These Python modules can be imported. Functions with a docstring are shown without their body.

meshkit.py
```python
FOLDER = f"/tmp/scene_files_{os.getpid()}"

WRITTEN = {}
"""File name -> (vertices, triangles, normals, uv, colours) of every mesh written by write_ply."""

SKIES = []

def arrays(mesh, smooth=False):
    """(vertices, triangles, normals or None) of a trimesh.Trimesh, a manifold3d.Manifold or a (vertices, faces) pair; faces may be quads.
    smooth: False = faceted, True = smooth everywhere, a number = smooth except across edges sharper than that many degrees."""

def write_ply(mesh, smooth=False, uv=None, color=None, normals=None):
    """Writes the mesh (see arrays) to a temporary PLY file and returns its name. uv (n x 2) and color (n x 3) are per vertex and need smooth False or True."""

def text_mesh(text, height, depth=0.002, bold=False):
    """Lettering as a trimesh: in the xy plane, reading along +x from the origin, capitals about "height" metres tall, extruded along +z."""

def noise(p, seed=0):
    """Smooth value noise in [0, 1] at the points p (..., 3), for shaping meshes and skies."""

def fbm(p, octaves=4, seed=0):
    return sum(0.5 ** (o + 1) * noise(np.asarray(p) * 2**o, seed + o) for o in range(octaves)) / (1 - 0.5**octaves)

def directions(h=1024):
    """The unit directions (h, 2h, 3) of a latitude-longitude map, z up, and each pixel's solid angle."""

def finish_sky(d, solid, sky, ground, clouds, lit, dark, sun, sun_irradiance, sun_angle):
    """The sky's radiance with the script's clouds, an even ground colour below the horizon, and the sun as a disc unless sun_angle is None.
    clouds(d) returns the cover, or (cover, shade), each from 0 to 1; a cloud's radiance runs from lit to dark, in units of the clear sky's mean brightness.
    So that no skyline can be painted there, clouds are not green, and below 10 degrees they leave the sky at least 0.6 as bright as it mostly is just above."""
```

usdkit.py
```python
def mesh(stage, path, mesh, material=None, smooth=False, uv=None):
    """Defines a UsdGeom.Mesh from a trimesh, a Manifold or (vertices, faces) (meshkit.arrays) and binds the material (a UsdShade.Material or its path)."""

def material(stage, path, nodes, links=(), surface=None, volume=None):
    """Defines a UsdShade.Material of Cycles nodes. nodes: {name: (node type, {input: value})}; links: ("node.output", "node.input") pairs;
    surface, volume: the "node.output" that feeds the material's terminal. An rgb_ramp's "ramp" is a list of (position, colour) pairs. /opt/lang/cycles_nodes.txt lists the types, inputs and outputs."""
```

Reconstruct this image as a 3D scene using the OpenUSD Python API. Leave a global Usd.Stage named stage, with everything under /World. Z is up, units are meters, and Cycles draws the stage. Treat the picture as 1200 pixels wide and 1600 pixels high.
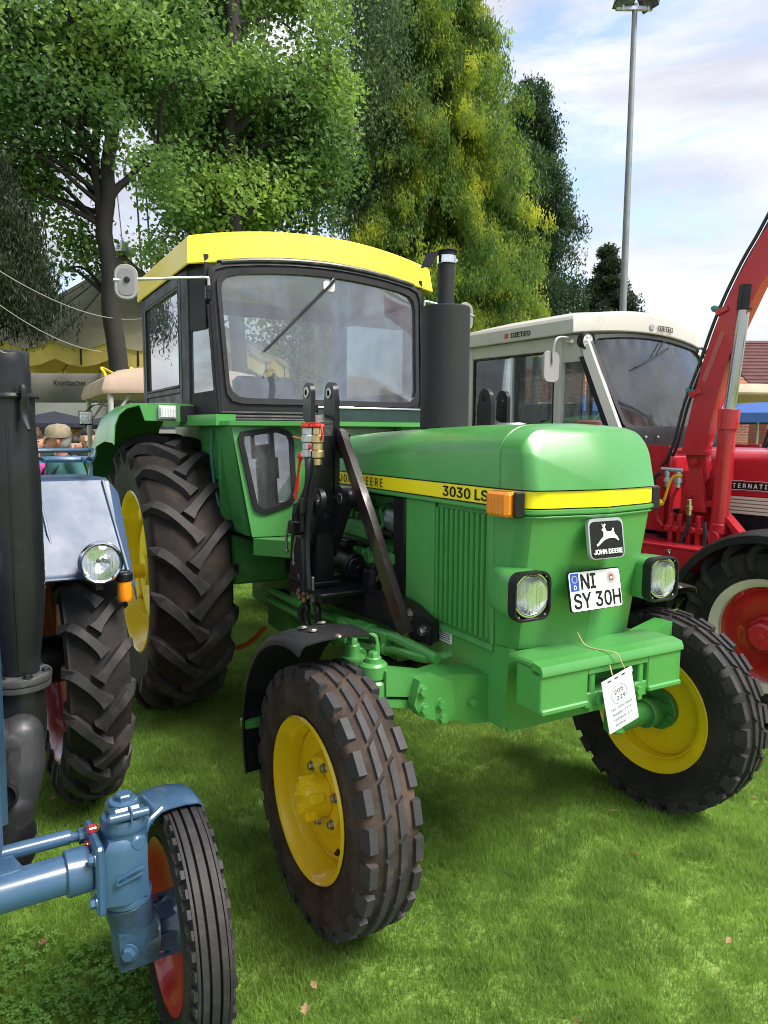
import math, random
import numpy as np, trimesh, manifold3d as m3
from scipy.spatial import ConvexHull
from shapely.geometry import Polygon, Point, box as sbox
from shapely import union_all
from pxr import Usd, UsdGeom, UsdLux, UsdShade, Gf, Sdf, Vt
import usdkit, meshkit

stage = Usd.Stage.CreateInMemory()
UsdGeom.SetStageUpAxis(stage, 'Z'); UsdGeom.SetStageMetersPerUnit(stage, 1.0)
UsdGeom.Xform.Define(stage, '/World'); UsdGeom.Scope.Define(stage, '/World/Looks')
rng = np.random.default_rng(7)
PI = math.pi

# ---------------------------------------------------------------- camera, sky, sun, exposure
PITCH, ROLL, EYE, FPX = math.radians(6.148), math.radians(0.332), 1.5666, 1144.9
EXPOSURE = 2.72
camera = UsdGeom.Camera.Define(stage, '/World/camera')
camera.CreateFocalLengthAttr(24.0); camera.CreateHorizontalApertureAttr(24.0 * 1200 / FPX); camera.CreateVerticalApertureAttr(24.0 * 1600 / FPX)
camera.CreateClippingRangeAttr(Gf.Vec2f(0.05, 5000)); camera.CreateExposureAttr(EXPOSURE)
cp, sp, cr, sr = math.cos(PITCH), math.sin(PITCH), math.cos(ROLL), math.sin(ROLL)
r0, u0, f0 = np.array([1, 0, 0.]), np.array([0, sp, cp]), np.array([0, cp, -sp])
rgt, upv = cr * r0 + sr * u0, -sr * r0 + cr * u0
mtx = np.eye(4); mtx[0, :3], mtx[1, :3], mtx[2, :3], mtx[3, :3] = rgt, upv, -f0, (0, 0, EYE)
camera.AddTransformOp().Set(Gf.Matrix4d(*mtx.ravel().tolist()))

SUN_EL, SUN_AZ = math.radians(54), math.radians(118)      # azimuth from +y (away from the lens) towards +x
sun_dir = np.array([math.sin(SUN_AZ) * math.cos(SUN_EL), math.cos(SUN_AZ) * math.cos(SUN_EL), math.sin(SUN_EL)])
sun = UsdLux.DistantLight.Define(stage, '/World/sun')
sun.CreateIntensityAttr(0.26); sun.CreateAngleAttr(30.0); sun.CreateNormalizeAttr(True); sun.CreateColorAttr(Gf.Vec3f(1.0, 0.94, 0.86))
zax = sun_dir; xax = np.cross([0, 0, 1.0], zax); xax /= np.linalg.norm(xax); yax = np.cross(zax, xax)
mtx = np.eye(4); mtx[0, :3], mtx[1, :3], mtx[2, :3] = xax, yax, zax
sun.AddTransformOp().Set(Gf.Matrix4d(*mtx.ravel().tolist()))

SKY_STRENGTH = 0.05
sky_mat = usdkit.material(stage, '/World/Looks/sky_look', {
    'co': ('texture_coordinate', {}), 'mp': ('mapping', {'mapping_type': 'point', 'scale': (1.0, 1.0, 3.0), 'rotation': (0.25, 0.1, 0.5)}),
    'sky': ('sky_texture', {'sky_type': 'single_scattering', 'sun_disc': False, 'sun_elevation': SUN_EL, 'sun_rotation': SUN_AZ, 'aerosol_density': 1.3}),
    'n1': ('noise_texture', {'scale': 3.0, 'detail': 8.0, 'roughness': 0.60, 'distortion': 0.5}),
    'n2': ('noise_texture', {'scale': 2.4, 'detail': 7.0, 'roughness': 0.58, 'distortion': 0.3}),
    'cov': ('rgb_ramp', {'ramp': [(0.36, (0.18, 0.18, 0.18)), (0.48, (0.75, 0.75, 0.75)), (0.56, (1, 1, 1))]}),
    'cc': ('rgb_ramp', {'ramp': [(0.32, (1.9, 2.0, 2.42)), (0.48, (2.65, 2.72, 3.0)), (0.62, (3.5, 3.5, 3.55))]}),
    'mix': ('mix', {}), 'bg': ('background_shader', {'strength': SKY_STRENGTH})},
    [('co.generated', 'mp.vector'), ('mp.vector', 'n1.vector'), ('mp.vector', 'n2.vector'), ('n1.fac', 'cov.fac'), ('n2.fac', 'cc.fac'),
     ('cov.color', 'mix.fac'), ('sky.color', 'mix.color1'), ('cc.color', 'mix.color2'), ('mix.color', 'bg.color')], surface='bg.background')
dome = UsdLux.DomeLight.Define(stage, '/World/sky')
UsdShade.MaterialBindingAPI.Apply(dome.GetPrim()).Bind(sky_mat)
dome.GetPrim().SetCustomDataByKey('kind', 'structure')

# ---------------------------------------------------------------- prims
used = {}
def numbered(parent, name):
    k = (parent, name); n = used.get(k, 0); used[k] = n + 1
    return f'{parent}/{name}' + (f'_{n:03d}' if n else '')
def meta(prim, label=None, cat=None, group=None, kind=None):
    for k, v in (('label', label), ('category', cat), ('group', group), ('kind', kind)):
        if v: prim.SetCustomDataByKey(k, v)
def xf(parent, name, loc=(0, 0, 0), rotz=0.0, rotx=0.0, roty=0.0):
    x = UsdGeom.Xform.Define(stage, numbered(parent, name))
    if any(loc): x.AddTranslateOp().Set(Gf.Vec3d(*map(float, loc)))
    if rotz or rotx or roty: x.AddRotateXYZOp().Set(Gf.Vec3f(rotx, roty, rotz))
    return str(x.GetPath())
def thing(name, label, cat, loc=(0, 0, 0), rotz=0.0, group=None):
    p = xf('/World', name, loc, rotz); meta(stage.GetPrimAtPath(p), label, cat, group); return p
def ob(parent, name, mesh, mat, smooth=32, label=None):
    if isinstance(mesh, (list, tuple)) and len(mesh) and not isinstance(mesh[0], np.ndarray): mesh = cat(mesh)
    p = numbered(parent, name)
    m = usdkit.mesh(stage, p, mesh, mat, smooth=smooth)
    if label: m.GetPrim().SetCustomDataByKey('label', label)
    return p
def top(name, mesh, mat, label=None, cat=None, group=None, kind=None, smooth=32):
    p = ob('/World', name, mesh, mat, smooth); meta(stage.GetPrimAtPath(p), label, cat, group, kind); return p

# ---------------------------------------------------------------- shapes
def TM(v, f): return trimesh.Trimesh(np.asarray(v, float), np.asarray(f, int), process=False)
def cat(ms):
    V, F, n = [], [], 0
    for m in ms:
        V.append(np.asarray(m.vertices)); F.append(np.asarray(m.faces) + n); n += len(m.vertices)
    return TM(np.vstack(V), np.vstack(F))
def mv(m, loc=(0, 0, 0), rx=0, ry=0, rz=0, s=1.0):
    """scale, then rotate x, y, z (degrees), then move; returns a copy"""
    a, b, c = np.radians([rx, ry, rz])
    R = trimesh.transformations.euler_matrix(a, b, c, 'sxyz')[:3, :3]
    v = (np.asarray(m.vertices) * s) @ R.T + np.asarray(loc, float)
    return TM(v, m.faces.copy())
def mirror(m, ax=1):
    v = np.array(m.vertices); v[:, ax] *= -1
    return TM(v, np.asarray(m.faces)[:, ::-1])
def hull(pts):
    pts = np.asarray(pts, float); h = ConvexHull(pts); f = h.simplices.copy(); c = pts[h.vertices].mean(0)
    n = np.cross(pts[f[:, 1]] - pts[f[:, 0]], pts[f[:, 2]] - pts[f[:, 0]])
    bad = (n * (pts[f[:, 0]] - c)).sum(1) < 0; f[bad] = f[bad][:, ::-1]
    ids, inv = np.unique(f, return_inverse=True)
    return TM(pts[ids], inv.reshape(f.shape))
def bx(c, s, b=0.004, rx=0, ry=0, rz=0):
    h = np.asarray(s, float) / 2; b = min(b, h.min() * 0.6); P = []
    for sx in (-1, 1):
        for sy in (-1, 1):
            for sz in (-1, 1):
                g = np.array([sx, sy, sz])
                for k in range(3):
                    q = h - b; q = q.copy(); q[k] = h[k]; P.append(g * q)
    return mv(hull(P), c, rx, ry, rz)
def bb(x0, x1, y0, y1, z0, z1, b=0.004): return bx(((x0 + x1) / 2, (y0 + y1) / 2, (z0 + z1) / 2), (abs(x1 - x0), abs(y1 - y0), abs(z1 - z0)), b)
def frame_of(d):
    d = np.asarray(d, float); d = d / np.linalg.norm(d)
    a = np.cross(d, [0, 0, 1.0] if abs(d[2]) < 0.9 else [1.0, 0, 0]); a /= np.linalg.norm(a)
    return a, np.cross(d, a), d
def lathe(prof, p0=(0, 0, 0), d=(0, 0, 1), n=32):
    """prof: (radius, height along d) pairs from one end to the other"""
    a, b, d = frame_of(d); prof = np.asarray(prof, float); t = np.arange(n) * 2 * PI / n
    ring = np.cos(t)[:, None] * a + np.sin(t)[:, None] * b
    v = np.asarray(p0, float) + prof[:, None, 0, None] * ring[None] + prof[:, None, 1, None] * d
    k = len(prof); F = []
    i, j = np.meshgrid(np.arange(k - 1), np.arange(n), indexing='ij')
    q = [i * n + j, i * n + (j + 1) % n, (i + 1) * n + (j + 1) % n, (i + 1) * n + j]
    q = np.stack([x.ravel() for x in q], 1)
    F = np.vstack([q[:, [0, 1, 2]], q[:, [0, 2, 3]]])
    m = TM(v.reshape(-1, 3), F)
    ar = np.linalg.norm(np.cross(m.vertices[F[:, 1]] - m.vertices[F[:, 0]], m.vertices[F[:, 2]] - m.vertices[F[:, 0]]), axis=1)
    return TM(m.vertices, F[ar > 1e-12])
def cyl(p0, p1, r, r1=None, n=20, b=0.003):
    p0, p1 = np.asarray(p0, float), np.asarray(p1, float); L = np.linalg.norm(p1 - p0); r1 = r if r1 is None else r1; b = min(b, r * .4, L * .3)
    return lathe([(0, 0), (r - b, 0), (r, b), (r1, L - b), (r1 - b, L), (0, L)], p0, p1 - p0, n)
def spline(P, k=6):
    P = np.asarray(P, float)
    if len(P) < 3: return P
    Q = np.vstack([2 * P[0] - P[1], P, 2 * P[-1] - P[-2]]); out = []
    for i in range(1, len(Q) - 2):
        a, b, c, d = Q[i - 1:i + 3]
        for t in np.arange(k) / k:
            out.append(.5 * (2 * b + (c - a) * t + (2 * a - 5 * b + 4 * c - d) * t * t + (3 * b - a - 3 * c + d) * t ** 3))
    return np.array(out + [P[-1]])
def tube(P, r, n=8, smooth=6):
    P = spline(P, smooth) if smooth else np.asarray(P, float)
    r = np.broadcast_to(np.interp(np.linspace(0, 1, len(P)), np.linspace(0, 1, np.size(r)), np.atleast_1d(r)), (len(P),))
    t = np.gradient(P, axis=0); t /= np.linalg.norm(t, axis=1, keepdims=True) + 1e-12
    a = np.zeros_like(P); ref = frame_of(t[0])[0]
    for i in range(len(P)):
        ref = ref - t[i] * (ref @ t[i]); ref /= np.linalg.norm(ref) + 1e-12; a[i] = ref
    b = np.cross(t, a); ang = np.arange(n) * 2 * PI / n
    v = P[:, None] + r[:, None, None] * (np.cos(ang)[None, :, None] * a[:, None] + np.sin(ang)[None, :, None] * b[:, None])
    k = len(P); i, j = np.meshgrid(np.arange(k - 1), np.arange(n), indexing='ij')
    q = np.stack([(i * n + j).ravel(), (i * n + (j + 1) % n).ravel(), ((i + 1) * n + (j + 1) % n).ravel(), ((i + 1) * n + j).ravel()], 1)
    F = [q[:, [0, 1, 2]], q[:, [0, 2, 3]]]; v = v.reshape(-1, 3)
    F.append(np.stack([np.full(n, k * n), (np.arange(n) + 1) % n, np.arange(n)], 1)); F.append(np.stack([np.full(n, k * n + 1), (k - 1) * n + np.arange(n), (k - 1) * n + (np.arange(n) + 1) % n], 1))
    return TM(np.vstack([v, P[0], P[-1]]), np.vstack(F))
AX = {'xz': ((1, 0, 0), (0, 0, 1), (0, -1, 0)), 'xy': ((1, 0, 0), (0, 1, 0), (0, 0, 1)), 'yz': ((0, 1, 0), (0, 0, 1), (1, 0, 0))}
def prism(poly, plane, a, b):
    """outline (a list of points or a shapely polygon) in the plane, extruded between coordinates a and b of the third axis"""
    if not hasattr(poly, 'exterior'): poly = Polygon(poly)
    a, b = min(a, b), max(a, b)
    m = trimesh.creation.extrude_polygon(poly, b - a, engine='earcut')
    U, W_, N = (np.array(x, float) for x in AX[plane]); v = np.asarray(m.vertices)
    if plane == 'xz': w = v[:, 0:1] * U + v[:, 1:2] * W_ + (v[:, 2:3] * N) + np.array([0, b, 0])
    elif plane == 'xy': w = v + np.array([0, 0, a])
    else: w = v[:, 0:1] * U + v[:, 1:2] * W_ + v[:, 2:3] * N + np.array([a, 0, 0])
    return TM(w, m.faces)
def rrect(w, h, r, c=(0, 0)):
    return sbox(c[0] - w / 2 + r, c[1] - h / 2 + r, c[0] + w / 2 - r, c[1] + h / 2 - r).buffer(r, quad_segs=5)
def plate(poly, c, x, y, t, bev=0.0):
    """flat outline of thickness t laid at point c with in-plane axes x and y; it stands out along x cross y"""
    if not hasattr(poly, 'exterior'): poly = Polygon(poly)
    m = trimesh.creation.extrude_polygon(poly, t, engine='earcut')
    x = np.asarray(x, float) / np.linalg.norm(x); y = np.asarray(y, float); y = y - x * (x @ y); y /= np.linalg.norm(y); z = np.cross(x, y); v = np.asarray(m.vertices)
    return TM(np.asarray(c, float) + v[:, 0:1] * x + v[:, 1:2] * y + v[:, 2:3] * z, m.faces)
def text(s, h, c, x, y, t=0.0015, bold=False, sx=1.0, mid=True):
    m = meshkit.text_mesh(s, h, t, bold); v = np.array(m.vertices); v[:, 0] *= sx
    if mid: v[:, 0] -= (v[:, 0].min() + v[:, 0].max()) / 2
    x = np.asarray(x, float) / np.linalg.norm(x); y = np.asarray(y, float); y = y - x * (x @ y); y /= np.linalg.norm(y); z = np.cross(x, y)
    return TM(np.asarray(c, float) + v[:, 0:1] * x + v[:, 1:2] * y + v[:, 2:3] * z, m.faces)
def loft(rings, close=True, caps=True):
    R = np.asarray(rings, float); k, n = R.shape[:2]; F = []
    i, j = np.meshgrid(np.arange(k - 1), np.arange(n if close else n - 1), indexing='ij')
    q = np.stack([(i * n + j).ravel(), (i * n + (j + 1) % n).ravel(), ((i + 1) * n + (j + 1) % n).ravel(), ((i + 1) * n + j).ravel()], 1)
    F = [q[:, [0, 1, 2]], q[:, [0, 2, 3]]]; v = R.reshape(-1, 3)
    if caps:
        v = np.vstack([v, R[0].mean(0), R[-1].mean(0)]); a = np.arange(n)
        F += [np.stack([np.full(n, k * n), (a + 1) % n, a], 1), np.stack([np.full(n, k * n + 1), (k - 1) * n + a, (k - 1) * n + (a + 1) % n], 1)]
    return TM(v, np.vstack(F))
def shell(grid, t):
    """a sheet given as a grid of points, made t thick (towards its back)"""
    G = np.asarray(grid, float); k, n = G.shape[:2]
    du = np.gradient(G, axis=0); dv = np.gradient(G, axis=1); N = np.cross(du, dv); N /= np.linalg.norm(N, axis=2, keepdims=True) + 1e-12
    A, B = G, G - N * t; v = np.vstack([A.reshape(-1, 3), B.reshape(-1, 3)]); o = k * n
    i, j = np.meshgrid(np.arange(k - 1), np.arange(n - 1), indexing='ij')
    q = np.stack([(i * n + j).ravel(), ((i + 1) * n + j).ravel(), ((i + 1) * n + j + 1).ravel(), (i * n + j + 1).ravel()], 1)
    F = [q[:, [0, 1, 2]], q[:, [0, 2, 3]], q[:, [0, 2, 1]] + o, q[:, [0, 3, 2]] + o]
    ed = [i_ * n for i_ in range(k)] + [(k - 1) * n + j_ for j_ in range(1, n)] + [i_ * n + n - 1 for i_ in range(k - 2, -1, -1)] + [j_ for j_ in range(n - 2, 0, -1)]
    e = np.array(ed); e2 = np.roll(e, -1)
    F += [np.stack([e, e + o, e2 + o], 1), np.stack([e, e2 + o, e2], 1)]
    m = TM(v, np.vstack(F)); return m
def bolt(p, d, r=0.012, h=0.01, washer=True):
    d = np.asarray(d, float) / np.linalg.norm(d); p = np.asarray(p, float)
    hexa = lathe([(0, h), (r * .86, h), (r, h * .75), (r, 0)][::-1], p, d, 6)
    return cat([hexa, cyl(p - d * .001, p + d * .0025, r * 1.35, n=16, b=.0006)]) if washer else hexa
def bones(segs, L=0.03, it=4):
    out = m3.Manifold()
    sph = lambda p, r: m3.Manifold.sphere(r, 16).translate([float(x) for x in p])
    for p0, ra, p1, rb in segs: out = out + m3.Manifold.batch_hull([sph(p0, ra), sph(p1, rb)])
    out = out.refine_to_length(L); mm = out.to_mesh()
    t = trimesh.Trimesh(np.array(mm.vert_properties)[:, :3], np.array(mm.tri_verts), process=True)
    trimesh.smoothing.filter_taubin(t, iterations=it * 3); return t
def at(px, py, depth):
    """the point at a distance (along the ground) seen at a spot of the 1200 x 1600 photograph: how sizes were measured off it"""
    a, b = px - 600, 800 - py; X, Y = (a * cr - b * sr) / FPX, (a * sr + b * cr) / FPX
    d = np.array([X, cp + Y * sp, -sp + Y * cp]); return np.array([0, 0, EYE]) + d * depth / d[1]

# ---------------------------------------------------------------- materials
def mat(name, col, rough=0.5, metal=0.0, coat=0.0, var=0.10, vscale=3.0, bump=0.0, bscale=40.0, dirt=None, dscale=6.0, dfrom=0.52, dto=0.72, rvar=0.12, spec=0.5, coatr=0.06, sheen=0.0):
    c = np.asarray(col, float)
    N = {'co': ('texture_coordinate', {}), 'n': ('noise_texture', {'scale': vscale, 'detail': 5.0, 'roughness': 0.6}),
         'rp': ('rgb_ramp', {'ramp': [(0.3, tuple(c * (1 - var))), (0.7, tuple(np.minimum(c * (1 + var), 0.95)))]}),
         'rr': ('map_range', {'from_min': 0.3, 'from_max': 0.7, 'to_min': max(rough - rvar, 0.02), 'to_max': min(rough + rvar, 1.0)}),
         'n2': ('noise_texture', {'scale': dscale, 'detail': 7.0, 'roughness': 0.65}),
         'p': ('principled_bsdf', {'metallic': metal, 'coat_weight': coat, 'coat_roughness': coatr, 'specular_ior_level': spec, 'sheen_weight': sheen})}
    L = [('co.object', 'n.vector'), ('co.object', 'n2.vector'), ('n.fac', 'rp.fac'), ('n2.fac', 'rr.value'), ('rr.result', 'p.roughness')]
    if dirt is not None:
        N['dr'] = ('map_range', {'from_min': dfrom, 'from_max': dto, 'to_min': 0.0, 'to_max': 0.85, 'clamp': True}); N['mx'] = ('mix', {'color2': dirt})
        L += [('n2.fac', 'dr.value'), ('dr.result', 'mx.fac'), ('rp.color', 'mx.color1'), ('mx.color', 'p.base_color')]
    else: L += [('rp.color', 'p.base_color')]
    if bump:
        N['nb'] = ('noise_texture', {'scale': bscale, 'detail': 3.0}); N['b'] = ('bump', {'strength': bump, 'distance': 0.004})
        L += [('co.object', 'nb.vector'), ('nb.fac', 'b.height'), ('b.normal', 'p.normal')]
    return usdkit.material(stage, f'/World/Looks/{name}', N, L, surface='p.BSDF')
def glass_mat(name, tint=(0.9, 0.95, 0.93), ior=1.5, rough=0.0, refl=(1, 1, 1), haze=0.0, hcol=(.6, .6, .62), base=0.0, wav=0.06):
    """a pane: fresnel between clear and mirror, with a thin streaky pale film mixed in; base adds to the reflection"""
    N = {'t': ('transparent_bsdf', {'color': tint}), 'g': ('glossy_bsdf', {'color': refl, 'roughness': rough}), 'f': ('fresnel', {'IOR': ior}),
         'fa': ('math', {'math_type': 'add', 'value2': base, 'use_clamp': True}), 'm': ('mix_closure', {}), 'd': ('diffuse_bsdf', {'color': hcol}), 'm2': ('mix_closure', {}),
         'co': ('texture_coordinate', {}), 'mp': ('mapping', {'scale': (7, 7, 0.9)}), 'n': ('noise_texture', {'scale': 2.0, 'detail': 5.0}),
         'mr': ('map_range', {'from_min': 0.35, 'from_max': 0.75, 'to_min': haze * .3, 'to_max': haze * 1.7}), 'nb': ('noise_texture', {'scale': 1.6, 'detail': 0.0}), 'bp': ('bump', {'strength': wav, 'distance': 0.02})}
    L = [('f.fac', 'fa.value1'), ('fa.value', 'm.fac'), ('t.BSDF', 'm.closure1'), ('g.BSDF', 'm.closure2'), ('co.object', 'mp.vector'), ('mp.vector', 'n.vector'), ('n.fac', 'mr.value'), ('mr.result', 'm2.fac'),
         ('m.closure', 'm2.closure1'), ('d.BSDF', 'm2.closure2'), ('co.object', 'nb.vector'), ('nb.fac', 'bp.height'), ('bp.normal', 'g.normal')]
    return usdkit.material(stage, f'/World/Looks/{name}', N, L, surface='m2.closure')
def leaf_mat(name, cols, nscale=0.45, tr=0.35, rough=0.5, spec=0.3):
    """cols: ramp colours over clumps; every leaf differs a little"""
    N = {'ge': ('geometry', {}), 'n': ('noise_texture', {'scale': nscale, 'detail': 3.0, 'roughness': 0.6}), 'ad': ('math', {'math_type': 'multiply_add', 'value2': 0.35, 'value3': -0.17}),
         'sm': ('math', {'math_type': 'add'}), 'rp': ('rgb_ramp', {'ramp': [(x, c) for x, c in zip(np.linspace(0.28, 0.72, len(cols)), cols)]}),
         'p': ('principled_bsdf', {'roughness': rough, 'specular_ior_level': spec}), 't': ('translucent_bsdf', {}), 'hs': ('hsv', {'hue': 0.49, 'saturation': 1.05, 'value': 1.75}), 'm': ('mix_closure', {'fac': tr + .10})}
    L = [('ge.position', 'n.vector'), ('ge.random_per_island', 'ad.value1'), ('ad.value', 'sm.value1'), ('n.fac', 'sm.value2'), ('sm.value', 'rp.fac'), ('rp.color', 'p.base_color'), ('rp.color', 'hs.color'), ('hs.color', 't.color'),
         ('p.BSDF', 'm.closure1'), ('t.BSDF', 'm.closure2')]
    return usdkit.material(stage, f'/World/Looks/{name}', N, L, surface='m.closure')
M = {}
M['green'] = mat('green_paint', (0.060, 0.268, 0.056), 0.36, coat=0.4, var=0.08, bump=0.10, bscale=22, coatr=0.26, dirt=(0.085, 0.235, 0.075), dfrom=.50, dto=.85, dscale=3.5)
M['green_dusty_and_shade'] = mat('green_cast_iron_and_shade', (0.030, 0.165, 0.032), 0.45, coat=0.2, var=0.2, bump=0.4, bscale=60, dirt=(0.03, 0.04, 0.02), dfrom=.56, dto=.8)
M['yellow'] = mat('yellow_paint', (0.80, 0.56, 0.006), 0.35, coat=0.35, var=0.04, bump=0.05, bscale=30)
M['stripe'] = mat('yellow_decal', (0.88, 0.72, 0.004), 0.4, var=0.02)
M['roof_yellow'] = mat('yellow_roof_paint', (0.84, 0.59, 0.006), 0.45, coat=0.25, var=0.04, bump=0.05, bscale=14)
M['black'] = mat('black_paint', (0.006, 0.006, 0.008), 0.36, var=0.3, bump=0.15, bscale=50, spec=.4)
M['black_matt'] = mat('black_heat_paint', (0.022, 0.022, 0.025), 0.65, var=0.15, bump=0.1, bscale=90, spec=.25)
M['vinyl'] = mat('black_vinyl', (0.010, 0.010, 0.012), 0.5, var=0.3, bump=0.5, bscale=14, dirt=(0.035, 0.035, 0.04), dfrom=.55, dto=.9, dscale=9, spec=.35)
M['rubber'] = mat('tyre_rubber', (0.014, 0.0132, 0.013), 0.66, var=0.25, bump=0.35, bscale=45, dirt=(0.055, 0.042, 0.035), dfrom=0.46, dto=0.78, dscale=5, spec=.22)
M['rubber_dusty'] = mat('dusty_tyre_rubber', (0.034, 0.025, 0.020), 0.8, var=0.3, bump=0.4, bscale=60, dirt=(0.115, 0.078, 0.057), dfrom=0.44, dto=0.74, dscale=6, spec=.2)
M['rubber_block'] = mat('worn_tread_rubber', (0.036, 0.036, 0.039), 0.6, var=0.25, bump=0.3, bscale=80, dirt=(0.10, 0.075, 0.058), dfrom=0.52, dto=0.82, dscale=14, spec=.3)
M['seal'] = mat('rubber_seal', (0.006, 0.006, 0.007), 0.45, var=.2, spec=.35)
M['chrome'] = mat('chrome', (0.75, 0.76, 0.78), 0.10, 1.0, var=.03, rvar=.04)
M['steel'] = mat('bare_steel', (0.42, 0.40, 0.37), 0.35, 1.0, var=.2, dirt=(.20, .13, .07), dfrom=.6, dto=.9, dscale=40)
M['brass'] = mat('brass_fitting', (0.62, 0.46, 0.24), 0.3, 1.0, var=.2)
M['alu'] = mat('galvanised_metal', (0.52, 0.54, 0.56), 0.42, 0.9, var=.12, dscale=12)
M['white'] = mat('white_enamel', (0.78, 0.78, 0.77), 0.4, var=.03)
M['ink'] = mat('black_print', (0.006, 0.006, 0.007), 0.5, var=.02, spec=.25)
M['lens'] = glass_mat('headlight_glass', (0.95, 0.97, 0.97), 1.45, 0.03, haze=0.06, hcol=(.7, .7, .7))
M['reflector'] = mat('lamp_reflector', (0.85, 0.86, 0.86), 0.16, 1.0, var=.02, bump=.25, bscale=60)
M['amber'] = mat('amber_lens', (0.80, 0.24, 0.008), 0.22, coat=0.6, var=.15, bump=.5, bscale=120)
M['red_lens'] = mat('red_reflector_lens', (0.35, 0.02, 0.02), 0.2, coat=.5)
M['glass'] = glass_mat('windscreen_glass', (0.80, 0.84, 0.83), 1.6, 0.012, haze=0.03, base=0.08)
M['glass_side'] = glass_mat('side_window_glass', (0.80, 0.86, 0.85), 1.6, 0.005, haze=0.05, base=0.22)
M['glass_red'] = glass_mat('cab_window_glass', (0.86, 0.90, 0.89), 1.45, 0.0, haze=0.015, base=0.02)
M['white_lens'] = mat('white_lamp_lens', (0.62, 0.63, 0.63), 0.2, coat=0.5, var=.05, bump=.3, bscale=90)
M['mirror_shell'] = mat('mirror_shell', (0.30, 0.29, 0.285), 0.35, var=.08)
M['seat_dark'] = mat('dark_seat', (0.02, 0.02, 0.022), 0.6)
M['worn_black'] = mat('worn_black_paint', (0.05, 0.05, 0.05), 0.35, var=.3, dirt=(.22, .21, .20), dfrom=.5, dto=.75, dscale=8)
M['brace'] = mat('dark_brace_paint', (0.010, 0.005, 0.006), 0.30, coat=.2, var=.2, bump=.1, spec=.4)
M['hose'] = mat('hydraulic_hose_rubber', (0.014, 0.014, 0.016), 0.42, var=.2)
M['vinyl_guard'] = mat('black_plastic_guard', (0.012, 0.012, 0.013), 0.42, var=.2, bump=.3, bscale=70, dirt=(.05, .05, .05), dfrom=.58, dto=.9, dscale=5, spec=.4)
M['paper'] = mat('paper', (0.74, 0.76, 0.82), 0.35, coat=.4, var=.02)
M['glass_dark'] = glass_mat('footwell_glass', (0.75, 0.80, 0.78), 1.6, 0.01, haze=.06, base=.16)
M['grille_dark'] = mat('radiator_mesh', (0.016, 0.075, 0.040), 0.6, var=.3)
M['red_dark'] = mat('dark_red_rim_paint', (0.26, 0.016, 0.020), 0.35, coat=.4, var=.08)
M['cast_grey'] = mat('grey_casting', (0.026, 0.026, 0.029), 0.45, coat=.1, var=.2, bump=.2, bscale=30)
M['rod'] = mat('rod_chrome', (0.42, 0.42, 0.44), 0.22, 1.0, var=.15)
M['teal_clip'] = mat('teal_clip', (0.03, 0.22, 0.20), 0.5)
M['decal'] = mat('faded_decal', (.42, .10, .09), .6)
M['bark'] = mat('bark', (0.024, 0.020, 0.018), 0.9, var=.35, vscale=6, bump=.9, bscale=18)
M['bark_birch'] = mat('birch_bark', (0.42, 0.40, 0.36), 0.8, var=.2, bump=.4, dirt=(.03, .03, .03), dfrom=.52, dto=.58, dscale=5)
K, G, GD = M['black'], M['green'], M['green_dusty_and_shade']
M['rubber_lug'] = mat('tyre_lug_rubber', (0.024, 0.023, 0.024), 0.6, var=0.25, bump=0.35, bscale=70, dirt=(0.075, 0.060, 0.050), dfrom=0.5, dto=0.8, dscale=12, spec=.3)
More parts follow.
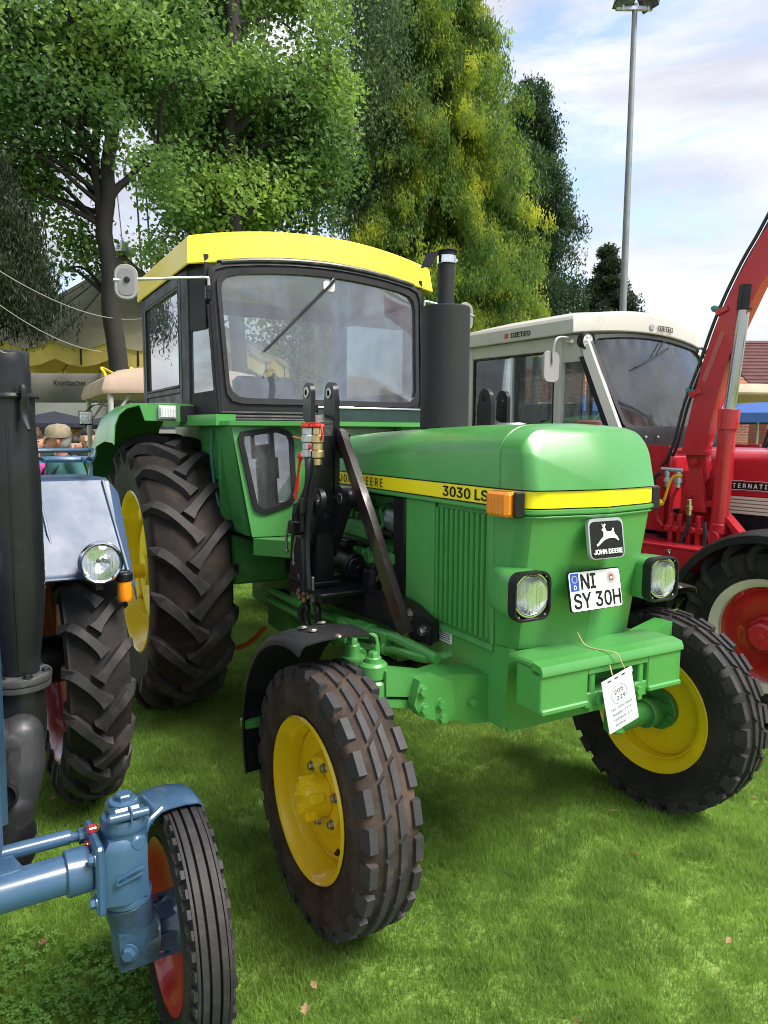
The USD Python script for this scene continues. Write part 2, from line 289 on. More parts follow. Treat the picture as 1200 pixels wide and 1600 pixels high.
M['blue'] = mat('blue_paint', (0.036, 0.088, 0.165), 0.30, coat=.5, var=.06, bump=.05, bscale=20, coatr=.10)
M['blue_pale'] = mat('pale_blue_paint', (0.040, 0.074, 0.140), 0.38, coat=.15, var=.05, coatr=.25, spec=.3)
M['red'] = mat('red_rim_paint', (0.40, 0.008, 0.012), 0.35, coat=.5, var=.06)
M['stack'] = mat('black_stack_paint', (0.008, 0.0085, 0.011), 0.40, coat=.15, var=.3, bump=.35, bscale=22, dirt=(.03, .03, .034), dfrom=.55, dto=.9, dscale=10, spec=.35)
M['ired'] = mat('red_paint', (0.46, 0.014, 0.026), 0.35, coat=.4, var=.10, bump=.06, bscale=20, dirt=(.22, .015, .02), dfrom=.5, dto=.8)
M['cream'] = mat('cream_paint', (0.62, 0.58, 0.48), 0.42, coat=.2, var=.06)
M['cabwhite'] = mat('white_cab_paint', (0.45, 0.44, 0.405), 0.5, var=.06, dirt=(.30, .27, .22), dfrom=.55, dto=.9)
M['mirror_panel'] = mat('mirror_back_panel', (0.20, 0.20, 0.21), 0.3, var=.1)
M['dark_red_piece'] = mat('dark_red_piece', (0.10, 0.008, 0.010), 0.35, coat=.3)
M['pole'] = mat('mast_steel', (0.24, 0.25, 0.26), 0.5, 0.6, var=.12, dscale=12)
M['blue_greasy'] = mat('greasy_blue_casting', (0.030, 0.070, 0.130), 0.4, coat=.2, var=.2, bump=.3, bscale=40, dirt=(.018, .017, .016), dfrom=.42, dto=.62, dscale=9)
M['rubber_rear'] = mat('worn_rear_tyre_rubber', (0.020, 0.017, 0.0155), 0.72, var=0.28, bump=0.4, bscale=50, dirt=(0.075, 0.056, 0.045), dfrom=0.45, dto=0.76, dscale=5, spec=.2)
# ---------------------------------------------------------------- lawn and grass
def ramp_mat(name, stops, scale, rough=.9, bump=0.0, bscale=60, detail=6.0):
    N = {'ge': ('geometry', {}), 'n': ('noise_texture', {'scale': scale, 'detail': detail, 'roughness': 0.65}), 'rp': ('rgb_ramp', {'ramp': stops}), 'p': ('principled_bsdf', {'roughness': rough, 'specular_ior_level': .2})}
    L = [('ge.position', 'n.vector'), ('n.fac', 'rp.fac'), ('rp.color', 'p.base_color')]
    if bump:
        N['nb'] = ('noise_texture', {'scale': bscale, 'detail': 4.0}); N['b'] = ('bump', {'strength': bump, 'distance': .03}); L += [('ge.position', 'nb.vector'), ('nb.fac', 'b.height'), ('b.normal', 'p.normal')]
    return usdkit.material(stage, f'/World/Looks/{name}', N, L, surface='p.BSDF')
xs, ys = np.linspace(-260, 260, 53), np.r_[np.linspace(-30, 20, 26), np.linspace(26, 420, 40)]
gx, gy = np.meshgrid(xs, ys, indexing='ij'); gz = np.zeros_like(gx)
gi, gj = np.meshgrid(np.arange(len(xs) - 1), np.arange(len(ys) - 1), indexing='ij'); ny_ = len(ys)
q = np.stack([(gi * ny_ + gj).ravel(), ((gi + 1) * ny_ + gj).ravel(), ((gi + 1) * ny_ + gj + 1).ravel(), (gi * ny_ + gj + 1).ravel()], 1)
top('lawn', TM(np.stack([gx, gy, gz], -1).reshape(-1, 3), np.vstack([q[:, [0, 1, 2]], q[:, [0, 2, 3]]])), ramp_mat('lawn_turf', [(.30, (.085, .150, .028)), (.5, (.160, .270, .048)), (.66, (.21, .31, .065)), (.78, (.26, .23, .10))], 1.6, bump=.8, bscale=50), kind='structure', smooth=False)

def blades(n, size, h0, h1, w, seed, lean=.5):
    g = np.random.default_rng(seed); p = g.uniform(-size / 2, size / 2, (n, 2)); a = g.uniform(0, 2 * PI, n); h = g.uniform(h0, h1, n) * (.75 + .5 * g.random(n)); w = w * g.uniform(.7, 1.3, n)
    ld = g.uniform(0, 2 * PI, n); lm = h * g.uniform(.15, lean + .35, n); D = np.stack([np.cos(ld) * lm, np.sin(ld) * lm], 1); S = np.stack([np.cos(a), np.sin(a)], 1) * w[:, None] / 2
    V = np.zeros((n, 5, 3)); V[:, 0, :2] = p - S; V[:, 1, :2] = p + S; V[:, 2, :2] = p - S * .8 + D * .35; V[:, 3, :2] = p + S * .8 + D * .35; V[:, 4, :2] = p + D
    V[:, 2, 2] = V[:, 3, 2] = h * .55; V[:, 4, 2] = h * .92; V[:, 0:2, 2] = -.004
    o = np.arange(n)[:, None] * 5; F = np.vstack([o + np.array([[0, 1, 3]]), o + np.array([[0, 3, 2]]), o + np.array([[2, 3, 4]])])
    return TM(V.reshape(-1, 3), F)
def grass_mat():
    N = {'ge': ('geometry', {}), 'n': ('noise_texture', {'scale': 1.1, 'detail': 5.0, 'roughness': .62}), 'n2': ('noise_texture', {'scale': 5.5, 'detail': 4.0, 'roughness': .6}), 'ad': ('math', {'math_type': 'multiply_add', 'value2': 0.56, 'value3': -0.28}), 'sm': ('math', {'math_type': 'add'}), 'av': ('mix_float', {'fac': .5}),
         'rp': ('rgb_ramp', {'ramp': [(.18, (.155, .260, .046)), (.40, (.280, .450, .078)), (.60, (.390, .590, .115)), (.76, (.490, .650, .165)), (.90, (.56, .55, .28))]}),
         'p': ('principled_bsdf', {'roughness': .5, 'specular_ior_level': .35}), 't': ('translucent_bsdf', {}), 'm': ('mix_closure', {'fac': .52}), 'hs': ('hsv', {'hue': .495, 'saturation': .95, 'value': 1.5})}
    L = [('ge.position', 'n.vector'), ('ge.position', 'n2.vector'), ('n.fac', 'av.a'), ('n2.fac', 'av.b'), ('ge.random_per_island', 'ad.value1'), ('ad.value', 'sm.value1'), ('av.result', 'sm.value2'), ('sm.value', 'rp.fac'), ('rp.color', 'p.base_color'), ('rp.color', 'hs.color'), ('hs.color', 't.color'), ('p.BSDF', 'm.closure1'), ('t.BSDF', 'm.closure2')]
    return usdkit.material(stage, '/World/Looks/grass_blade', N, L, surface='m.closure')
GM = grass_mat()
def instancer(name, protos, pos, yaw, scale, idx, m, kind='stuff', smooth=False):
    pi = UsdGeom.PointInstancer.Define(stage, f'/World/{name}'); paths = []
    for k, me in enumerate(protos):
        p = f'/World/{name}/patch_{k:03d}'; usdkit.mesh(stage, p, me, m, smooth=smooth); paths.append(Sdf.Path(p))
    pi.CreatePrototypesRel().SetTargets(paths)
    pi.CreatePositionsAttr(Vt.Vec3fArray.FromNumpy(np.asarray(pos, np.float32))); pi.CreateProtoIndicesAttr(Vt.IntArray.FromNumpy(np.asarray(idx, np.int32)))
    pi.CreateOrientationsAttr(Vt.QuathArray([Gf.Quath(math.cos(a / 2), 0, 0, math.sin(a / 2)) for a in yaw])); pi.CreateScalesAttr(Vt.Vec3fArray.FromNumpy(np.asarray(scale, np.float32)))
    meta(pi.GetPrim(), None, None, None, kind); return pi
g = np.random.default_rng(11); P_, I_ = [], []
for x in np.arange(-4.4, 5.4, .25):
    for y in np.arange(.9, 8.6, .25):
        if abs(x) > .62 * y + .6: continue
        P_.append((x + g.uniform(-.06, .06), y + g.uniform(-.06, .06), 0)); I_.append(g.integers(0, 5) if y < 4.2 else g.integers(5, 8))
n = len(P_); pr = [blades(2000, .33, .030, .050, .0024, 50 + k, .32) for k in range(5)] + [blades(1100, .33, .032, .056, .0036, 60 + k, .32) for k in range(3)]
hs = meshkit.fbm(np.array(P_) * .9, 3, 4)
instancer('grass', pr, P_, g.uniform(0, 2 * PI, n), np.stack([np.ones(n), np.ones(n), .60 + .34 * hs], 1), I_, GM)
meta(stage.GetPrimAtPath('/World/grass'), 'short mown green lawn grass under and around the tractors', 'grass')
P_, I_ = [], []
for x in np.arange(-14, 16, .8):
    for y in np.arange(8.4, 24, .8):
        if abs(x) > .62 * y + .6: continue
        P_.append((x + g.uniform(-.2, .2), y + g.uniform(-.2, .2), 0)); I_.append(g.integers(0, 2))
n = len(P_); instancer('far_grass', [blades(1300, .95, .03, .06, .009, 70 + k) for k in range(2)], P_, g.uniform(0, 2 * PI, n), np.ones((n, 3)), I_, GM)
meta(stage.GetPrimAtPath('/World/far_grass'), 'lawn grass farther off, beyond the tractors', 'grass')
# clover in the lower left corner
def clover(n, size, seed):
    g = np.random.default_rng(seed); V, F, o = [], [], 0
    for k in range(n):
        p = np.append(g.uniform(-size / 2, size / 2, 2), g.uniform(.02, .045)); t = g.normal(0, .25, 2); a0 = g.uniform(0, 6.28)
        for q_ in range(3):
            a = a0 + q_ * 2.094; d = np.array([math.cos(a), math.sin(a), 0]); s_ = np.array([-d[1], d[0], 0]); r = g.uniform(.006, .010)
            pts = [p, p + d * r * .7 + s_ * r * .55, p + d * r * 1.25 + s_ * r * .3, p + d * r * 1.1, p + d * r * 1.25 - s_ * r * .3, p + d * r * .7 - s_ * r * .55]
            pts = [x + np.array([0, 0, (x - p)[:2] @ t + .002 * abs((x - p) @ s_) / r]) for x in pts]; V += pts; F += [(o, o + 1, o + 2), (o, o + 2, o + 3), (o, o + 3, o + 4), (o, o + 4, o + 5)]; o += 6
    return TM(V, F)
cm = leaf_mat('clover_leaf', [(.12, .26, .05), (.20, .38, .08), (.28, .48, .11)], 3.0, .3)
P_ = []
for x in np.arange(-1.6, .1, .2):
    for y in np.arange(1.15, 2.2, .2):
        d = math.hypot((x + .85) / .62, (y - 1.55) / .50)
        if d < 1 + g.uniform(-.25, .25): P_.append((x + g.uniform(-.05, .05), y + g.uniform(-.05, .05), 0))
n = len(P_); instancer('clover', [clover(190, .28, 80 + k) for k in range(3)], P_, g.uniform(0, 6.28, n), np.ones((n, 3)), g.integers(0, 3, n), cm)
meta(stage.GetPrimAtPath('/World/clover'), 'patch of clover leaves in the grass beside the blue front wheel', 'clover')
# fallen leaves
fl = []
lv = [(0, -.022), (.006, -.010), (.014, -.004), (.010, .004), (.015, .012), (.006, .014), (0, .024), (-.006, .014), (-.014, .011), (-.010, .003), (-.013, -.005), (-.006, -.010)]
lm_ = plate(lv, (0, 0, 0), (1, 0, 0), (0, 1, 0), .0008); v = np.array(lm_.vertices); v[:, 2] += np.abs(v[:, 0]) * .5 + v[:, 1] ** 2 * 8; lm_ = TM(v, lm_.faces)
dry = [mat('dry_leaf_brown', (.16, .085, .04), .8, var=.3, vscale=60), mat('dry_leaf_tan', (.26, .16, .08), .8, var=.3, vscale=60)]
for i, (px, py, where) in enumerate(((477, 1577, 'tan fallen leaf on the grass at the lower edge, below the near front wheel'), (491, 1540, 'small brown fallen leaf on the grass just below the near yellow wheel'), (1179, 1247, 'pale fallen leaf on the grass at the right edge beside the far front wheel'), (957, 1268, 'small tan fallen leaf below the far front tyre of the green tractor'), (992, 1333, 'curled tan fallen leaf in the open grass between the two front wheels'), (1137, 1470, 'brown fallen leaf in the open grass near the lower right corner'), (903, 1597, 'brown fallen leaf at the bottom edge of the grass, right of centre'), (83, 1248, 'orange brown fallen leaf in front of the blue tractor rear tyre'), (68, 1473, 'brown fallen leaf in the clover below the blue axle'))):
    d = np.array(at(px, py, 1.0)) - (0, 0, EYE); p = np.array([0, 0, EYE]) + d * ((EYE - .045) / -d[2])
    nm = numbered('/World', 'fallen_leaf'); m_ = usdkit.mesh(stage, nm, mv(lm_, rx=g.uniform(-25, 25), ry=g.uniform(-25, 25), s=g.uniform(.55, .9)), dry[i % 2] if i != 0 else dry[1])
    m_.AddTranslateOp().Set(Gf.Vec3d(*p.tolist())); m_.AddRotateZOp().Set(float(g.uniform(0, 360))); meta(m_.GetPrim(), where, 'leaf')

# ---------------------------------------------------------------- trees
def leaf_mesh(C, size, asp, g, flat=.35, hang=None, curl=.18):
    """one four-cornered folded leaf per centre"""
    n = len(C); N = g.normal(size=(n, 3)); N[:, 2] = N[:, 2] * .8 + flat * 2 * np.abs(g.random(n)); N /= np.linalg.norm(N, axis=1, keepdims=True)
    A = g.normal(size=(n, 3))
    if hang is not None: A = A * (1 - hang) + np.array([0, 0, -1.0]) * hang * 2
    A -= N * (A * N).sum(1, keepdims=True); A /= np.linalg.norm(A, axis=1, keepdims=True) + 1e-9; B = np.cross(N, A); s = size * g.uniform(.65, 1.35, (n, 1))
    V = np.stack([C - A * s * .5, C + B * s * asp * .5 + N * s * curl * .5 - A * s * .05, C + A * s * .5, C - B * s * asp * .5 + N * s * curl * .5 - A * s * .05], 1)
    o = np.arange(n)[:, None] * 4; return TM(V.reshape(-1, 3), np.vstack([o + np.array([[0, 1, 2]]), o + np.array([[0, 2, 3]])]))
def blob_clusters(blobs, dens, g, gap=.42, seed=0):
    out = []
    for px, py, rx, ry, d, rd in blobs:
        c = at(px, py, d); k = FPX / d; R = np.array([rx / k, rd, ry / k]); n = int(dens * (R[0] * R[2] + R[0] * R[1] + R[1] * R[2]) * 1.6)
        u = g.normal(size=(n, 3)); u /= np.linalg.norm(u, axis=1, keepdims=True); r = g.random((n, 1)) ** .45; p = c + u * r * R
        p = p[meshkit.fbm(p * .75 + seed * 7.3, 3, seed) > gap]; out.append(p[p[:, 2] > .6])
    return np.vstack(out)
def tree(name, label, stems, blobs, lm, dens=9, per=26, size=.11, asp=.62, spread=.30, seed=1, gap=.42, hang=None, bark=None, twigs=70, limbr=.05, flat=.35, squash=1.0, group=None):
    g = np.random.default_rng(seed); t = thing(name, label, 'tree', group=group); parts = []
    S = []
    for st, r0, r1 in stems:
        P = np.array([at(*p) for p in st]); P[0, 2] = min(P[0, 2], 0.0) if len(st[0]) == 3 and st is stems[0][0] else P[0, 2]
        Q = spline(P, 6); Q = Q + np.stack([np.sin(np.arange(len(Q)) * .9 + seed) * .03, np.zeros(len(Q)), np.zeros(len(Q))], 1); parts.append(tube(Q, np.linspace(r0, r1, 12), 12, 0)); S.append(Q)
    ob(t, 'trunk', parts, bark or M['bark'], 60)
    S = np.vstack(S); C = blob_clusters(blobs, dens, g, gap, seed)
    br = []
    for c in C[g.permutation(len(C))[:twigs]]:
        low = S[(S[:, 2] < c[2] + .2)]; low = low if len(low) else S; a = low[np.argmin(np.linalg.norm(low - c, axis=1) + .6 * np.abs(low[:, 2] - c[2] + .8))]
        m = (a + c) / 2 + (0, 0, .12 * np.linalg.norm(c - a)) + g.normal(0, .1, 3); br.append(tube([a, m, c], [limbr, limbr * .5, .010], 5, 4))
    if br: ob(t, 'branches', br, bark or M['bark'], 60)
    L = (C[:, None] + g.normal(size=(len(C), per, 3)) * spread * np.array([1, 1, squash])).reshape(-1, 3)
    ob(t, 'crown', leaf_mesh(L, size, asp, g, flat, hang), lm, False)
    return t
oak = leaf_mat('oak_leaf', [(.065, .135, .040), (.165, .275, .072), (.290, .400, .105), (.43, .52, .15)], .55, .34)
oak2 = leaf_mat('oak_leaf_bright', [(.080, .155, .040), (.195, .310, .072), (.320, .450, .105), (.48, .57, .15)], .5, .38)
birch = leaf_mat('birch_leaf', [(.070, .125, .055), (.140, .210, .080), (.215, .295, .108)], .6, .34)
redw = leaf_mat('yellowing_needle', [(.085, .160, .034), (.220, .300, .044), (.420, .440, .055), (.60, .50, .058), (.62, .44, .08)], .8, .36)
dark = leaf_mat('dark_needle', [(.022, .052, .018), (.045, .095, .028), (.080, .140, .042), (.13, .17, .045)], .7, .2)
spr = leaf_mat('spruce_needle', [(.016, .030, .012), (.030, .052, .018), (.055, .085, .028)], .8, .15)
T1 = tree('oak_tree', 'oak tree with a dark forked trunk standing in front of the parachute awning', [([(190, 690, 13.3), (182, 560, 13.3), (170, 430, 13.3), (165, 330, 13.3), (172, 240, 13.3), (174, 120, 13.5), (168, -40, 13.9)], .185, .08), ([(168, 400, 13.3), (152, 300, 13.3), (150, 180, 13.3), (138, 60, 13.5)], .10, .05), ([(172, 310, 13.3), (205, 272, 13.8), (245, 235, 13.6)], .08, .03)],
     [(20, 40, 120, 130, 13.5, 1.5), (120, 30, 110, 110, 13.9, 1.6), (40, 200, 110, 90, 13.5, 1.4), (150, 175, 110, 80, 13.5, 1.5), (250, 90, 90, 110, 13.4, 1.5), (240, 205, 75, 60, 13.4, 1.2), (40, 290, 60, 30, 13.4, 1.0), (120, 385, 38, 45, 13.9, .6), (262, 285, 30, 25, 13.4, .8), (205, 400, 30, 30, 13.5, .5), (-60, 160, 90, 160, 13.5, 1.5), (140, -120, 220, 90, 13.9, 2)], oak, dens=20, per=44, size=.110, seed=3, gap=.45, spread=.21, flat=.75, twigs=110)
tree('oak_tree', 'tall oak tree with a thick straight trunk rising behind the yellow cab roof', [([(378, 680, 15.4), (370, 480, 15.3), (360, 300, 15.1), (356, 180, 15.0), (362, 60, 15.0), (368, -80, 15.2)], .17, .13), ([(358, 210, 15), (390, 185, 15), (430, 150, 15.2)], .09, .03), ([(360, 120, 15), (330, 60, 15), (318, 0, 15.2)], .08, .03)],
     [(340, 60, 90, 100, 16.5, 1.5), (440, 50, 95, 110, 16.5, 1.6), (350, 180, 100, 80, 16, 1.5), (450, 180, 90, 90, 16, 1.5), (500, 100, 60, 90, 16.5, 1.2), (330, 290, 80, 60, 16.3, 1.3), (430, 290, 90, 60, 16.3, 1.4), (400, 360, 90, 40, 17, 1.2), (320, 350, 40, 30, 17, 1.0), (400, -90, 200, 80, 16.5, 2), (505, 230, 45, 70, 16.2, 1.0), (365, 115, 45, 30, 14.3, .5), (350, 305, 85, 55, 15.3, 1.2), (300, 180, 60, 50, 15.3, .9)], oak2, dens=20, per=44, size=.120, seed=5, gap=.43, spread=.22, flat=.75, twigs=120)
tree('oak_tree', 'slender dark oak trunk between the two big oaks at upper left', [([(318, 690, 17), (308, 400, 16.8), (298, 220, 16.6), (284, 100, 16.5), (272, -20, 16.5), (268, -90, 16.5)], .16, .11)],
     [(250, 10, 80, 80, 19, 1.5), (300, 150, 80, 80, 19.4, 1.4), (260, 290, 60, 50, 19.4, 1.2), (280, -90, 120, 60, 19, 1.5), (270, 395, 50, 25, 20, .8)], oak, dens=13, per=44, size=.12, seed=8, gap=.42, spread=.24, flat=.75, twigs=60)
tree('birch_tree', 'weeping birch with fine drooping twigs behind the cab roof', [([(592, 680, 20), (585, 400, 20), (578, 200, 20), (584, 0, 20), (590, -90, 20)], .18, .07), ([(500, 690, 22), (495, 430, 22), (490, 250, 22)], .14, .05)],
     [(560, 20, 70, 110, 19.5, 1.6), (600, 90, 70, 120, 19.5, 1.5), (560, 190, 60, 90, 19.5, 1.5), (615, 210, 50, 90, 19.8, 1.3), (540, 290, 55, 70, 20, 1.3), (590, 330, 60, 60, 20, 1.3), (600, -90, 90, 70, 19.5, 1.5)], birch, dens=15, per=44, size=.09, asp=.5, seed=11, gap=.34, hang=.75, squash=2.2, spread=.20, twigs=70, limbr=.03, bark=M['bark_birch'])
# conifer with tiered drooping sprays: boughs out from the stem, sprays hanging from them
def conifer(name, label, base, topz, rad, tiers, lm, seed, spray=(.10, .30), per=14, droop=.45, zlow=.8, n_b=13, size=.12, asp=.35, irregular=.25, hang=.55, keep=None):
    g = np.random.default_rng(seed); t = thing(name, label, 'tree'); b = np.asarray(base, float)
    ob(t, 'trunk', tube([(b[0], b[1], 0), (b[0] + .05, b[1], topz * .5), (b[0], b[1], topz)], [.012 * topz + .08, .008 * topz + .05, .02], 12, 6), M['bark'], 60)
    C, br = [], []
    for k in range(tiers):
        z = zlow + (topz - zlow) * (k + g.uniform(-.3, .3)) / tiers; f = max(0.02, 1 - (z - zlow) / (topz - zlow)); r = rad(f)
        for j in range(max(4, int(n_b * (.4 + .6 * f)))):
            a = g.uniform(0, 2 * PI); L_ = r * g.uniform(1 - irregular, 1 + irregular * .6); d = np.array([math.cos(a), math.sin(a), 0]); p0 = np.array([b[0], b[1], z]); p1 = p0 + d * L_ * .55 + (0, 0, .10 * L_); p2 = p0 + d * L_ - (0, 0, droop * L_ * .45)
            br.append(tube([p0, p1, p2], [.012 + .012 * L_, .010, .005], 4, 3)); Q = spline([p0, p1, p2], 7)
            s = np.array([-d[1], d[0], 0])
            for q in Q[3:]:
                w = .30 * L_ * (.25 + .6 * np.linalg.norm(q - p0) / (L_ + 1e-6)) * .6
                m_ = max(2, int(2 + 3.2 * w)); C.append(q + s * g.uniform(-w, w, (m_, 1)) + g.normal(0, .05, (m_, 3)))
    C = np.vstack(C); C = C[C[:, 2] > .3]
    ob(t, 'boughs', br, M['bark'], 60)
    P = C[:, None] + g.normal(size=(len(C), per, 3)) * np.array([spray[0], spray[0], spray[1]]) - np.array([0, 0, spray[1] * .8])
    ob(t, 'crown', leaf_mesh(P.reshape(-1, 3), size, asp, g, .2, hang), lm, False); return t
def wpt(px, d): p = at(px, 676, d); return (p[0], p[1])
conifer('redwood_tree', 'tall conifer with yellowing autumn sprays behind the black exhaust stack', wpt(676, 21), 18.5, lambda f: .5 + 2.7 * min(1, f * 1.15) ** .8, 40, redw, 21, spray=(.075, .17), per=44, droop=.42, zlow=1.0, n_b=18, size=.12, asp=.30, irregular=.42, hang=.8)
conifer('cypress_tree', 'dark green cypress with ragged outline right of the yellowing conifer', wpt(812, 27), 13.8, lambda f: .35 + 2.2 * min(1, (f * 1.5)) ** .8, 32, dark, 22, spray=(.14, .22), per=26, droop=.3, zlow=.6, n_b=16, size=.14, asp=.35, irregular=.45, hang=.5)
conifer('spruce_tree', 'dark spruce with hanging boughs at the left edge above the parachute awning', wpt(-20, 12), 5.9, lambda f: .3 + 1.05 * f ** .7, 17, spr, 23, spray=(.07, .18), per=22, droop=.5, zlow=3.75, n_b=13, size=.10, asp=.22, irregular=.3, hang=.8)
conifer('fir_tree', 'small distant fir tree beside the floodlight mast', wpt(940, 46), 13.2, lambda f: .1 + 5.6 * min(f, .55), 22, spr, 24, spray=(.18, .16), per=12, droop=.12, zlow=1.0, n_b=12, size=.30, asp=.3, irregular=.25, hang=.2)
tree('broadleaf_tree', 'low leafy tree filling the gap behind the cab between the birch and the oaks', [([(470, 690, 27), (472, 560, 27), (475, 480, 27)], .2, .08)], [(430, 560, 90, 70, 27, 1.8), (520, 540, 90, 80, 27, 1.8), (600, 560, 80, 80, 27, 1.6), (480, 470, 90, 60, 27, 1.6), (560, 450, 70, 60, 27.5, 1.5)], oak2, dens=7, per=26, size=.17, seed=31, gap=.38, twigs=30)
tree('broadleaf_tree', 'low green tree behind the parachute awning at left', [([(90, 690, 26), (95, 600, 26), (98, 540, 26)], .2, .08)], [(60, 600, 70, 50, 26, 1.6), (130, 590, 60, 50, 26, 1.6), (200, 560, 70, 60, 26, 1.8), (10, 580, 60, 60, 26, 1.8), (280, 600, 70, 60, 26, 1.6)], oak, dens=7, per=26, size=.17, seed=32, gap=.38, twigs=30)
tree('broadleaf_tree', 'green tree behind the cream cab at right, below the fir', [([(800, 690, 34), (802, 620, 34), (802, 560, 34)], .2, .08)], [(790, 600, 60, 60, 34, 2), (860, 600, 50, 60, 34, 2), (740, 600, 50, 60, 34, 2), (920, 560, 60, 60, 50, 2.5)], oak, dens=6, per=24, size=.22, seed=33, gap=.38, twigs=20)

for x_, y_, rz_, lab in ((-4.2, -11.5, 20, 'oak tree outside the frame to the left, mirrored in the cab side window'), (-7.0, -7.0, 75, 'second oak tree outside the frame at left, nearer the blue tractor'), (-10.5, -9.5, 140, 'third oak tree outside the frame at left, farthest out')):
    p_ = at(172, 690, 13.4); o_ = thing('oak_tree', lab, 'tree'); q_ = stage.GetPrimAtPath(o_); q_.GetReferences().AddInternalReference(T1); q_.SetInstanceable(True); xo = UsdGeom.Xformable(q_)
    xo.AddTranslateOp().Set(Gf.Vec3d(x_, y_ + 13.0, 0)); xo.AddRotateZOp().Set(float(rz_)); xo.AddTranslateOp(opSuffix='own').Set(Gf.Vec3d(-float(p_[0]), -13.4, 0)); meta(q_, lab, 'tree')
# ---------------------------------------------------------------- mast, wires
pb = at(973, 490, 16); pbx, pby = pb[0], 16.0
mtop = at(991, 6, 16)[2]
fm = thing('floodlight_mast', 'tall grey steel mast with two floodlights rising behind the cream cab', 'mast', (pbx, pby, 0))
ob(fm, 'pole', lathe([(.082, 0), (.080, .5), (.076, 4), (.052, mtop), (.0, mtop + .02)], (0, 0, 0), (0, 0, 1), 24), M['pole'], 40)
ob(fm, 'cross_arm', bx((-.02, -.02, mtop - .10), (.75, .08, .08), .01), M['alu'])
def flood(x, rx, rz): 
    f = xf(fm, 'floodlight', (x, -.10, mtop + .0)); ob(f, 'lamp_housing', mv(cat([hull([(-.20, -.06, -.15), (.20, -.06, -.15), (.20, -.06, .15), (-.20, -.06, .15), (-.15, .10, -.09), (.15, .10, -.09), (.15, .10, .09), (-.15, .10, .09)])]), rx=rx, rz=rz), K); ob(f, 'lamp_glass', mv(bx((0, -.064, 0), (.36, .006, .26), .002), rx=rx, rz=rz), M['lens']); ob(f, 'yoke', bx((0, .03, -.10), (.05, .05, .14), .006), M['alu'])
flood(-.26, 65, 10); flood(.26, 40, -60)
for a, b, sag, lab in (((-30, 405, 9), (229, 497, 15), .25, 'upper thin white cable strung across the left trees'), ((-30, 455, 9), (195, 548, 14.5), .25, 'lower thin white cable sagging in front of the parachute awning')):
    p, q = at(*a), at(*b); top('cable', tube([p + (q - p) * t - (0, 0, sag * 4 * t * (1 - t)) for t in np.linspace(0, 1, 9)], .0055, 6, 3), M['cabwhite'], lab, 'cable')
lp0 = at(238, 690, 24); lt = thing('lattice_mast', 'dark ladder-like lattice mast rising behind the oak and the parachute awning', 'mast', (lp0[0], lp0[1], 0))
for dx in (-.15, .15): ob(lt, 'mast_leg', tube([(dx + .25, 0, 0), (dx - .15, 0, 9.6)], .03, 6, 0), K)
for k in range(26): z = .3 + k * .36; ob(lt, 'rung', tube([(.10 - .04 * z + .25 - .1, 0, z), (.40 - .04 * z + .0, 0, z)], .018, 5, 0), K)

# ---------------------------------------------------------------- parachute awning, stalls, houses
def cloth_mat(name, col, tr, trans, fscale=2.0, bump=.3):
    N = {'co': ('texture_coordinate', {}), 'n': ('noise_texture', {'scale': fscale, 'detail': 5.0}), 'rp': ('rgb_ramp', {'ramp': [(.3, tuple(np.array(col) * .8)), (.7, tuple(np.array(col) * 1.15))]}), 'b': ('bump', {'strength': bump, 'distance': .05}), 'd': ('principled_bsdf', {'roughness': .8, 'specular_ior_level': .2}), 't': ('translucent_bsdf', {'color': trans}), 'm': ('mix_closure', {'fac': tr})}
    return usdkit.material(stage, f'/World/Looks/{name}', N, [('co.object', 'n.vector'), ('n.fac', 'rp.fac'), ('n.fac', 'b.height'), ('b.normal', 'd.normal'), ('rp.color', 'd.base_color'), ('d.BSDF', 'm.closure1'), ('t.BSDF', 'm.closure2')], surface='m.closure')
olive, must = cloth_mat('olive_parachute_cloth', (.165, .165, .115), .18, (.85, .70, .30)), cloth_mat('mustard_lit_through_cloth', (.66, .50, .17), .5, (.95, .78, .32))  # mustard sheet: colour of daylight passing through the one olive cloth, painted in
pc = at(200, 676, 18); pt_ = thing('parachute_awning', 'olive parachute spread as an awning, its underside coloured mustard as if daylight came through', 'awning', (pc[0], pc[1], 0))
def para(r_, zin, n=96, k=14):
    G_ = []
    for t in np.linspace(.02, 1, k):
        row = []
        for j in range(n + 1):
            a = 2 * PI * j / n; go = abs(math.sin(a * 12)); z = 5.85 - (5.85 - 3.27) * t ** .80 - .06 * t * (1 - t) * 4 * .5 + .09 * t * (go - .5) * (1 - t) * 2 + zin - (.16 * go * max(0, (t - .9) / .1))
            rr = r_ * t * (1 + .02 * go * t); row.append((rr * math.cos(a), rr * math.sin(a), z))
        G_.append(row)
    return np.array(G_)
def sheet(G_):
    k, n = G_.shape[:2]; i, j = np.meshgrid(np.arange(k - 1), np.arange(n - 1), indexing='ij'); q = np.stack([(i * n + j).ravel(), ((i + 1) * n + j).ravel(), ((i + 1) * n + j + 1).ravel(), (i * n + j + 1).ravel()], 1); return TM(G_.reshape(-1, 3), np.vstack([q[:, [0, 1, 2]], q[:, [0, 2, 3]]]))
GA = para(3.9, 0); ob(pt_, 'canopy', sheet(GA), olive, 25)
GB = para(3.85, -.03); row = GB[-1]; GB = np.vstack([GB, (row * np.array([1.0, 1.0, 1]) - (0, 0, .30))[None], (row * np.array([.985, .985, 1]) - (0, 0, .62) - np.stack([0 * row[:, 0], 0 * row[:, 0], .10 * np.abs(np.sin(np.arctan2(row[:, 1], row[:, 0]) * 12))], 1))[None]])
back = GB[:, 6:43]; ob(pt_, 'lit_through_underside', sheet(GB[:15]), must, 25); ob(pt_, 'rear_curtain', sheet(back[13:]), must, 25)
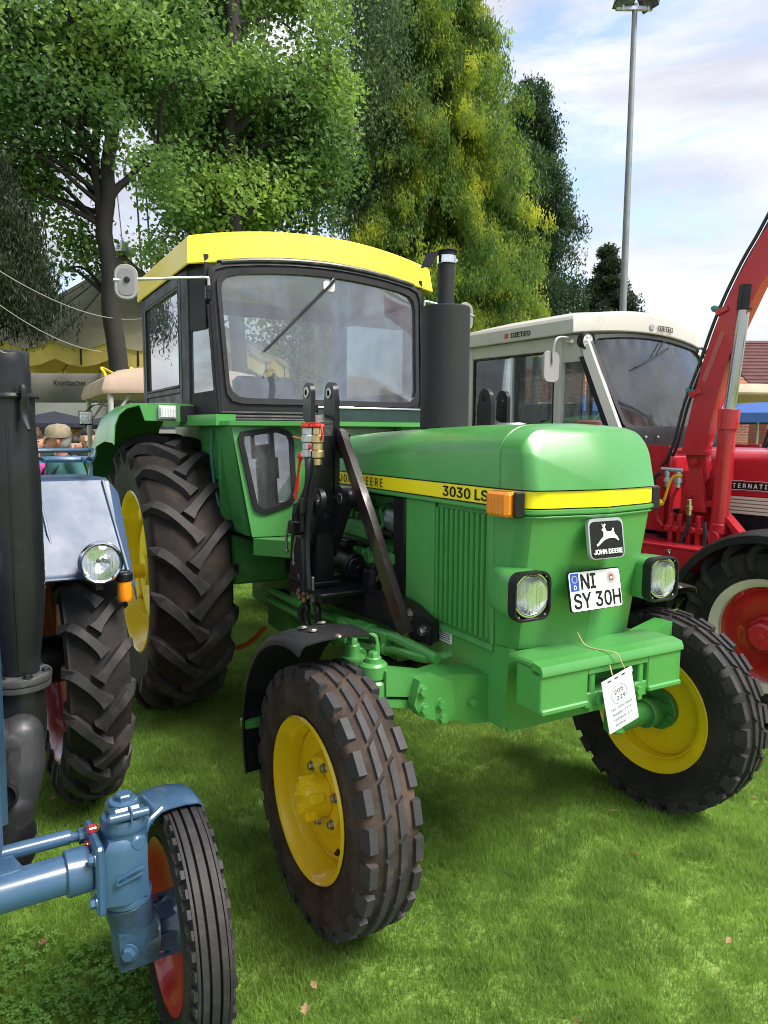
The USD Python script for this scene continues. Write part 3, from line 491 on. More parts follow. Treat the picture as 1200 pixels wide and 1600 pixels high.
for j in range(0, 96, 4): ob(pt_, 'seam', tube(GA[1:, j] + (0, 0, .012), .014, 5, 0), mat('seam_tape', (.05, .05, .035), .8) if j == 0 else '/World/Looks/seam_tape')
for j in range(8, 42, 4): ob(pt_, 'curtain_seam', tube(GB[2:, j] * np.array([.99, .99, 1]), .013, 5, 0), '/World/Looks/seam_tape')
for j in range(50, 96, 4): p = GA[-1, j]; ob(pt_, 'strap', bx((p[0] * .99, p[1] * .99, p[2] - .14), (.03, .02, .30), .003), K)
ob(pt_, 'crown_ring', cat([lathe([(0, 6.12), (.10, 6.0), (.30, 5.80), (.32, 5.77)][::-1], (0, 0, 0), (0, 0, 1), 24), tube([(0, 0, 6.1), (-.1, 0, 7.4)], .015, 6, 0)]), M['alu'])
ob(pt_, 'centre_pole', cyl((0, 0, 0), (0, 0, 5.8), .06), M['alu'])
# drinks stall with lettered valance
sp_ = at(105, 676, 11); ss = thing('drinks_stall', 'grey drinks stall awning with dark lettering on its valance, beyond the blue tractor', 'stall', (sp_[0], sp_[1], 0))
gcl = cloth_mat('grey_valance', (.13, .125, .11), .1, (.2, .2, .18)); gw = mat('stall_wall', (.34, .34, .33), .7)
V_ = [[(x, y - .03 * math.sin(x * 9), z) for y, z in ((.55, 2.46), (.05, 2.42), (.0, 2.36), (-.02, 2.20), (.03, 2.04), (.06, 1.99))] for x in np.linspace(-1.6, 1.9, 30)]
ob(ss, 'valance', shell(np.array(V_), -.02), gcl, 40)
ob(ss, 'valance_lettering', text('Krombacher', .075, (.10, -.075, 2.235), (1, 0, 0), (0, 0, 1), .004, True, .80), M['ink'])
ob(ss, 'back_wall', bb(-1.6, 2.4, 2.3, 2.36, 0, 2.40, .01), gw)
for x in (-1.5, 1.8): ob(ss, 'post', cyl((x, .05, 0), (x, .05, 2.3), .03), M['alu'])
ob(ss, 'counter', cat([bb(-1.5, 1.8, .5, 1.0, .95, 1.0, .01), bb(-1.45, 1.75, .55, .95, 0, .95, .01)]), gw)
for x in (.55, .98): ob(ss, 'yellow_strap', tube([(x - .02, .5, 2.46), (x, .0, 2.50), (x + .05, -.03, 2.42), (x + .08, -.035, 2.33)], .022, 6), M['yellow'])
dk = mat('navy_parasol_cloth', (.012, .015, .028), .8)
for px, py, d, r, lab in ((85, 657, 9.5, .62, 'flat dark navy parasol in front of the drinks stall'), (205, 660, 10.0, .9, 'dark parasol beside the beige canvas roof')):
    p = at(px, py, d); um = thing('parasol', lab, 'parasol', (p[0], p[1], 0)); zz = p[2]
    ob(um, 'canopy', lathe([(0, zz + .12), (r * .5, zz + .05), (r, zz - .04), (r, zz - .09), (r * .98, zz - .09), (r * .5, zz + .02), (0, zz + .09)][::-1], (0, 0, 0), (0, 0, 1), 8), dk, False); ob(um, 'pole', cyl((0, 0, 0), (0, 0, zz + .1), .02), M['alu'])
bluec = mat('blue_parasol_cloth', (.035, .10, .33), .7)
for px, py, d, r, lab in ((1185, 646, 15, 1.5, 'blue parasol at the right edge in front of the brick house'), (905, 645, 17, 2.3, 'blue parasol seen through the cream cab windows'), (800, 648, 18, 1.8, 'blue parasol seen behind the cab of the red tractor, left one')):
    p = at(px, py, d); um = thing('parasol', lab, 'parasol', (p[0], p[1], 0)); zz = p[2]
    ob(um, 'canopy', lathe([(0, zz + .42), (r * .5, zz + .24), (r, zz - .02), (r, zz - .20), (r * .985, zz - .20), (r * .98, zz - .04), (r * .5, zz + .21), (0, zz + .39)][::-1], (0, 0, 0), (0, 0, 1), 8), bluec, False); ob(um, 'pole', cyl((0, 0, 0), (0, 0, zz + .4), .025), M['alu'])
def brick_mat(name, c1, c2):
    N = {'co': ('texture_coordinate', {}), 'mp': ('mapping', {'rotation': (PI / 2, 0, 0)}), 'b': ('brick_texture', {'color1': c1, 'color2': c2, 'mortar': (.30, .26, .22), 'scale': 1.0, 'brick_width': .25, 'row_height': .085, 'mortar_size': .010}), 'bp': ('bump', {'strength': .5, 'distance': .01}), 'p': ('principled_bsdf', {'roughness': .85})}
    return usdkit.material(stage, f'/World/Looks/{name}', N, [('co.object', 'mp.vector'), ('mp.vector', 'b.vector'), ('b.color', 'p.base_color'), ('b.fac', 'bp.height'), ('bp.normal', 'p.normal')], surface='p.BSDF')
brk_ = brick_mat('red_brickwork', (.36, .10, .055), (.28, .075, .045)); tile1, tile2 = mat('maroon_roof_tile', (.095, .028, .026), .6, var=.25, vscale=4), mat('orange_roof_tile', (.36, .13, .07), .7, var=.25, vscale=4)
def house(name, label, x0, x1, y0, y1, eave, ridge, tile, rows=13, wins=()):
    h = thing(name, label, 'house', ((x0 + x1) / 2, y0, 0)); w, dp = (x1 - x0) / 2, y1 - y0
    ob(h, 'wall', cat([bb(-w, w, 0, .3, 0, eave, .01), bb(-w, w, dp - .3, dp, 0, eave, .01), hull([(x, y, z) for x in (-w, -w + .3) for y, z in ((0.3, 0), (dp - .3, 0), (.3, eave), (dp - .3, eave), (dp / 2, ridge - .1))]), hull([(x, y, z) for x in (w, w - .3) for y, z in ((.3, 0), (dp - .3, 0), (.3, eave), (dp - .3, eave), (dp / 2, ridge - .1))])]), brk_, False)
    for k in range(rows):
        a, b = k / rows, (k + 1.12) / rows
        for sd in (0, 1):
            P = [(-.35 + (dp / 2 + .35) * t, eave - .15 + (ridge - eave + .15) * t) for t in (a, b)]
            q = [(x, (y if sd == 0 else dp - y), z + dz) for x in (-w - .3, w + .3) for (y, z), dzs in zip(P, ((0, .075), (-.02, .02))) for dz in dzs]; ob(h, 'tile_row', hull(q), tile, False)
    ob(h, 'ridge_cap', cyl((-w - .3, dp / 2, ridge + .02), (w + .3, dp / 2, ridge + .02), .11, n=10), tile); ob(h, 'gutter', cyl((-w - .3, -.40, eave - .16), (w + .3, -.40, eave - .16), .06, n=10), M['alu'])
    for wx_, wz, ww, wh in wins:
        ww_ = xf(h, 'window', (wx_, 0, wz)); ob(ww_, 'frame', cat([bb(-ww / 2, ww / 2, -.03, .02, wh / 2 - .06, wh / 2, .005), bb(-ww / 2, ww / 2, -.03, .02, -wh / 2, -wh / 2 + .06, .005), bb(-ww / 2, -ww / 2 + .06, -.031, .019, -wh / 2 + .06, wh / 2 - .06, .005), bb(ww / 2 - .06, ww / 2, -.031, .019, -wh / 2 + .06, wh / 2 - .06, .005), bb(-.03, .03, -.031, .019, -wh / 2 + .06, wh / 2 - .06, .005)]), M['white']); ob(ww_, 'pane', bb(-ww / 2 + .06, ww / 2 - .06, -.012, -.006, -wh / 2 + .06, wh / 2 - .06, .0005), M['glass_dark'])
    return h
house('brick_house', 'red brick house with steep maroon tiled roof at the right edge', 13.2, 25.0, 25.5, 33.5, 2.9, 5.15, tile1, 16, ((-4.0, 1.5, 1.2, 1.3), (-1.5, 1.5, 1.2, 1.3), (1.0, 1.5, 1.2, 1.3)))
an = house('brick_annex', 'low brick annex with orange tiled roof in front of the maroon roofed house', 6.0, 11.6, 23.5, 28.0, 2.75, 3.95, tile2, 9, ((-1.5, 1.5, 1.2, 1.2), (1.2, 1.5, 1.2, 1.2)))
house('brick_house', 'distant red brick house seen through the black cab windows', -8.2, -2.6, 31, 38, 2.7, 4.6, tile1, 12, ((-1.5, 1.4, 1.0, 1.2), (1.5, 1.4, 1.0, 1.2)))
# ---------------------------------------------------------------- wheels (axle along y, outer face towards -y)
def tyre_body(Rb, hw, rim, n=72, crown=0.03, sag=0.0):
    P = [(rim + .004, -hw * .80), (rim + .02, -hw * .86), (rim + (Rb - rim) * .35, -hw * .99), (rim + (Rb - rim) * .55, -hw), (rim + (Rb - rim) * .80, -hw * .965), (Rb - crown, -hw * .86),
         (Rb - crown * .35, -hw * .55), (Rb, -hw * .2)]
    P = P + [(r, -y) for r, y in P[::-1]] + [(rim + .003, hw * .7), (rim + .003, -hw * .7), P[0]]
    return lathe(P, (0, 0, 0), (0, 1, 0), n)
def swept_block(path, up, w0, w1, h, close=(True, True)):
    """path: (k, 3) along the bar, up: (k, 3) outward; base width w0, top width w1 (scalars or k values), height h (scalar or k values)"""
    P, U = np.asarray(path, float), np.asarray(up, float); k = len(P)
    t = np.gradient(P, axis=0); t /= np.linalg.norm(t, axis=1, keepdims=True); s = np.cross(U, t); s /= np.linalg.norm(s, axis=1, keepdims=True)
    w0, w1, h = (np.broadcast_to(x, (k,))[:, None] for x in (w0, w1, h))
    return loft(np.stack([P - U * .012 - s * w0 / 2, P - U * .012 + s * w0 / 2, P + U * h + s * w1 / 2, P + U * h - s * w1 / 2], 1))
def spin(m, n, phase=0.0):
    return cat([mv(m, ry=math.degrees(-(2 * PI * k / n + phase))) for k in range(n)])
def cyl_pt(r, th, y): return np.stack([r * np.cos(th), y, r * np.sin(th)], -1)
def chevron_lugs(Rb, hw, n, arc, lw, lh, overlap=0.12, jitter=None):
    out = []
    for sgn in (-1, 1):
        s = np.linspace(0, 1, 8); y = sgn * hw * (0.90 - s * (0.90 + overlap)); th = -(s ** 1.12) * arc / Rb
        r = Rb - 0.03 * np.clip((np.abs(y) / hw - .5) / .4, 0, 1) ** 1.5
        path = cyl_pt(r, th, y); up = np.stack([np.cos(th), 0 * th, np.sin(th)], -1)
        pre = np.array([cyl_pt(Rb - .13, 0.025, sgn * hw * .975), cyl_pt(Rb - .07, 0.012, sgn * hw * .985)]); pu = np.array([[0, sgn, 0], [.55, sgn * .85, 0]]); pu /= np.linalg.norm(pu, axis=1, keepdims=True)
        path = np.vstack([pre, path]); up = np.vstack([pu, up])
        wid = np.r_[lw * .8, lw * .95, np.interp(s, [0, .55, .85, 1], [1.0, .85, 1.0, 1.45]) * lw]; hh = np.r_[.008, lh * .75, np.full(8, lh)]
        hh[2] = lh * .95
        b = swept_block(path, up, wid * 1.35, wid, hh)
        out.append(spin(b, n, 0 if sgn < 0 else PI / n))
    return cat(out)
def block_on(y0, y1, th0, th1, r0, h, skew=0.0, taper=.004):
    """a tread block: four corners on the cylinder; skew turns its ends"""
    b = [(y0, th0), (y1, th0 + skew), (y1, th1 + skew), (y0, th1)]; cy, ct = (y0 + y1) / 2, (th0 + th1 + skew) / 2
    base = [cyl_pt(r0 - .01, t, y) for y, t in b]; topp = [cyl_pt(r0 + h, t + (ct - t) * .10, y + np.sign(cy - y) * taper) for y, t in b]
    f = [[0, 1, 2], [0, 2, 3], [4, 6, 5], [4, 7, 6]] + sum([[[i, i + 4, (i + 1) % 4 + 4], [i, (i + 1) % 4 + 4, (i + 1) % 4]] for i in range(4)], [])
    m = TM(np.array(base + topp), f)
    return m if m.volume > 0 else TM(m.vertices, np.asarray(m.faces)[:, ::-1])
def rib_tread(Rb, hw, n, h=.011):
    """implement front tyre: two centre ribs cut by slanting sipes, stepped shoulder blocks"""
    P, out = 2 * PI / n, []
    for (a, b, ph, sk) in ((-.40, -.10, 0.0, .05), (.06, .36, .4, .05)):
        for k in range(n):
            out.append(block_on(a * hw, b * hw, (k + ph) * P, (k + ph + .94) * P, Rb - .002, h, sk))
    for sgn in (-1, 1):
        for k in range(n):
            t = (k + (.2 if sgn < 0 else .6)) * P
            out.append(block_on(sgn * .60 * hw, sgn * .95 * hw, t, t + .72 * P, Rb - .009, h + .002))
            out.append(block_on(sgn * .88 * hw, sgn * .985 * hw, t + .03 * P, t + .62 * P, Rb - .032, .018))
            for q in range(2):
                out.append(block_on(sgn * .92 * hw, sgn * 1.0 * hw, t + (.08 + .27 * q) * P, t + (.24 + .27 * q) * P, Rb - .056, .014))
    return cat(out)
def wheel_side(parts_fn, left):
    return (lambda m: mirror(m)) if left else (lambda m: m)

# ---------------------------------------------------------------- the green tractor (local: x forward, y to its left, z up, origin under the rear axle)
YAW = -60.764
jd = thing('green_tractor', 'large green tractor with yellow wheels and yellow cab roof, nearest the middle', 'tractor', (-0.5608, 4.5844, 0), YAW)
Y_ = np.array
# rear wheels
def jd_rear(side):
    left = side > 0; mm = (lambda m: mirror(m)) if left else (lambda m: m)
    w = xf(jd, 'rear_wheel', (0.0, side * .812, .778), roty=(7.0 if left else 2.0))
    ob(w, 'tyre', mm(tyre_body(.742, .200, .435, 96, .045)), M['rubber_rear'], 50)
    ob(w, 'tread', mm(chevron_lugs(.738, .200, 19, .205, .045, .042)), M['rubber_lug'], 25)
    o = -.200 * .80
    rim = lathe([(.452, o - .004), (.462, o - .012), (.452, o - .018), (.440, o - .008), (.428, o + .02), (.405, o + .06), (.385, o + .085), (.38, o + .12), (.38, .12), (.405, .15), (.44, .18), (.44, .186), (.37, .13), (.37, -.02), (.372, o + .12)], (0, 0, 0), (0, 1, 0), 64)
    ob(w, 'rim', mm(rim), M['yellow'], 40)
    disc = lathe([(0, -.03), (.10, -.03), (.16, -.035), (.22, -.075), (.29, -.085), (.33, -.06), (.345, -.02), (.345, -.012), (.0, -.01)], (0, 0, 0), (0, 1, 0), 48)
    ob(w, 'wheel_disc', mm(disc), M['yellow'], 40)
    for k in range(4):
        a = k * PI / 2 + .5; c = Y_([.355 * math.cos(a), -.055, .355 * math.sin(a)])
        ob(w, 'rim_lug', mm(mv(bx((0, 0, 0), (.07, .09, .12), .008), c, ry=-math.degrees(a))), M['yellow'])
    ob(w, 'hub', mm(cat([cyl((0, -.02, 0), (0, -.12, 0), .095, .085, 24), cyl((0, -.1, 0), (0, -.24, 0), .042, n=16)])), M['yellow'])
    for k in range(8):
        a = k * PI / 4; ob(w, 'wheel_bolt', mm(bolt((.13 * math.cos(a), -.035, .13 * math.sin(a)), (0, -1, 0), .015, .016)), M['steel'])
jd_rear(-1); jd_rear(1)
# front wheels, steered to the tractor's left
STEER, STEER_L = 1.5, 8.0
def jd_front(side):
    left = side > 0; mm = (lambda m: mirror(m)) if left else (lambda m: m)
    w = xf(jd, 'front_wheel', (2.238 if not left else 2.235, -.802 if not left else .735, .421), rotz=STEER_L if left else STEER, roty=(11.0 if left else 0.0))
    ob(w, 'tyre', mm(tyre_body(.409, .094, .245, 72, .016)), M['rubber_dusty'] if not left else M['rubber'], 50)
    ob(w, 'tread', mm(rib_tread(.409, .094, 25)), M['rubber_block'] if not left else M['rubber_lug'], 20)
    o = -.076
    rim = lathe([(.250, o - .001), (.258, o - .008), (.252, o - .016), (.243, o - .006), (.236, o + .015), (.216, o + .028), (.211, o + .045), (.206, o + .075), (.203, .05), (.215, .066), (.243, .074), (.252, .082), (.256, .076), (.235, .05), (.196, .045), (.196, o + .08)], (0, 0, 0), (0, 1, 0), 56)
    ob(w, 'rim', mm(rim), M['yellow'], 40)
    disc = lathe([(0, -.022), (.07, -.022), (.085, -.030), (.115, -.030), (.13, -.010), (.19, -.004), (.203, -.012), (.203, -.002), (.0, -.004)], (0, 0, 0), (0, 1, 0), 48)
    ob(w, 'wheel_disc', mm(disc), M['yellow'], 40)
    hub = [cyl((0, -.02, 0), (0, -.075, 0), .066, .060, 24, .006), cyl((0, -.07, 0), (0, -.098, 0), .046, .043, 20, .006)]
    for k in range(4):
        a = k * PI / 2 + .35; hub.append(mv(bx((0, 0, 0), (.034, .05, .032), .005), (.052 * math.cos(a), -.072, .052 * math.sin(a)), ry=-math.degrees(a)))
    hub.append(bx((-.012, -.094, .03), (.03, .03, .035), .004)); hub.append(bx((-.012, -.094, -.03), (.03, .03, .035), .004))
    ob(w, 'hub', mm(cat(hub)), M['yellow'], 35)
    for k in range(6):
        a = k * PI / 3 + .3; ob(w, 'wheel_bolt', mm(bolt((.098 * math.cos(a), -.030, .098 * math.sin(a)), (0, -1, 0), .0125, .014)), M['steel'])
    # valve slot and clip
    ob(w, 'valve_slot', mm(mv(prism(rrect(.05, .018, .008), 'xz', -.0065, -.0045), (.06, 0, -.175), ry=-50)), M['ink'])
    # inside: green drum, flange, spindle
    ob(w, 'wheel_hub_flange', mm(cat([cyl((0, -.004, 0), (0, .03, 0), .085, n=28), cyl((0, .02, 0), (0, .10, 0), .052, .045, 24), cyl((0, .09, 0), (0, .125, 0), .060, n=20)] + [bolt((.07 * math.cos(k * PI / 3), .03, .07 * math.sin(k * PI / 3)), (0, 1, 0), .012, .012) for k in range(6)])), M['green_dusty_and_shade'])
jd_front(-1); jd_front(1)
# ---- front axle, kingpins, bumper bracket
G, GD, K = M['green'], M['green_dusty_and_shade'], M['black']
ax = [bb(2.245, 2.345, -.40, .40, .585, .685, .012), hull([(x, y, z) for x in (2.24, 2.35) for y, z in ((-.12, .56), (.12, .56), (-.28, .60), (.28, .60), (-.22, .71), (.22, .71))])]
ob(jd, 'front_axle', cat([hull([(x, s * y, z) for x in (2.235, 2.36) for y, z in ((.10, .575), (.10, .735), (.32, .60), (.50, .655), (.50, .775), (.42, .785))]) for s in (-1, 1)] + [bb(2.24, 2.355, -.12, .12, .575, .735, .012)]), G)
for s in (-1, 1):
    ob(jd, 'axle_extension', cat([hull([(x, s * y, z) for x in (2.255, 2.34) for y, z in ((.40, .695), (.40, .765), (.655, .745), (.655, .825))]), hull([(x, s * y, z) for x in (2.262, 2.333) for y, z in ((.42, .65), (.42, .685), (.66, .71), (.66, .735))])]), G)
    ob(jd, 'axle_clamp', hull([(x, s * y, z) for x in (2.335, 2.378) for y, z in ((.415, .665), (.45, .63), (.555, .675), (.575, .715), (.555, .79), (.50, .80), (.43, .77))]), G)
    for y, z in ((.545, .755), (.54, .695), (.475, .70), (.47, .655)): ob(jd, 'axle_bolt', bolt((2.378, s * y, z), (1, 0, 0), .016, .016), G)
    ob(jd, 'axle_bolt', bolt((2.36, s * .34, .68), (1, 0, 0), .016, .016), G)
    kx, ky = (2.285, -.672) if s < 0 else (2.27, .43)
    if s < 0:
        ob(jd, 'kingpin', cat([cyl((kx, ky, .56), (kx, ky, .79), .050, n=28, b=.008), cyl((kx, ky, .79), (kx, ky, .845), .045, n=28, b=.008), cyl((kx, ky, .84), (kx, ky, .862), .026, n=20), bolt((kx, ky, .862), (0, 0, 1), .018, .016, False), cyl((kx, ky, .40), (kx, ky, .58), .045, .06, 24)]), G)
        ob(jd, 'spindle', cyl((kx, ky, .43), (2.24, s * .72, .421), .045, .04, 18), GD)
    else:
        ob(jd, 'kingpin', cyl((kx, ky, .39), (kx, ky, .74), .042, n=28, b=.008), G)
        ob(jd, 'spindle', cyl((kx, ky, .43), (2.24, s * .68, .421), .048, .045, 22), GD)
        continue
    ob(jd, 'steering_arm', cat([hull([(kx + dx, ky + dy, z) for dx, dy in ((-.05, -.04), (.0, .05), (-.17, -.035), (-.17, .035)) for z in (.785, .825)]), cyl((kx - .15, ky, .77), (kx - .15, ky, .865), .026, n=14), bolt((kx - .15, ky, .865), (0, 0, 1), .02, .02, False)]), G)
    ob(jd, 'tie_rod', cat([tube([(kx - .15, ky, .795), (1.75, s * .50, .80), (1.45, s * .40, .77)], .018, 10, 0), cyl((2.0, s * .573, .77), (1.93, s * .556, .765), .03, n=12)]), G)
# steering cylinder rods seen below the black rail
ob(jd, 'steering_rod', cat([tube([(2.24, -.40, .80), (2.0, -.415, .815), (1.70, -.415, .783), (.98, -.40, .735), (.6, -.38, .72)], .020, 12, 0), cyl((1.80, -.415, .793), (1.66, -.413, .78), .028, n=14), cyl((1.2, -.404, .749), (1.1, -.402, .742), .028, n=14)]), G)
ob(jd, 'steering_rod', cat([tube([(2.22, -.33, .80), (2.19, -.415, .79), (2.0, -.43, .772), (1.68, -.43, .715), (.83, -.41, .685), (.6, -.40, .68)], .016, 10, 3), cyl((1.95, -.432, .762), (1.86, -.432, .747), .025, n=12), bx((1.93, -.425, .78), (.04, .035, .09), .006)]), G)
# bumper bracket: a U channel with a recessed mouth
B0, B1 = .728, .882
brk = [bb(2.50, 2.625, -.307, .307, B1 - .022, B1, .006), hull([(x, y, z) for x, z in ((2.62, B1 + .001), (2.66, B1 - .006), (2.668, B1 - .022), (2.668, B1 - .034), (2.62, B1 - .034)) for y in (-.309, .309)]),
       bb(2.635, 2.66, -.307, -.115, B0, B1 - .03, .004), bb(2.635, 2.66, .150, .307, B0, B1 - .03, .004), bb(2.635, 2.66, -.117, .152, B1 - .06, B1 - .03, .004),
       bb(2.55, 2.66, -.309, -.285, B0 + .001, B1 - .02, .004), bb(2.55, 2.66, .285, .309, B0 + .001, B1 - .02, .004), bb(2.535, 2.555, -.30, .30, B0 - .0, B1 - .01, .004),
       bb(2.636, 2.668, -.307, -.115, B0 - .002, B0 + .016, .004), bb(2.636, 2.668, .150, .307, B0 - .002, B0 + .016, .004), bb(2.55, 2.64, -.117, .152, B0 + .005, B0 + .025, .003)]
ob(jd, 'bumper_bracket', cat(brk), G)
for y in (-.09, .125): ob(jd, 'tow_bracket', cat([bb(2.45, 2.655, y - .012, y + .012, B0 - .03, B0 + .11, .004), bolt((2.656, y + (.02 if y < 0 else -.02), B0 + .01), (1, 0, 0), .017, .018), bb(2.645, 2.656, y - .03, y + .03, B0 - .015, B0 + .035, .006)]), G)
# front support: casting between nose and axle
ob(jd, 'front_support', cat([hull([(x, y, z) for x, z in ((1.78, .875), (1.78, .80), (2.08, .70), (2.2, .60), (2.44, .60), (2.47, .875)) for y in (-.272, .272)]),
    hull([(x, y, z) for x, z in ((2.24, .70), (2.44, .585), (2.46, .80), (2.28, .80)) for y in (-.25, .25)])]), G)
ob(jd, 'data_plate', plate(rrect(.10, .05, .004), (2.095, -.2735, .833), (1, 0, 0), (0, 0, 1), .002), M['white'])
for r_ in range(5): ob(jd, 'data_plate_line', bb(2.05, 2.05 + (.085 if r_ else .06), -.2762, -.2755, .846 - r_ * .008, .849 - r_ * .008 + (.005 if r_ == 0 else 0), .0), M['ink'])
# ---- nose: hood, stripe, lower cowl
def plan(scale_y=1.0, x0=.98, front=2.60):
    half = [(x0, .292), (2.36, .292), (2.47, .287), (2.525, .276), (2.548, .258), (2.562, .22), (front - .006, .02), (front, 0.0)]
    return half
def ring(z, dx=0.0, k=1.0, x0=.98):
    h = [(x if x < 1.5 else x + dx, y * k) for x, y in plan(x0=x0)]
    return [(x, -y, z) for x, y in h] + [(x, y, z) for x, y in h[-2::-1]]
def hood_ring(x, w, zt, rc, zb=1.395, n=7):
    a = np.linspace(0, PI / 2, n); yy = w - rc + rc * np.cos(a); zz = zt - rc * .8 + rc * .8 * np.sin(a)
    crown = lambda y: .018 * (1 - (y / w) ** 2)
    R = [(x, -w, zb)] + [(x, -y, z + crown(y) * min(1, max(0, (z - zb) / (zt - zb)))) for y, z in zip(yy, zz)]
    R += [(x, -(w - rc) * q, zt + crown((w - rc) * q)) for q in (.66, .33)] + [(x, 0, zt + crown(0))]
    return np.array(R + [(p[0], -p[1], p[2]) for p in R[-2::-1]])
rings = []
for x, w, zt, rc in ((.90, .262, 1.515, .15), (.95, .278, 1.525, .15), (1.05, .288, 1.536, .145), (1.3, .290, 1.552, .13), (1.7, .291, 1.570, .115), (2.1, .291, 1.582, .105), (2.36, .291, 1.584, .10), (2.417, .291, 1.584, .10), (2.42, .287, 1.580, .10), (2.424, .287, 1.580, .10), (2.427, .291, 1.584, .10), (2.47, .288, 1.580, .095), (2.50, .282, 1.573, .09)):
    rings.append(hood_ring(x, w, zt, rc))
R0 = hood_ring(2.50, .282, 1.573, .09)
for k in (.992, .98, .96, .935, .91, .88, .84, .76, .66, .54, .42, .30, .18, .08, .01):
    u = min(1.0, (1 - k) / .13); s_ = math.sqrt(1 - (1 - u) ** 2); R = R0.copy(); R[:, 1] *= k; R[:, 2] = 1.395 + (R[:, 2] - 1.395) * k
    F_ = 2.602 - .040 * (np.abs(R[:, 1]) / .27) ** 1.25 - .072 * np.clip((R[:, 2] - 1.395) / .19, 0, 1) ** 1.5
    R[:, 0] = 2.50 + (F_ - 2.50) * s_; rings.append(R)
ob(jd, 'hood', loft(rings, close=True), G, 28)
ob(jd, 'hood_underside', loft([ring(1.393, -.004, .985), ring(1.330, -.004, .985)], True), K)
sk = lambda z0, z1, dx, k: loft([ring(z0, dx, k), ring(z1, dx, k)], True)
ob(jd, 'hood_stripe', sk(1.3385, 1.3905, .0012, 1.004), M['stripe'])
ob(jd, 'hood_stripe_edge', sk(1.335, 1.3383, .002, 1.0065), M['ink']); ob(jd, 'hood_stripe_edge', sk(1.3907, 1.395, .002, 1.0065), M['ink'])
ob(jd, 'hood_lip', loft([ring(1.318, .004, 1.008), ring(1.322, .008, 1.018), ring(1.332, .008, 1.018), ring(1.3345, .003, 1.006)], True), G)
# lower cowl, tapering downwards
def cowl_ring(z, k, dx): return [(x + (dx if x > 2.42 else 0), y * k, z) for x, y, _ in ring(z, 0, 1.0, x0=2.392)]
crs = [cowl_ring(.872, .93, -.075), cowl_ring(.878, .945, -.070), cowl_ring(.95, .955, -.060), cowl_ring(1.10, .97, -.038), cowl_ring(1.25, .985, -.014), cowl_ring(1.317, .99, -.004)]
ob(jd, 'nose_cowl', loft(crs, True), G, 28)
ob(jd, 'cowl_bead', loft([cowl_ring(1.306, .996, .000), cowl_ring(1.309, 1.0, .004), cowl_ring(1.313, 1.0, .004), cowl_ring(1.3155, .996, .000)], True), G)
for s in (-1, 1):
    # side panel with the upright grille bars
    ob(jd, 'side_panel', cat([bb(1.83, 2.03, s * .268, s * .283, .868, 1.318, .004), bb(2.03, 2.39, s * .262, s * .268, .868, 1.318, .001), bb(1.80, 2.39, s * .266, s * .288, .850, .872, .005), bb(2.376, 2.392, s * .268, s * .284, .872, 1.318, .003)]), G)
    for k in range(11):
        x = 2.046 + k * .0308
        ob(jd, 'grille_bar', hull([(x + dx, s * y, z) for dx, y in ((-.0105, .268), (.0105, .268), (-.0085, .281), (.0085, .281), (0, .2835)) for z in (.884, 1.300)]), G)
    ob(jd, 'radiator_side', bb(1.815, 2.39, s * .10, s * .255, .87, 1.318, .002), M['grille_dark'])
# fan shroud and radiator behind the side opening
ob(jd, 'fan_shroud', cat([bb(1.70, 1.80, -.27, .27, .92, 1.318, .01), cyl((1.62, 0, 1.12), (1.70, 0, 1.12), .22, n=32)]), K)
# side lettering
for s in (-1,):
    c = lambda x, z: (x, s * .2945, z)
    ob(jd, 'hood_lettering', text('J O H N   D E E R E', .034, c(1.46, 1.3475), (1, 0, 0), (0, 0, 1), .0012, False, 1.0), M['ink'])
    ob(jd, 'hood_lettering', text('3030 LS', .034, c(2.235, 1.3475), (1, 0, 0), (0, 0, 1), .0012, True, 1.42), M['ink'])
ob(jd, 'hood_lettering', text('JOHN DEERE', .034, (1.40, .2945, 1.3475), (-1, 0, 0), (0, 0, 1), .0012, True, 1.12), M['ink'])
# indicators on the stripe corners
for s in (-1, 1):
    p = xf(jd, 'indicator')
    ob(p, 'indicator_base', bx((2.529, s * .300, 1.35), (.014, .040, .080), .004), M['seal'])
    ob(p, 'indicator_lens', bx((2.468, s * .318, 1.35), (.108, .046, .078), .009), M['amber'])
    for k in range(6): ob(p, 'indicator_ridge', bx((2.425 + k * .017, s * .3415, 1.35), (.005, .003, .066), .001), M['amber'])
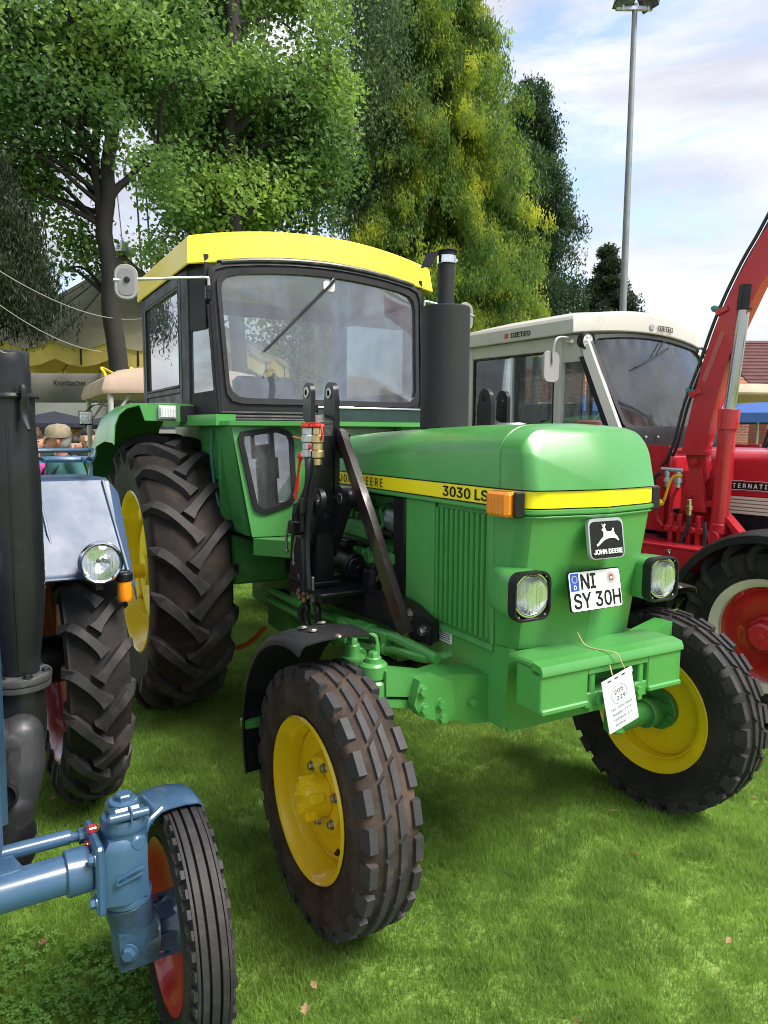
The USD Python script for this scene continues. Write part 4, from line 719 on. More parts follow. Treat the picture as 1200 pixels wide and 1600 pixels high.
# headlights
def rr_pts(w, h, r, n=5):
    P = []
    for cx, cz, a0 in ((w / 2 - r, h / 2 - r, 0), (-w / 2 + r, h / 2 - r, 90), (-w / 2 + r, -h / 2 + r, 180), (w / 2 - r, -h / 2 + r, 270)):
        for t in np.linspace(0, 90, n): P.append((cx + r * math.cos(math.radians(a0 + t)), cz + r * math.sin(math.radians(a0 + t))))
    return np.array(P)
for s in (-1, 1):
    h = xf(jd, 'headlight', (2.575, s * .289, 1.075))
    R = lambda x, w, hh, r, dy=0, dz=0: [(x, y + dy, z + dz) for y, z in rr_pts(w, hh, r)]
    ob(h, 'lamp_housing', loft([R(-.20, .05, .12, .02, -s * .03, .0), R(-.15, .10, .140, .03, -s * .012, .0), R(-.06, .134, .146, .034), R(-.012, .138, .147, .034)], True), G, 40)
    ob(h, 'lamp_bezel', loft([R(-.014, .142, .150, .034), R(.014, .145, .153, .034), R(.020, .141, .149, .034), R(.020, .130, .137, .03), R(.008, .126, .133, .03), R(.0, .12, .126, .03)], True), M['seal'], 40)
    ob(h, 'lamp_rim', lathe([(.068, .004), (.070, .012), (.065, .012), (.062, .006)], (0, 0, .004), (1, 0, 0), 40), M['chrome'])
    ob(h, 'reflector', lathe([(0, .0025), (.010, .003), (.035, .004), (.056, .0065), (.0625, .010)], (.0015, 0, .004), (1, 0, 0), 40), M['reflector'])
    ob(h, 'lamp_glass', lathe([(.0645, .008), (.050, .019), (.028, .0235), (.0, .025)], (0, 0, .004), (1, 0, 0), 40), M['lens'])
    for k in range(7): ob(h, 'lens_flute', bx((.0185 - .00022 * (k - 3) ** 2 * 6, (k - 3) * .015, .004), (.003, .003, .095 - abs(k - 3) * .012), .001), M['lens'])
    for y, z in ((.052, -.060), (-.052, -.060), (.054, .060)): ob(h, 'bezel_screw', lathe([(.005, 0), (.004, .003), (0, .0035)], (.0135, y, z), (1, 0, 0), 10), M['steel'])
# badge with the leaping deer
bx_, by_ = (2.6025, -.014, 1.238), (0, 1, 0)
bd = xf(jd, 'badge'); upf = (-.16, 0, 1)
ob(bd, 'badge_frame', cat([plate(rrect(.152, .128, .022), (2.602, -.012, 1.238), by_, upf, .012)]), M['alu'])
ob(bd, 'badge_face', plate(rrect(.140, .116, .018), (2.6141, -.012, 1.2362), by_, upf, .0014), M['ink'])
deer = [(-.046, -.018), (-.037, -.013), (-.026, -.002), (-.016, .004), (-.013, .014), (-.014, .024), (-.020, .026), (-.019, .030), (-.013, .031), (-.010, .036), (-.007, .032), (-.004, .024), (.004, .021), (.018, .020), (.024, .023), (.027, .031), (.030, .030), (.030, .020), (.034, .012), (.043, .004), (.050, -.008), (.046, -.007), (.038, -.001), (.026, .002), (.016, .002), (.004, .001), (-.006, -.001), (-.016, -.005), (-.030, -.014), (-.044, -.022)]
for q in ([(-.012, .033), (-.018, .040), (-.0195, .047), (-.0180, .047), (-.016, .041), (-.010, .036)], [(-.009, .034), (-.010, .041), (-.007, .048), (-.0055, .0475), (-.008, .041), (-.0065, .034)], [(-.010, .040), (-.014, .0445), (-.013, .0455), (-.0085, .0415)], [(-.006, .040), (-.002, .0445), (-.003, .0455), (-.0075, .0415)]):
    ob(bd, 'deer_antler', plate(q, (2.6156, -.012, 1.2396), by_, upf, .0012), M['white'])
ob(bd, 'deer', plate(Polygon(deer).buffer(.0012), (2.6156, -.012, 1.2396), by_, upf, .0012), M['white'])
ob(bd, 'badge_lettering', text('JOHN DEERE', .0145, (2.6222, -.012, 1.192), by_, upf, .0034, True, 1.0), M['white'])
# number plate
npz, npy = 1.072, -.029
pl = xf(jd, 'number_plate'); upf = (-.20, 0, 1); X0 = 2.586
pt = lambda y, z, d=0: Y_((X0 - .20 * (z - npz) + d * 1.0, npy + y, z))
ob(pl, 'plate_board', plate(rrect(.226, .128, .012), pt(0, npz, 0), by_, upf, .006), M['ink'])
ob(pl, 'plate_face', plate(rrect(.220, .122, .010), pt(0, npz, .0062), by_, upf, .0012), M['white'])
ob(pl, 'country_band', plate(rrect(.036, .056, .004), pt(-.088, npz + .030, .0075), by_, upf, .0008), mat('plate_blue', (.01, .06, .42), .4))
ob(pl, 'country_letter', text('D', .013, pt(-.088, npz + .008, .0084), by_, upf, .0008, True), M['white'])
for k in range(12):
    a = k * PI / 6; ob(pl, 'band_star', plate(Point(0, 0).buffer(.0016, quad_segs=2), pt(-.088 + .0105 * math.cos(a), npz + .039 + .0105 * math.sin(a), .0084), by_, upf, .0006), M['stripe'])
ob(pl, 'plate_lettering', text('NI', .046, pt(-.030, npz + .007, .0076), by_, upf, .0012, True, .92), M['ink'])
ob(pl, 'plate_lettering', text('SY 30H', .046, pt(.004, npz - .051, .0076), by_, upf, .0012, True, .92), M['ink'])
ob(pl, 'plate_seal', plate(Point(0, 0).buffer(.019), pt(.070, npz + .033, .0076), by_, upf, .0006), M['alu'])
ob(pl, 'plate_seal_shield', plate(rrect(.017, .020, .005), pt(.070, npz + .033, .0084), by_, upf, .0006), mat('seal_red', (.55, .02, .015), .4))
ob(pl, 'plate_seal_horse', plate([(-.006, -.003), (-.002, .0), (-.004, .005), (0, .003), (.004, .004), (.006, -.004), (.002, -.001), (-.001, -.005)], pt(.070, npz + .033, .0092), by_, upf, .0005), M['white'])
# exhaust stack and dark red disc on the hood
ex = xf(jd, 'exhaust_stack'); exx, exy = 1.80, -.09
ob(ex, 'muffler', lathe([(0, 0), (.093, 0), (.097, .006), (.097, .470), (.092, .478), (.04, .482), (0, .482)], (exx, exy, 1.585), (0, 0, 1), 40), M['black_matt'], 40)
ob(ex, 'exhaust_pipe', lathe([(.0325, 0), (.0325, .22), (.029, .22), (.029, .0)], (exx, exy, 2.06), (0, 0, 1), 24), M['black_matt'])
ob(ex, 'pipe_clamp', lathe([(.0335, 0), (.0365, .002), (.0365, .030), (.0335, .032)], (exx, exy, 2.228), (0, 0, 1), 24), M['chrome'])
ob(ex, 'clamp_bolt', cyl((exx + .02, exy + .036, 2.243), (exx - .02, exy + .036, 2.243), .008, n=8), M['chrome'])
ob(ex, 'rain_flap', cat([plate(Point(0, 0).buffer(.045), (exx - .004, exy, 2.272), (.25, -.97, 0), (.97, .25, .12), .003), plate([(-.03, -.075), (.022, -.075), (.03, .0), (-.03, .0)], (exx - .02, exy - .048, 2.272), (.9, .3, 0), (-.1, .5, .8), .003)]), M['black_matt'])
ob(jd, 'red_tractor_piece', lathe([(0, .020), (.040, .020), (.048, .014), (.048, .0)][::-1], (2.40, .10, 1.594), (0, 0, 1), 28), M['dark_red_piece'])  # disc standing in for a piece of the red tractor behind the hood
ob(jd, 'filler_neck', lathe([(0, .014), (.05, .014), (.058, .0)][::-1], (2.14, -.02, 1.592), (0, 0, 1), 28), M['alu'])
# ---------------------------------------------------------------- measuring on the photograph in a tractor's own frame
def measurer(tx, ty, yaw_deg):
    yw = math.radians(yaw_deg); c, s = math.cos(yw), math.sin(yw)
    def f(px, py, **k):
        g = at(px, py, 1.0) - np.array([0, 0, EYE]); o = np.array([c * -tx + s * -ty, s * tx - c * ty, EYE]); d = np.array([c * g[0] + s * g[1], -s * g[0] + c * g[1], g[2]])
        (a, v), = k.items(); i = 'XYZ'.index(a); return o + d * (v - o[i]) / d[i]
    return f
jl = measurer(-0.5608, 4.5844, YAW)
# ---- engine, gearbox, tanks below the cab
eng = xf(jd, 'engine')
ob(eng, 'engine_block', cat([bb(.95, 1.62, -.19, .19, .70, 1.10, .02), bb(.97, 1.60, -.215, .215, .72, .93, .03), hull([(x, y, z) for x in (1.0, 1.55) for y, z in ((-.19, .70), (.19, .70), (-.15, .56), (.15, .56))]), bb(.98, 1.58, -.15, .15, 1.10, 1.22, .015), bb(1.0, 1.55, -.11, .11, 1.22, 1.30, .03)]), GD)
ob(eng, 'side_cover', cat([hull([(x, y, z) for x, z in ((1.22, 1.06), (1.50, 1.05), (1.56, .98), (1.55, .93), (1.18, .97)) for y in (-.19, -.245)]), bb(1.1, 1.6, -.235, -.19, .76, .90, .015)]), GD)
for x, z in ((1.25, 1.04), (1.33, 1.045), (1.42, 1.04), (1.50, 1.02), (1.15, .80), (1.3, .80), (1.45, .80), (1.57, .80)): ob(eng, 'engine_bolt', bolt((x, -.246 if z > .9 else -.236, z), (0, -1, 0), .012, .014), G)
ob(eng, 'starter_motor', cat([cyl((1.17, -.29, .985), (1.41, -.29, .975), .058, n=28, b=.01), cyl((1.41, -.29, .975), (1.435, -.29, .974), .045, n=24), cyl((1.435, -.29, .974), (1.445, -.29, .973), .012, n=12), cyl((1.2, -.27, 1.065), (1.33, -.27, 1.06), .030, n=20)]), K)
ob(eng, 'starter_wiring', cat([tube([(1.05 + .03 * k, -.29 - .01 * (k % 2), 1.09), (1.10 + .02 * k, -.31, 1.12), (1.16, -.27 - .01 * k, 1.06 + .01 * k)], .006, 6) for k in range(4)]), K)
for k in range(4):
    x = 1.06 + .145 * k
    ob(eng, 'injector_line', tube([(x, -.16, 1.26), (x + .02, -.22, 1.24), (x + .05, -.235, 1.16), (1.32, -.225, 1.08)], .0075, 7), G)
ob(eng, 'fuel_line', tube([(1.42, -.20, 1.20), (1.50, -.24, 1.19), (1.54, -.235, 1.08), (1.62, -.24, 1.06), (1.66, -.2, 1.06)], .008, 7), G)
ob(eng, 'fuel_filter', cat([cyl((1.05, -.20, 1.10), (1.05, -.20, 1.26), .045, n=20, b=.01), cyl((1.17, -.20, 1.12), (1.17, -.20, 1.26), .045, n=20, b=.01), bb(1.0, 1.22, -.25, -.15, 1.26, 1.30, .01)]), GD)
ob(eng, 'alternator', cat([cyl((1.52, -.16, 1.20), (1.66, -.16, 1.20), .062, n=26, b=.01)] + [bb(1.53 + .02 * k, 1.537 + .02 * k, -.226, -.10, 1.19, 1.21, .001) for k in range(6)]), M['alu'])
ob(eng, 'fan_belt', tube([(1.685, -.23 + .0, 1.20), (1.685, -.19, 1.26), (1.685, -.12, 1.24), (1.685, 0, 1.02), (1.685, -.02, .95), (1.685, -.18, 1.08), (1.685, -.23, 1.20)], .008, 7), M['brass'])
for nm_, P__, r_, m__ in (('radiator_hose', [(1.62, -.12, 1.25), (1.70, -.16, 1.27), (1.76, -.20, 1.22)], .026, 'hose'), ('radiator_hose', [(1.45, -.20, .80), (1.60, -.26, .82), (1.74, -.24, .95)], .024, 'hose'), ('wiring_loom', [(.95, -.20, 1.30), (1.15, -.25, 1.22), (1.35, -.26, 1.16), (1.62, -.22, 1.14)], .010, 'hose'), ('wiring_loom', [(1.20, -.30, 1.06), (1.32, -.31, 1.10), (1.45, -.27, 1.10), (1.52, -.22, 1.18)], .007, 'hose'), ('oil_line', [(1.10, -.24, .90), (1.3, -.27, .88), (1.5, -.26, .90), (1.58, -.24, 1.0)], .007, 'steel'), ('red_cable', [(1.18, -.345, .99), (1.22, -.35, 1.06), (1.30, -.30, 1.13)], .006, 'red_lens')):
    ob(eng, nm_, tube(P__, r_, 8), M[m__])
ob(eng, 'oil_filter', cat([cyl((1.50, -.25, .84), (1.50, -.25, .98), .045, n=22, b=.008), cyl((1.50, -.25, .98), (1.50, -.25, 1.0), .03, n=16)]), K)
ob(eng, 'injection_pump', cat([bb(1.24, 1.48, -.275, -.19, 1.10, 1.18, .012)] + [cyl((1.28 + .055 * k_, -.24, 1.18), (1.28 + .055 * k_, -.24, 1.215), .013, n=12) for k_ in range(4)]), GD)
ob(eng, 'oil_filler', cat([cyl((1.70, -.245, 1.03), (1.70, -.245, 1.075), .034, n=22, b=.006), cyl((1.70, -.24, .93), (1.70, -.245, 1.03), .014, n=12)]), G)
ob(eng, 'dipstick_pipe', tube([(1.48, -.215, .82), (1.49, -.245, .95), (1.46, -.25, 1.04), (1.44, -.24, 1.06), (1.435, -.235, 1.03)], .006, 6), G)
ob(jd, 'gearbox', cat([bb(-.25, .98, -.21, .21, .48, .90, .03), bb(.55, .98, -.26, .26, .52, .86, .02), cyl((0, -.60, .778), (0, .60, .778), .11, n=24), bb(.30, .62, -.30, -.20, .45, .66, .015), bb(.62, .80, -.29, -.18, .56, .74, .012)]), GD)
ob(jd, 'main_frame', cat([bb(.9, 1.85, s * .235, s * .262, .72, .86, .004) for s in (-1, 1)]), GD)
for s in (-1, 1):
    ob(jd, 'tank_box', cat([bb(.10, .62, s * .30, s * .60, .775, 1.03, .012)]), GD)  # darker green stands in for the shade under the ledge
    ob(jd, 'step_ledge', hull([(x, s * y, z) for x, y in ((.80, .53), (.90, .585), (1.06, .46), (1.06, .29), (.80, .29)) for z in (.975, 1.055)]), G)
# hose lying below the axle, orange
ob(jd, 'orange_hose', tube([(.25, -.30, .42), (.12, -.36, .30), (.02, -.45, .26), (-.1, -.62, .30), (-.3, -.8, .34)], .016, 9), mat('orange_hose_rubber', (.50, .10, .025), .5))
# ---- cab lower body
for s in (-1, 1):
    W_ = lambda P: [(x, s * y, z) for x, y, z in P]
    # bulkhead: two faces, the outer one swept back
    ob(jd, 'cab_bulkhead', cat([hull(W_([(.884, .585, 1.06), (.925, .27, 1.06), (.852, .27, 1.60), (.802, .655, 1.60), (.86, .27, 1.06), (.82, .55, 1.06), (.74, .62, 1.60), (.78, .27, 1.60)]))]), G)
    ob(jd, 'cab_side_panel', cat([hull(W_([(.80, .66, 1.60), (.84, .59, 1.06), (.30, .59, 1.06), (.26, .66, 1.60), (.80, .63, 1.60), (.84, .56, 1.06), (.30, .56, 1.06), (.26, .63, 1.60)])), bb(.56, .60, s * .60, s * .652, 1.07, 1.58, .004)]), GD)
    wx = lambda y, z: .802 + (1.60 - z) * .135 + (.655 - y) * .13
    q = np.array([(.618, 1.555), (.435, 1.578), (.372, 1.555), (.372, 1.255), (.395, 1.225), (.520, 1.185), (.560, 1.20)])
    poly = Polygon([(q_[0], q_[1]) for q_ in q]).buffer(-.02).buffer(.035, quad_segs=5); inner = poly.buffer(-.024)
    def rs(pl, n=48):
        c = np.array(pl.centroid.coords[0]); L_ = pl.exterior; P = np.array([L_.interpolate(t, True).coords[0] for t in np.linspace(0, 1, 400, endpoint=False)])
        a = np.arctan2(P[:, 1] - c[1], P[:, 0] - c[0]); o = np.argsort(a); tt = np.linspace(-PI, PI, n, endpoint=False)
        return np.stack([np.interp(tt, a[o], P[o, k], period=2 * PI) for k in range(2)], 1)
    A, B = rs(poly), rs(inner); P3 = lambda R, d: np.array([(wx(y, z) + d, s * y, z) for y, z in R])
    fr_ = loft([P3(A, 0), P3(A, .016), P3(B, .016), P3(B, .001), P3(A, 0)], caps=False)
    ob(jd, 'footwell_window_seal', fr_ if s > 0 else fr_, M['seal'], 40)
    ob(jd, 'footwell_painted_dark', loft([P3(B, .0025), P3(B * .5 + np.array(inner.centroid.coords[0]) * .5, .0025)], True), M['ink'])  # black sheet painted for the unlit cab interior behind the pane
    ob(jd, 'footwell_window', loft([P3(B, .006), P3(B * .5 + np.array(inner.centroid.coords[0]) * .5, .006)], True), M['glass_dark'] if 'glass_dark' in M else M['glass_side'])
ob(jd, 'cab_floor', bb(-.55, .84, -.56, .56, 1.02, 1.06, .01), K)
ob(jd, 'cab_deck', cat([hull([(x, y, z) for x, y in ((.98, .28), (.98, -.28), (.82, -.67), (.82, .67), (.2, .71), (.2, -.71)) for z in (1.60, 1.622)]), hull([(x, y, z) for x, y, z in ((.70, -.70, 1.655), (.70, -.70, 1.60), (.2, -.755, 1.655), (.2, -.755, 1.60), (.2, -.6, 1.655), (.70, -.6, 1.655), (.2, -.6, 1.6), (.70, -.6, 1.6))])]), G)
ob(jd, 'cable_conduit', tube([(.52, -.668, 1.58), (.53, -.675, 1.45), (.55, -.67, 1.3), (.58, -.64, 1.1)], .008, 7), mat('teal_conduit', (.01, .09, .09), .4))
# rear fenders
for s in (-1, 1):
    prof = [(.70, 1.71), (.85, 1.712), (.99, 1.706), (1.05, 1.690), (1.09, 1.655), (1.112, 1.60), (1.12, 1.50)]
    G_ = []
    for X, dz, tz in ((.30, 0, 1.0), (.27, 0.008, 1.0), (.0, .012, 1.0), (-.3, -.02, 1.0), (-.55, -.12, 1.0), (-.75, -.30, 1.0), (-.86, -.52, 1.0)):
        G_.append([(X, s * y, z + dz) for y, z in prof])
    G_ = np.array(G_); G_ = G_ if s < 0 else G_[:, ::-1]
    ob(jd, 'rear_fender', cat([shell(G_, .006), hull([(x, s * y, z) for x in (.285, .305) for y, z in ((.70, 1.708), (.985, 1.704), (.96, 1.625), (.70, 1.618))]), bb(-.5, .2, s * .60, s * .612, .9, 1.60, .003), hull([(x, s * y, z) for x in (-.86, .26) for y, z in ((.70, 1.705), (.60, 1.60), (.59, 1.60), (.69, 1.705))])]), G)
    l = xf(jd, 'fender_lamp', (.306, s * .845, 1.667))
    ob(l, 'lamp_frame', bx((.008, 0, 0), (.018, .098, .074), .008), M['alu']); ob(l, 'lamp_lens', bx((.02, 0, 0), (.014, .080, .056), .006), M['white_lens'])
    for k in range(5): ob(l, 'lens_flute', bx((.028, -.028 + .014 * k, 0), (.003, .003, .046), .001), M['white_lens'])
    ob(jd, 'fender_patch', bb(.306, .312, s * .70, s * .775, 1.622, 1.705, .002), M['vinyl'])
# ---- cab
cab = xf(jd, 'cab')
XW = lambda y, z: .505 - (z - 1.64) * .105 + .055 * (1 - (y / .66) ** 2)
arch = lambda y: .060 * (1 - (y / .66) ** 2)
def ws_outline(wb, wt, zb, zt, r, n=96):
    c = []
    for y in np.linspace(-wt, wt, 17): c.append((y, zt + arch(y)))
    pl = Polygon([(-wb, zb)] + c + [(wb, zb)]).buffer(-r).buffer(r, quad_segs=8); cc = np.array([0, (zb + zt) / 2])
    P = np.array([pl.exterior.interpolate(t, True).coords[0] for t in np.linspace(0, 1, 900, endpoint=False)])
    a = np.arctan2(P[:, 1] - cc[1], P[:, 0] - cc[0]); o = np.argsort(a); tt = np.linspace(-PI, PI, n, endpoint=False)
    return np.stack([np.interp(tt, a[o], P[o, k], period=2 * PI) for k in range(2)], 1)
w3 = lambda R, d: np.array([(XW(y, z) + d, y, z) for y, z in R])
o1, o2, o3, o4 = ws_outline(.618, .655, 1.652, 2.425, .05), ws_outline(.598, .632, 1.69, 2.405, .06), ws_outline(.585, .615, 1.715, 2.385, .07), ws_outline(.565, .592, 1.745, 2.360, .075)
ob(cab, 'windscreen_frame', loft([w3(o1, -.02), w3(o1, .010), w3(o2, .014), w3(o2, .004), w3(o3, .004), w3(o3, .018), w3(o4, .016), w3(o4, -.01), w3(o1, -.02)], caps=False), M['vinyl'], 25)
cw = np.array([0, 2.08])
ob(cab, 'windscreen', loft([w3(o4 * k + cw * (1 - k), -.002) for k in (1.0, .85, .7, .5, .3, .1, .01)], True), M['glass'], 60)
for dz, th in ((1.648, .012), (1.633, .010), (1.668, .009)):
    ob(cab, 'bead', tube([(XW(y, dz) + .014, y, dz) for y in np.linspace(-.62, .62, 25)], th, 8, 0), M['vinyl'])
ob(cab, 'dash_panel', shell([[(XW(y, z) + .030, y, z) for z in (1.70, 1.63)] for y in np.linspace(-.10, .615, 12)], -.01), mat('dark_green_trim', (.008, .028, .022), .35))
ob(cab, 'silver_trim', tube([(XW(y, 1.705) + .036, y, 1.706) for y in np.linspace(-.10, .615, 14)], .005, 6, 0), M['chrome'])
# header above the windscreen
zt = lambda y: 2.425 + arch(y)
ob(cab, 'header', cat([shell([[(XW(y, 2.42) - .01, y, zt(y) - .02), (XW(y, 2.42) + .004, y, zt(y) + .01), (XW(y, 2.42) - .03, y, zt(y) + .05)] for y in np.linspace(-.60, .60, 25)], .02), ]), K, 40)
ob(cab, 'header_rail', tube([(XW(y, 2.42) + .010, y, zt(y) + .005) for y in np.linspace(-.58, .58, 25)], .011, 8, 0), M['worn_black'])
# roof
def roof_outline(hy, x0, x1, bow, r=.035):
    P = []
    for y in np.linspace(-hy, hy, 25): P.append((x1 + bow * (1 - (y / hy) ** 2), y))
    for x in np.linspace(x1, x0, 12)[1:-1]: P.append((x, hy))
    for y in np.linspace(hy, -hy, 9): P.append((x0, y))
    for x in np.linspace(x0, x1, 12)[1:-1]: P.append((x, -hy))
    return np.array(P)
def roof_ring(hy, x0, x1, bow, z0, ar): R = roof_outline(hy, x0, x1, bow); return np.array([(x, y, z0 + ar * (1 - min(1, abs(y) / .745) ** 2)) for x, y in R])
ob(cab, 'roof', loft([roof_ring(.70, -.84, .35, .06, 2.45, .055), roof_ring(.742, -.90, .40, .07, 2.422, .055), roof_ring(.748, -.905, .405, .07, 2.428, .055), roof_ring(.738, -.885, .378, .07, 2.560, .075), roof_ring(.726, -.87, .362, .07, 2.572, .078), roof_ring(.55, -.7, .20, .06, 2.588, .078), roof_ring(.25, -.4, .0, .02, 2.60, .07)], True), M['roof_yellow'], 25)
# side frames, doors and corner panels
for s in (-1, 1):
    f = lambda x0, x1, z0, z1, y=.715, t=.03, b=.006: bb(x0, x1, s * (y - t / 2), s * (y + t / 2), z0, z1, b)
    ob(cab, 'door_frame', cat([f(-.80, -.755, 1.66, 2.47), f(.125, .175, 1.66, 2.47), f(-.756, .126, 2.355, 2.47), f(-.756, .126, 1.78, 1.815), f(-.80, .175, 1.66, 1.785, .712, .02)]), M['vinyl'])
    ob(cab, 'door_seal', cat([f(-.757, -.742, 1.814, 2.356, .722, .02, .003), f(.112, .127, 1.814, 2.356, .722, .02, .003), f(-.742, .112, 2.342, 2.356, .722, .02, .003), f(-.742, .112, 1.814, 1.828, .722, .02, .003)]), M['seal'])
    ob(cab, 'door_window', bb(-.745, .115, s * .712, s * .716, 1.82, 2.35, .0005), M['glass_side'])
    ob(cab, 'corner_post', cat([hull([(x, s * y, z) for x, y in ((.18, .728), (.275, .715), (.275, .66), (.18, .67)) for z in (1.66, 2.48)]), hull([(x, s * y, z) for x, y in ((.27, .712), (.42, .662), (.42, .64), (.27, .68)) for z in (2.10, 2.48)]), hull([(x, s * y, z) for x, y, z in ((.27, .712, 1.655), (.50, .632, 1.655), (.27, .712, 1.77), (.49, .632, 1.785), (.50, .60, 1.655), (.27, .67, 1.655), (.27, .67, 1.76), (.49, .60, 1.78))])]), M['vinyl'])
    ob(cab, 'quarter_window', hull([(x, s * y, z) for x, y, z in ((.275, .700, 1.765), (.275, .700, 2.105), (.43, .652, 2.105), (.478, .632, 1.78), (.275, .696, 1.765), (.275, .696, 2.105), (.43, .648, 2.105), (.478, .628, 1.78))]), M['glass_side'])
    for dy, r_ in ((.0, .013), (.022, .010), (-.02, .010)):
        ob(cab, 'post_bead', tube([(XW(.60, 1.66) + .0 - dy * .3, s * (.622 + dy * .6), 1.66), (XW(.62, 2.15) - dy * .3, s * (.640 + dy * .6), 2.22)], r_, 8, 0), M['vinyl'])
    ob(cab, 'rear_post', bb(-.86, -.80, s * .66, s * .73, 1.62, 2.48, .008), M['vinyl'])
    # mirrors on long arms
    mi = xf(cab, 'mirror')
    yo = 1.055 if s < 0 else .98
    ob(mi, 'mirror_arm', tube([(.46, s * .655, 2.30), (.462, s * .655, 2.345), (.462, s * .68, 2.352), (.45, s * .90, 2.325), (.43, s * (yo + .06), 2.30)], .0075, 8, 3), M['alu'])
    ob(mi, 'mirror_bracket', cat([bx((.452, s * .655, 2.28), (.03, .03, .075), .006), cyl((.47, s * .655, 2.30), (.44, s * .655, 2.30), .016, n=12)]), K)
    hd = loft([[(d, y, z) for y, z in rr_pts(w, h, r)] for d, w, h, r in ((.010, .07, .12, .03), (.012, .10, .16, .042), (.0, .112, .172, .05), (-.012, .108, .168, .048), (-.014, .10, .16, .045))], True)
    ob(mi, 'mirror_back', mv(hd, (.432, s * yo, 2.295), rz=s * 12), M['mirror_shell']); ob(mi, 'mirror_panel', mv(plate(rrect(.074, .128, .026), (.0125, 0, 0), (0, 1, 0), (0, 0, 1), .0015), (.432, s * yo, 2.295), rz=s * 12), M['mirror_panel']); ob(mi, 'mirror_clamp', cyl((.455, s * yo, 2.305), (.432, s * yo, 2.305), .014, n=12), K)
ob(cab, 'rear_wall', cat([bb(-.86, -.835, -.66, .66, 1.62, 1.78, .006), bb(-.86, -.835, -.66, .66, 2.38, 2.48, .006)]), M['vinyl'])
ob(cab, 'rear_window', bb(-.85, -.845, -.66, .66, 1.78, 2.38, .0005), M['lens'])
ob(cab, 'steering_wheel', cat([lathe([(.20, -.011), (.211, 0), (.20, .011), (.189, 0), (.20, -.011)], (.27, 0, 1.70), (-.45, 0, .9), 40)] + [cyl((.27, 0, 1.70), (.27 + .18 * .9 * math.cos(a), .19 * math.sin(a), 1.70 + .18 * .45 * math.cos(a)), .008, n=8) for a in (0.5, 2.6, 4.7)] + [cyl((.27, 0, 1.70), (.45, 0, 1.35), .025, n=12)]), K)
ob(cab, 'seat', cat([bx((-.28, 0, 1.48), (.45, .46, .12), .04), bx((-.52, 0, 1.72), (.11, .44, .44), .045), bx((-.28, 0, 1.28), (.3, .3, .3), .02)]), M['seat_dark'])
ob(cab, 'dashboard', hull([(x, y, z) for x, y, z in ((.44, -.25, 1.62), (.44, .25, 1.62), (.40, -.2, 1.70), (.40, .2, 1.70), (.50, -.25, 1.62), (.50, .25, 1.62), (.50, -.2, 1.69), (.50, .2, 1.69))]), K)
# wiper
wa, wb_ = jl(520, 441, X=.50), jl(415, 548, X=.535)
fw = lambda p, d: Y_((XW(p[1], p[2]) + d, p[1], p[2]))
wiper = xf(cab, 'wiper')
pts = [fw(wa + (wb_ - wa) * t, .020) for t in np.linspace(0, 1, 8)]
ob(wiper, 'wiper_blade', cat([tube(pts, .006, 6, 0), tube([p + Y_((-.010, 0, 0)) for p in pts], .004, 6, 0)]), K)
ob(wiper, 'wiper_arm', tube([fw(wa + Y_((0, .004, .02)), .012), fw(wa, .03), fw(wa + (wb_ - wa) * .25, .036), fw(wa + (wb_ - wa) * .5, .030)], [.008, .005], 6, 3), K)
ob(wiper, 'wiper_pivot', cyl(fw(wa + Y_((0, .006, .012)), 0), fw(wa + Y_((0, .006, .012)), .024), .012, n=14), M['chrome'])
ob(wiper, 'wiper_mount', plate(rrect(.07, .06, .02), fw(wa + Y_((0, -.015, -.02)), .0005), (0, 1, 0), (-.1, 0, 1), .002), M['white_lens'])
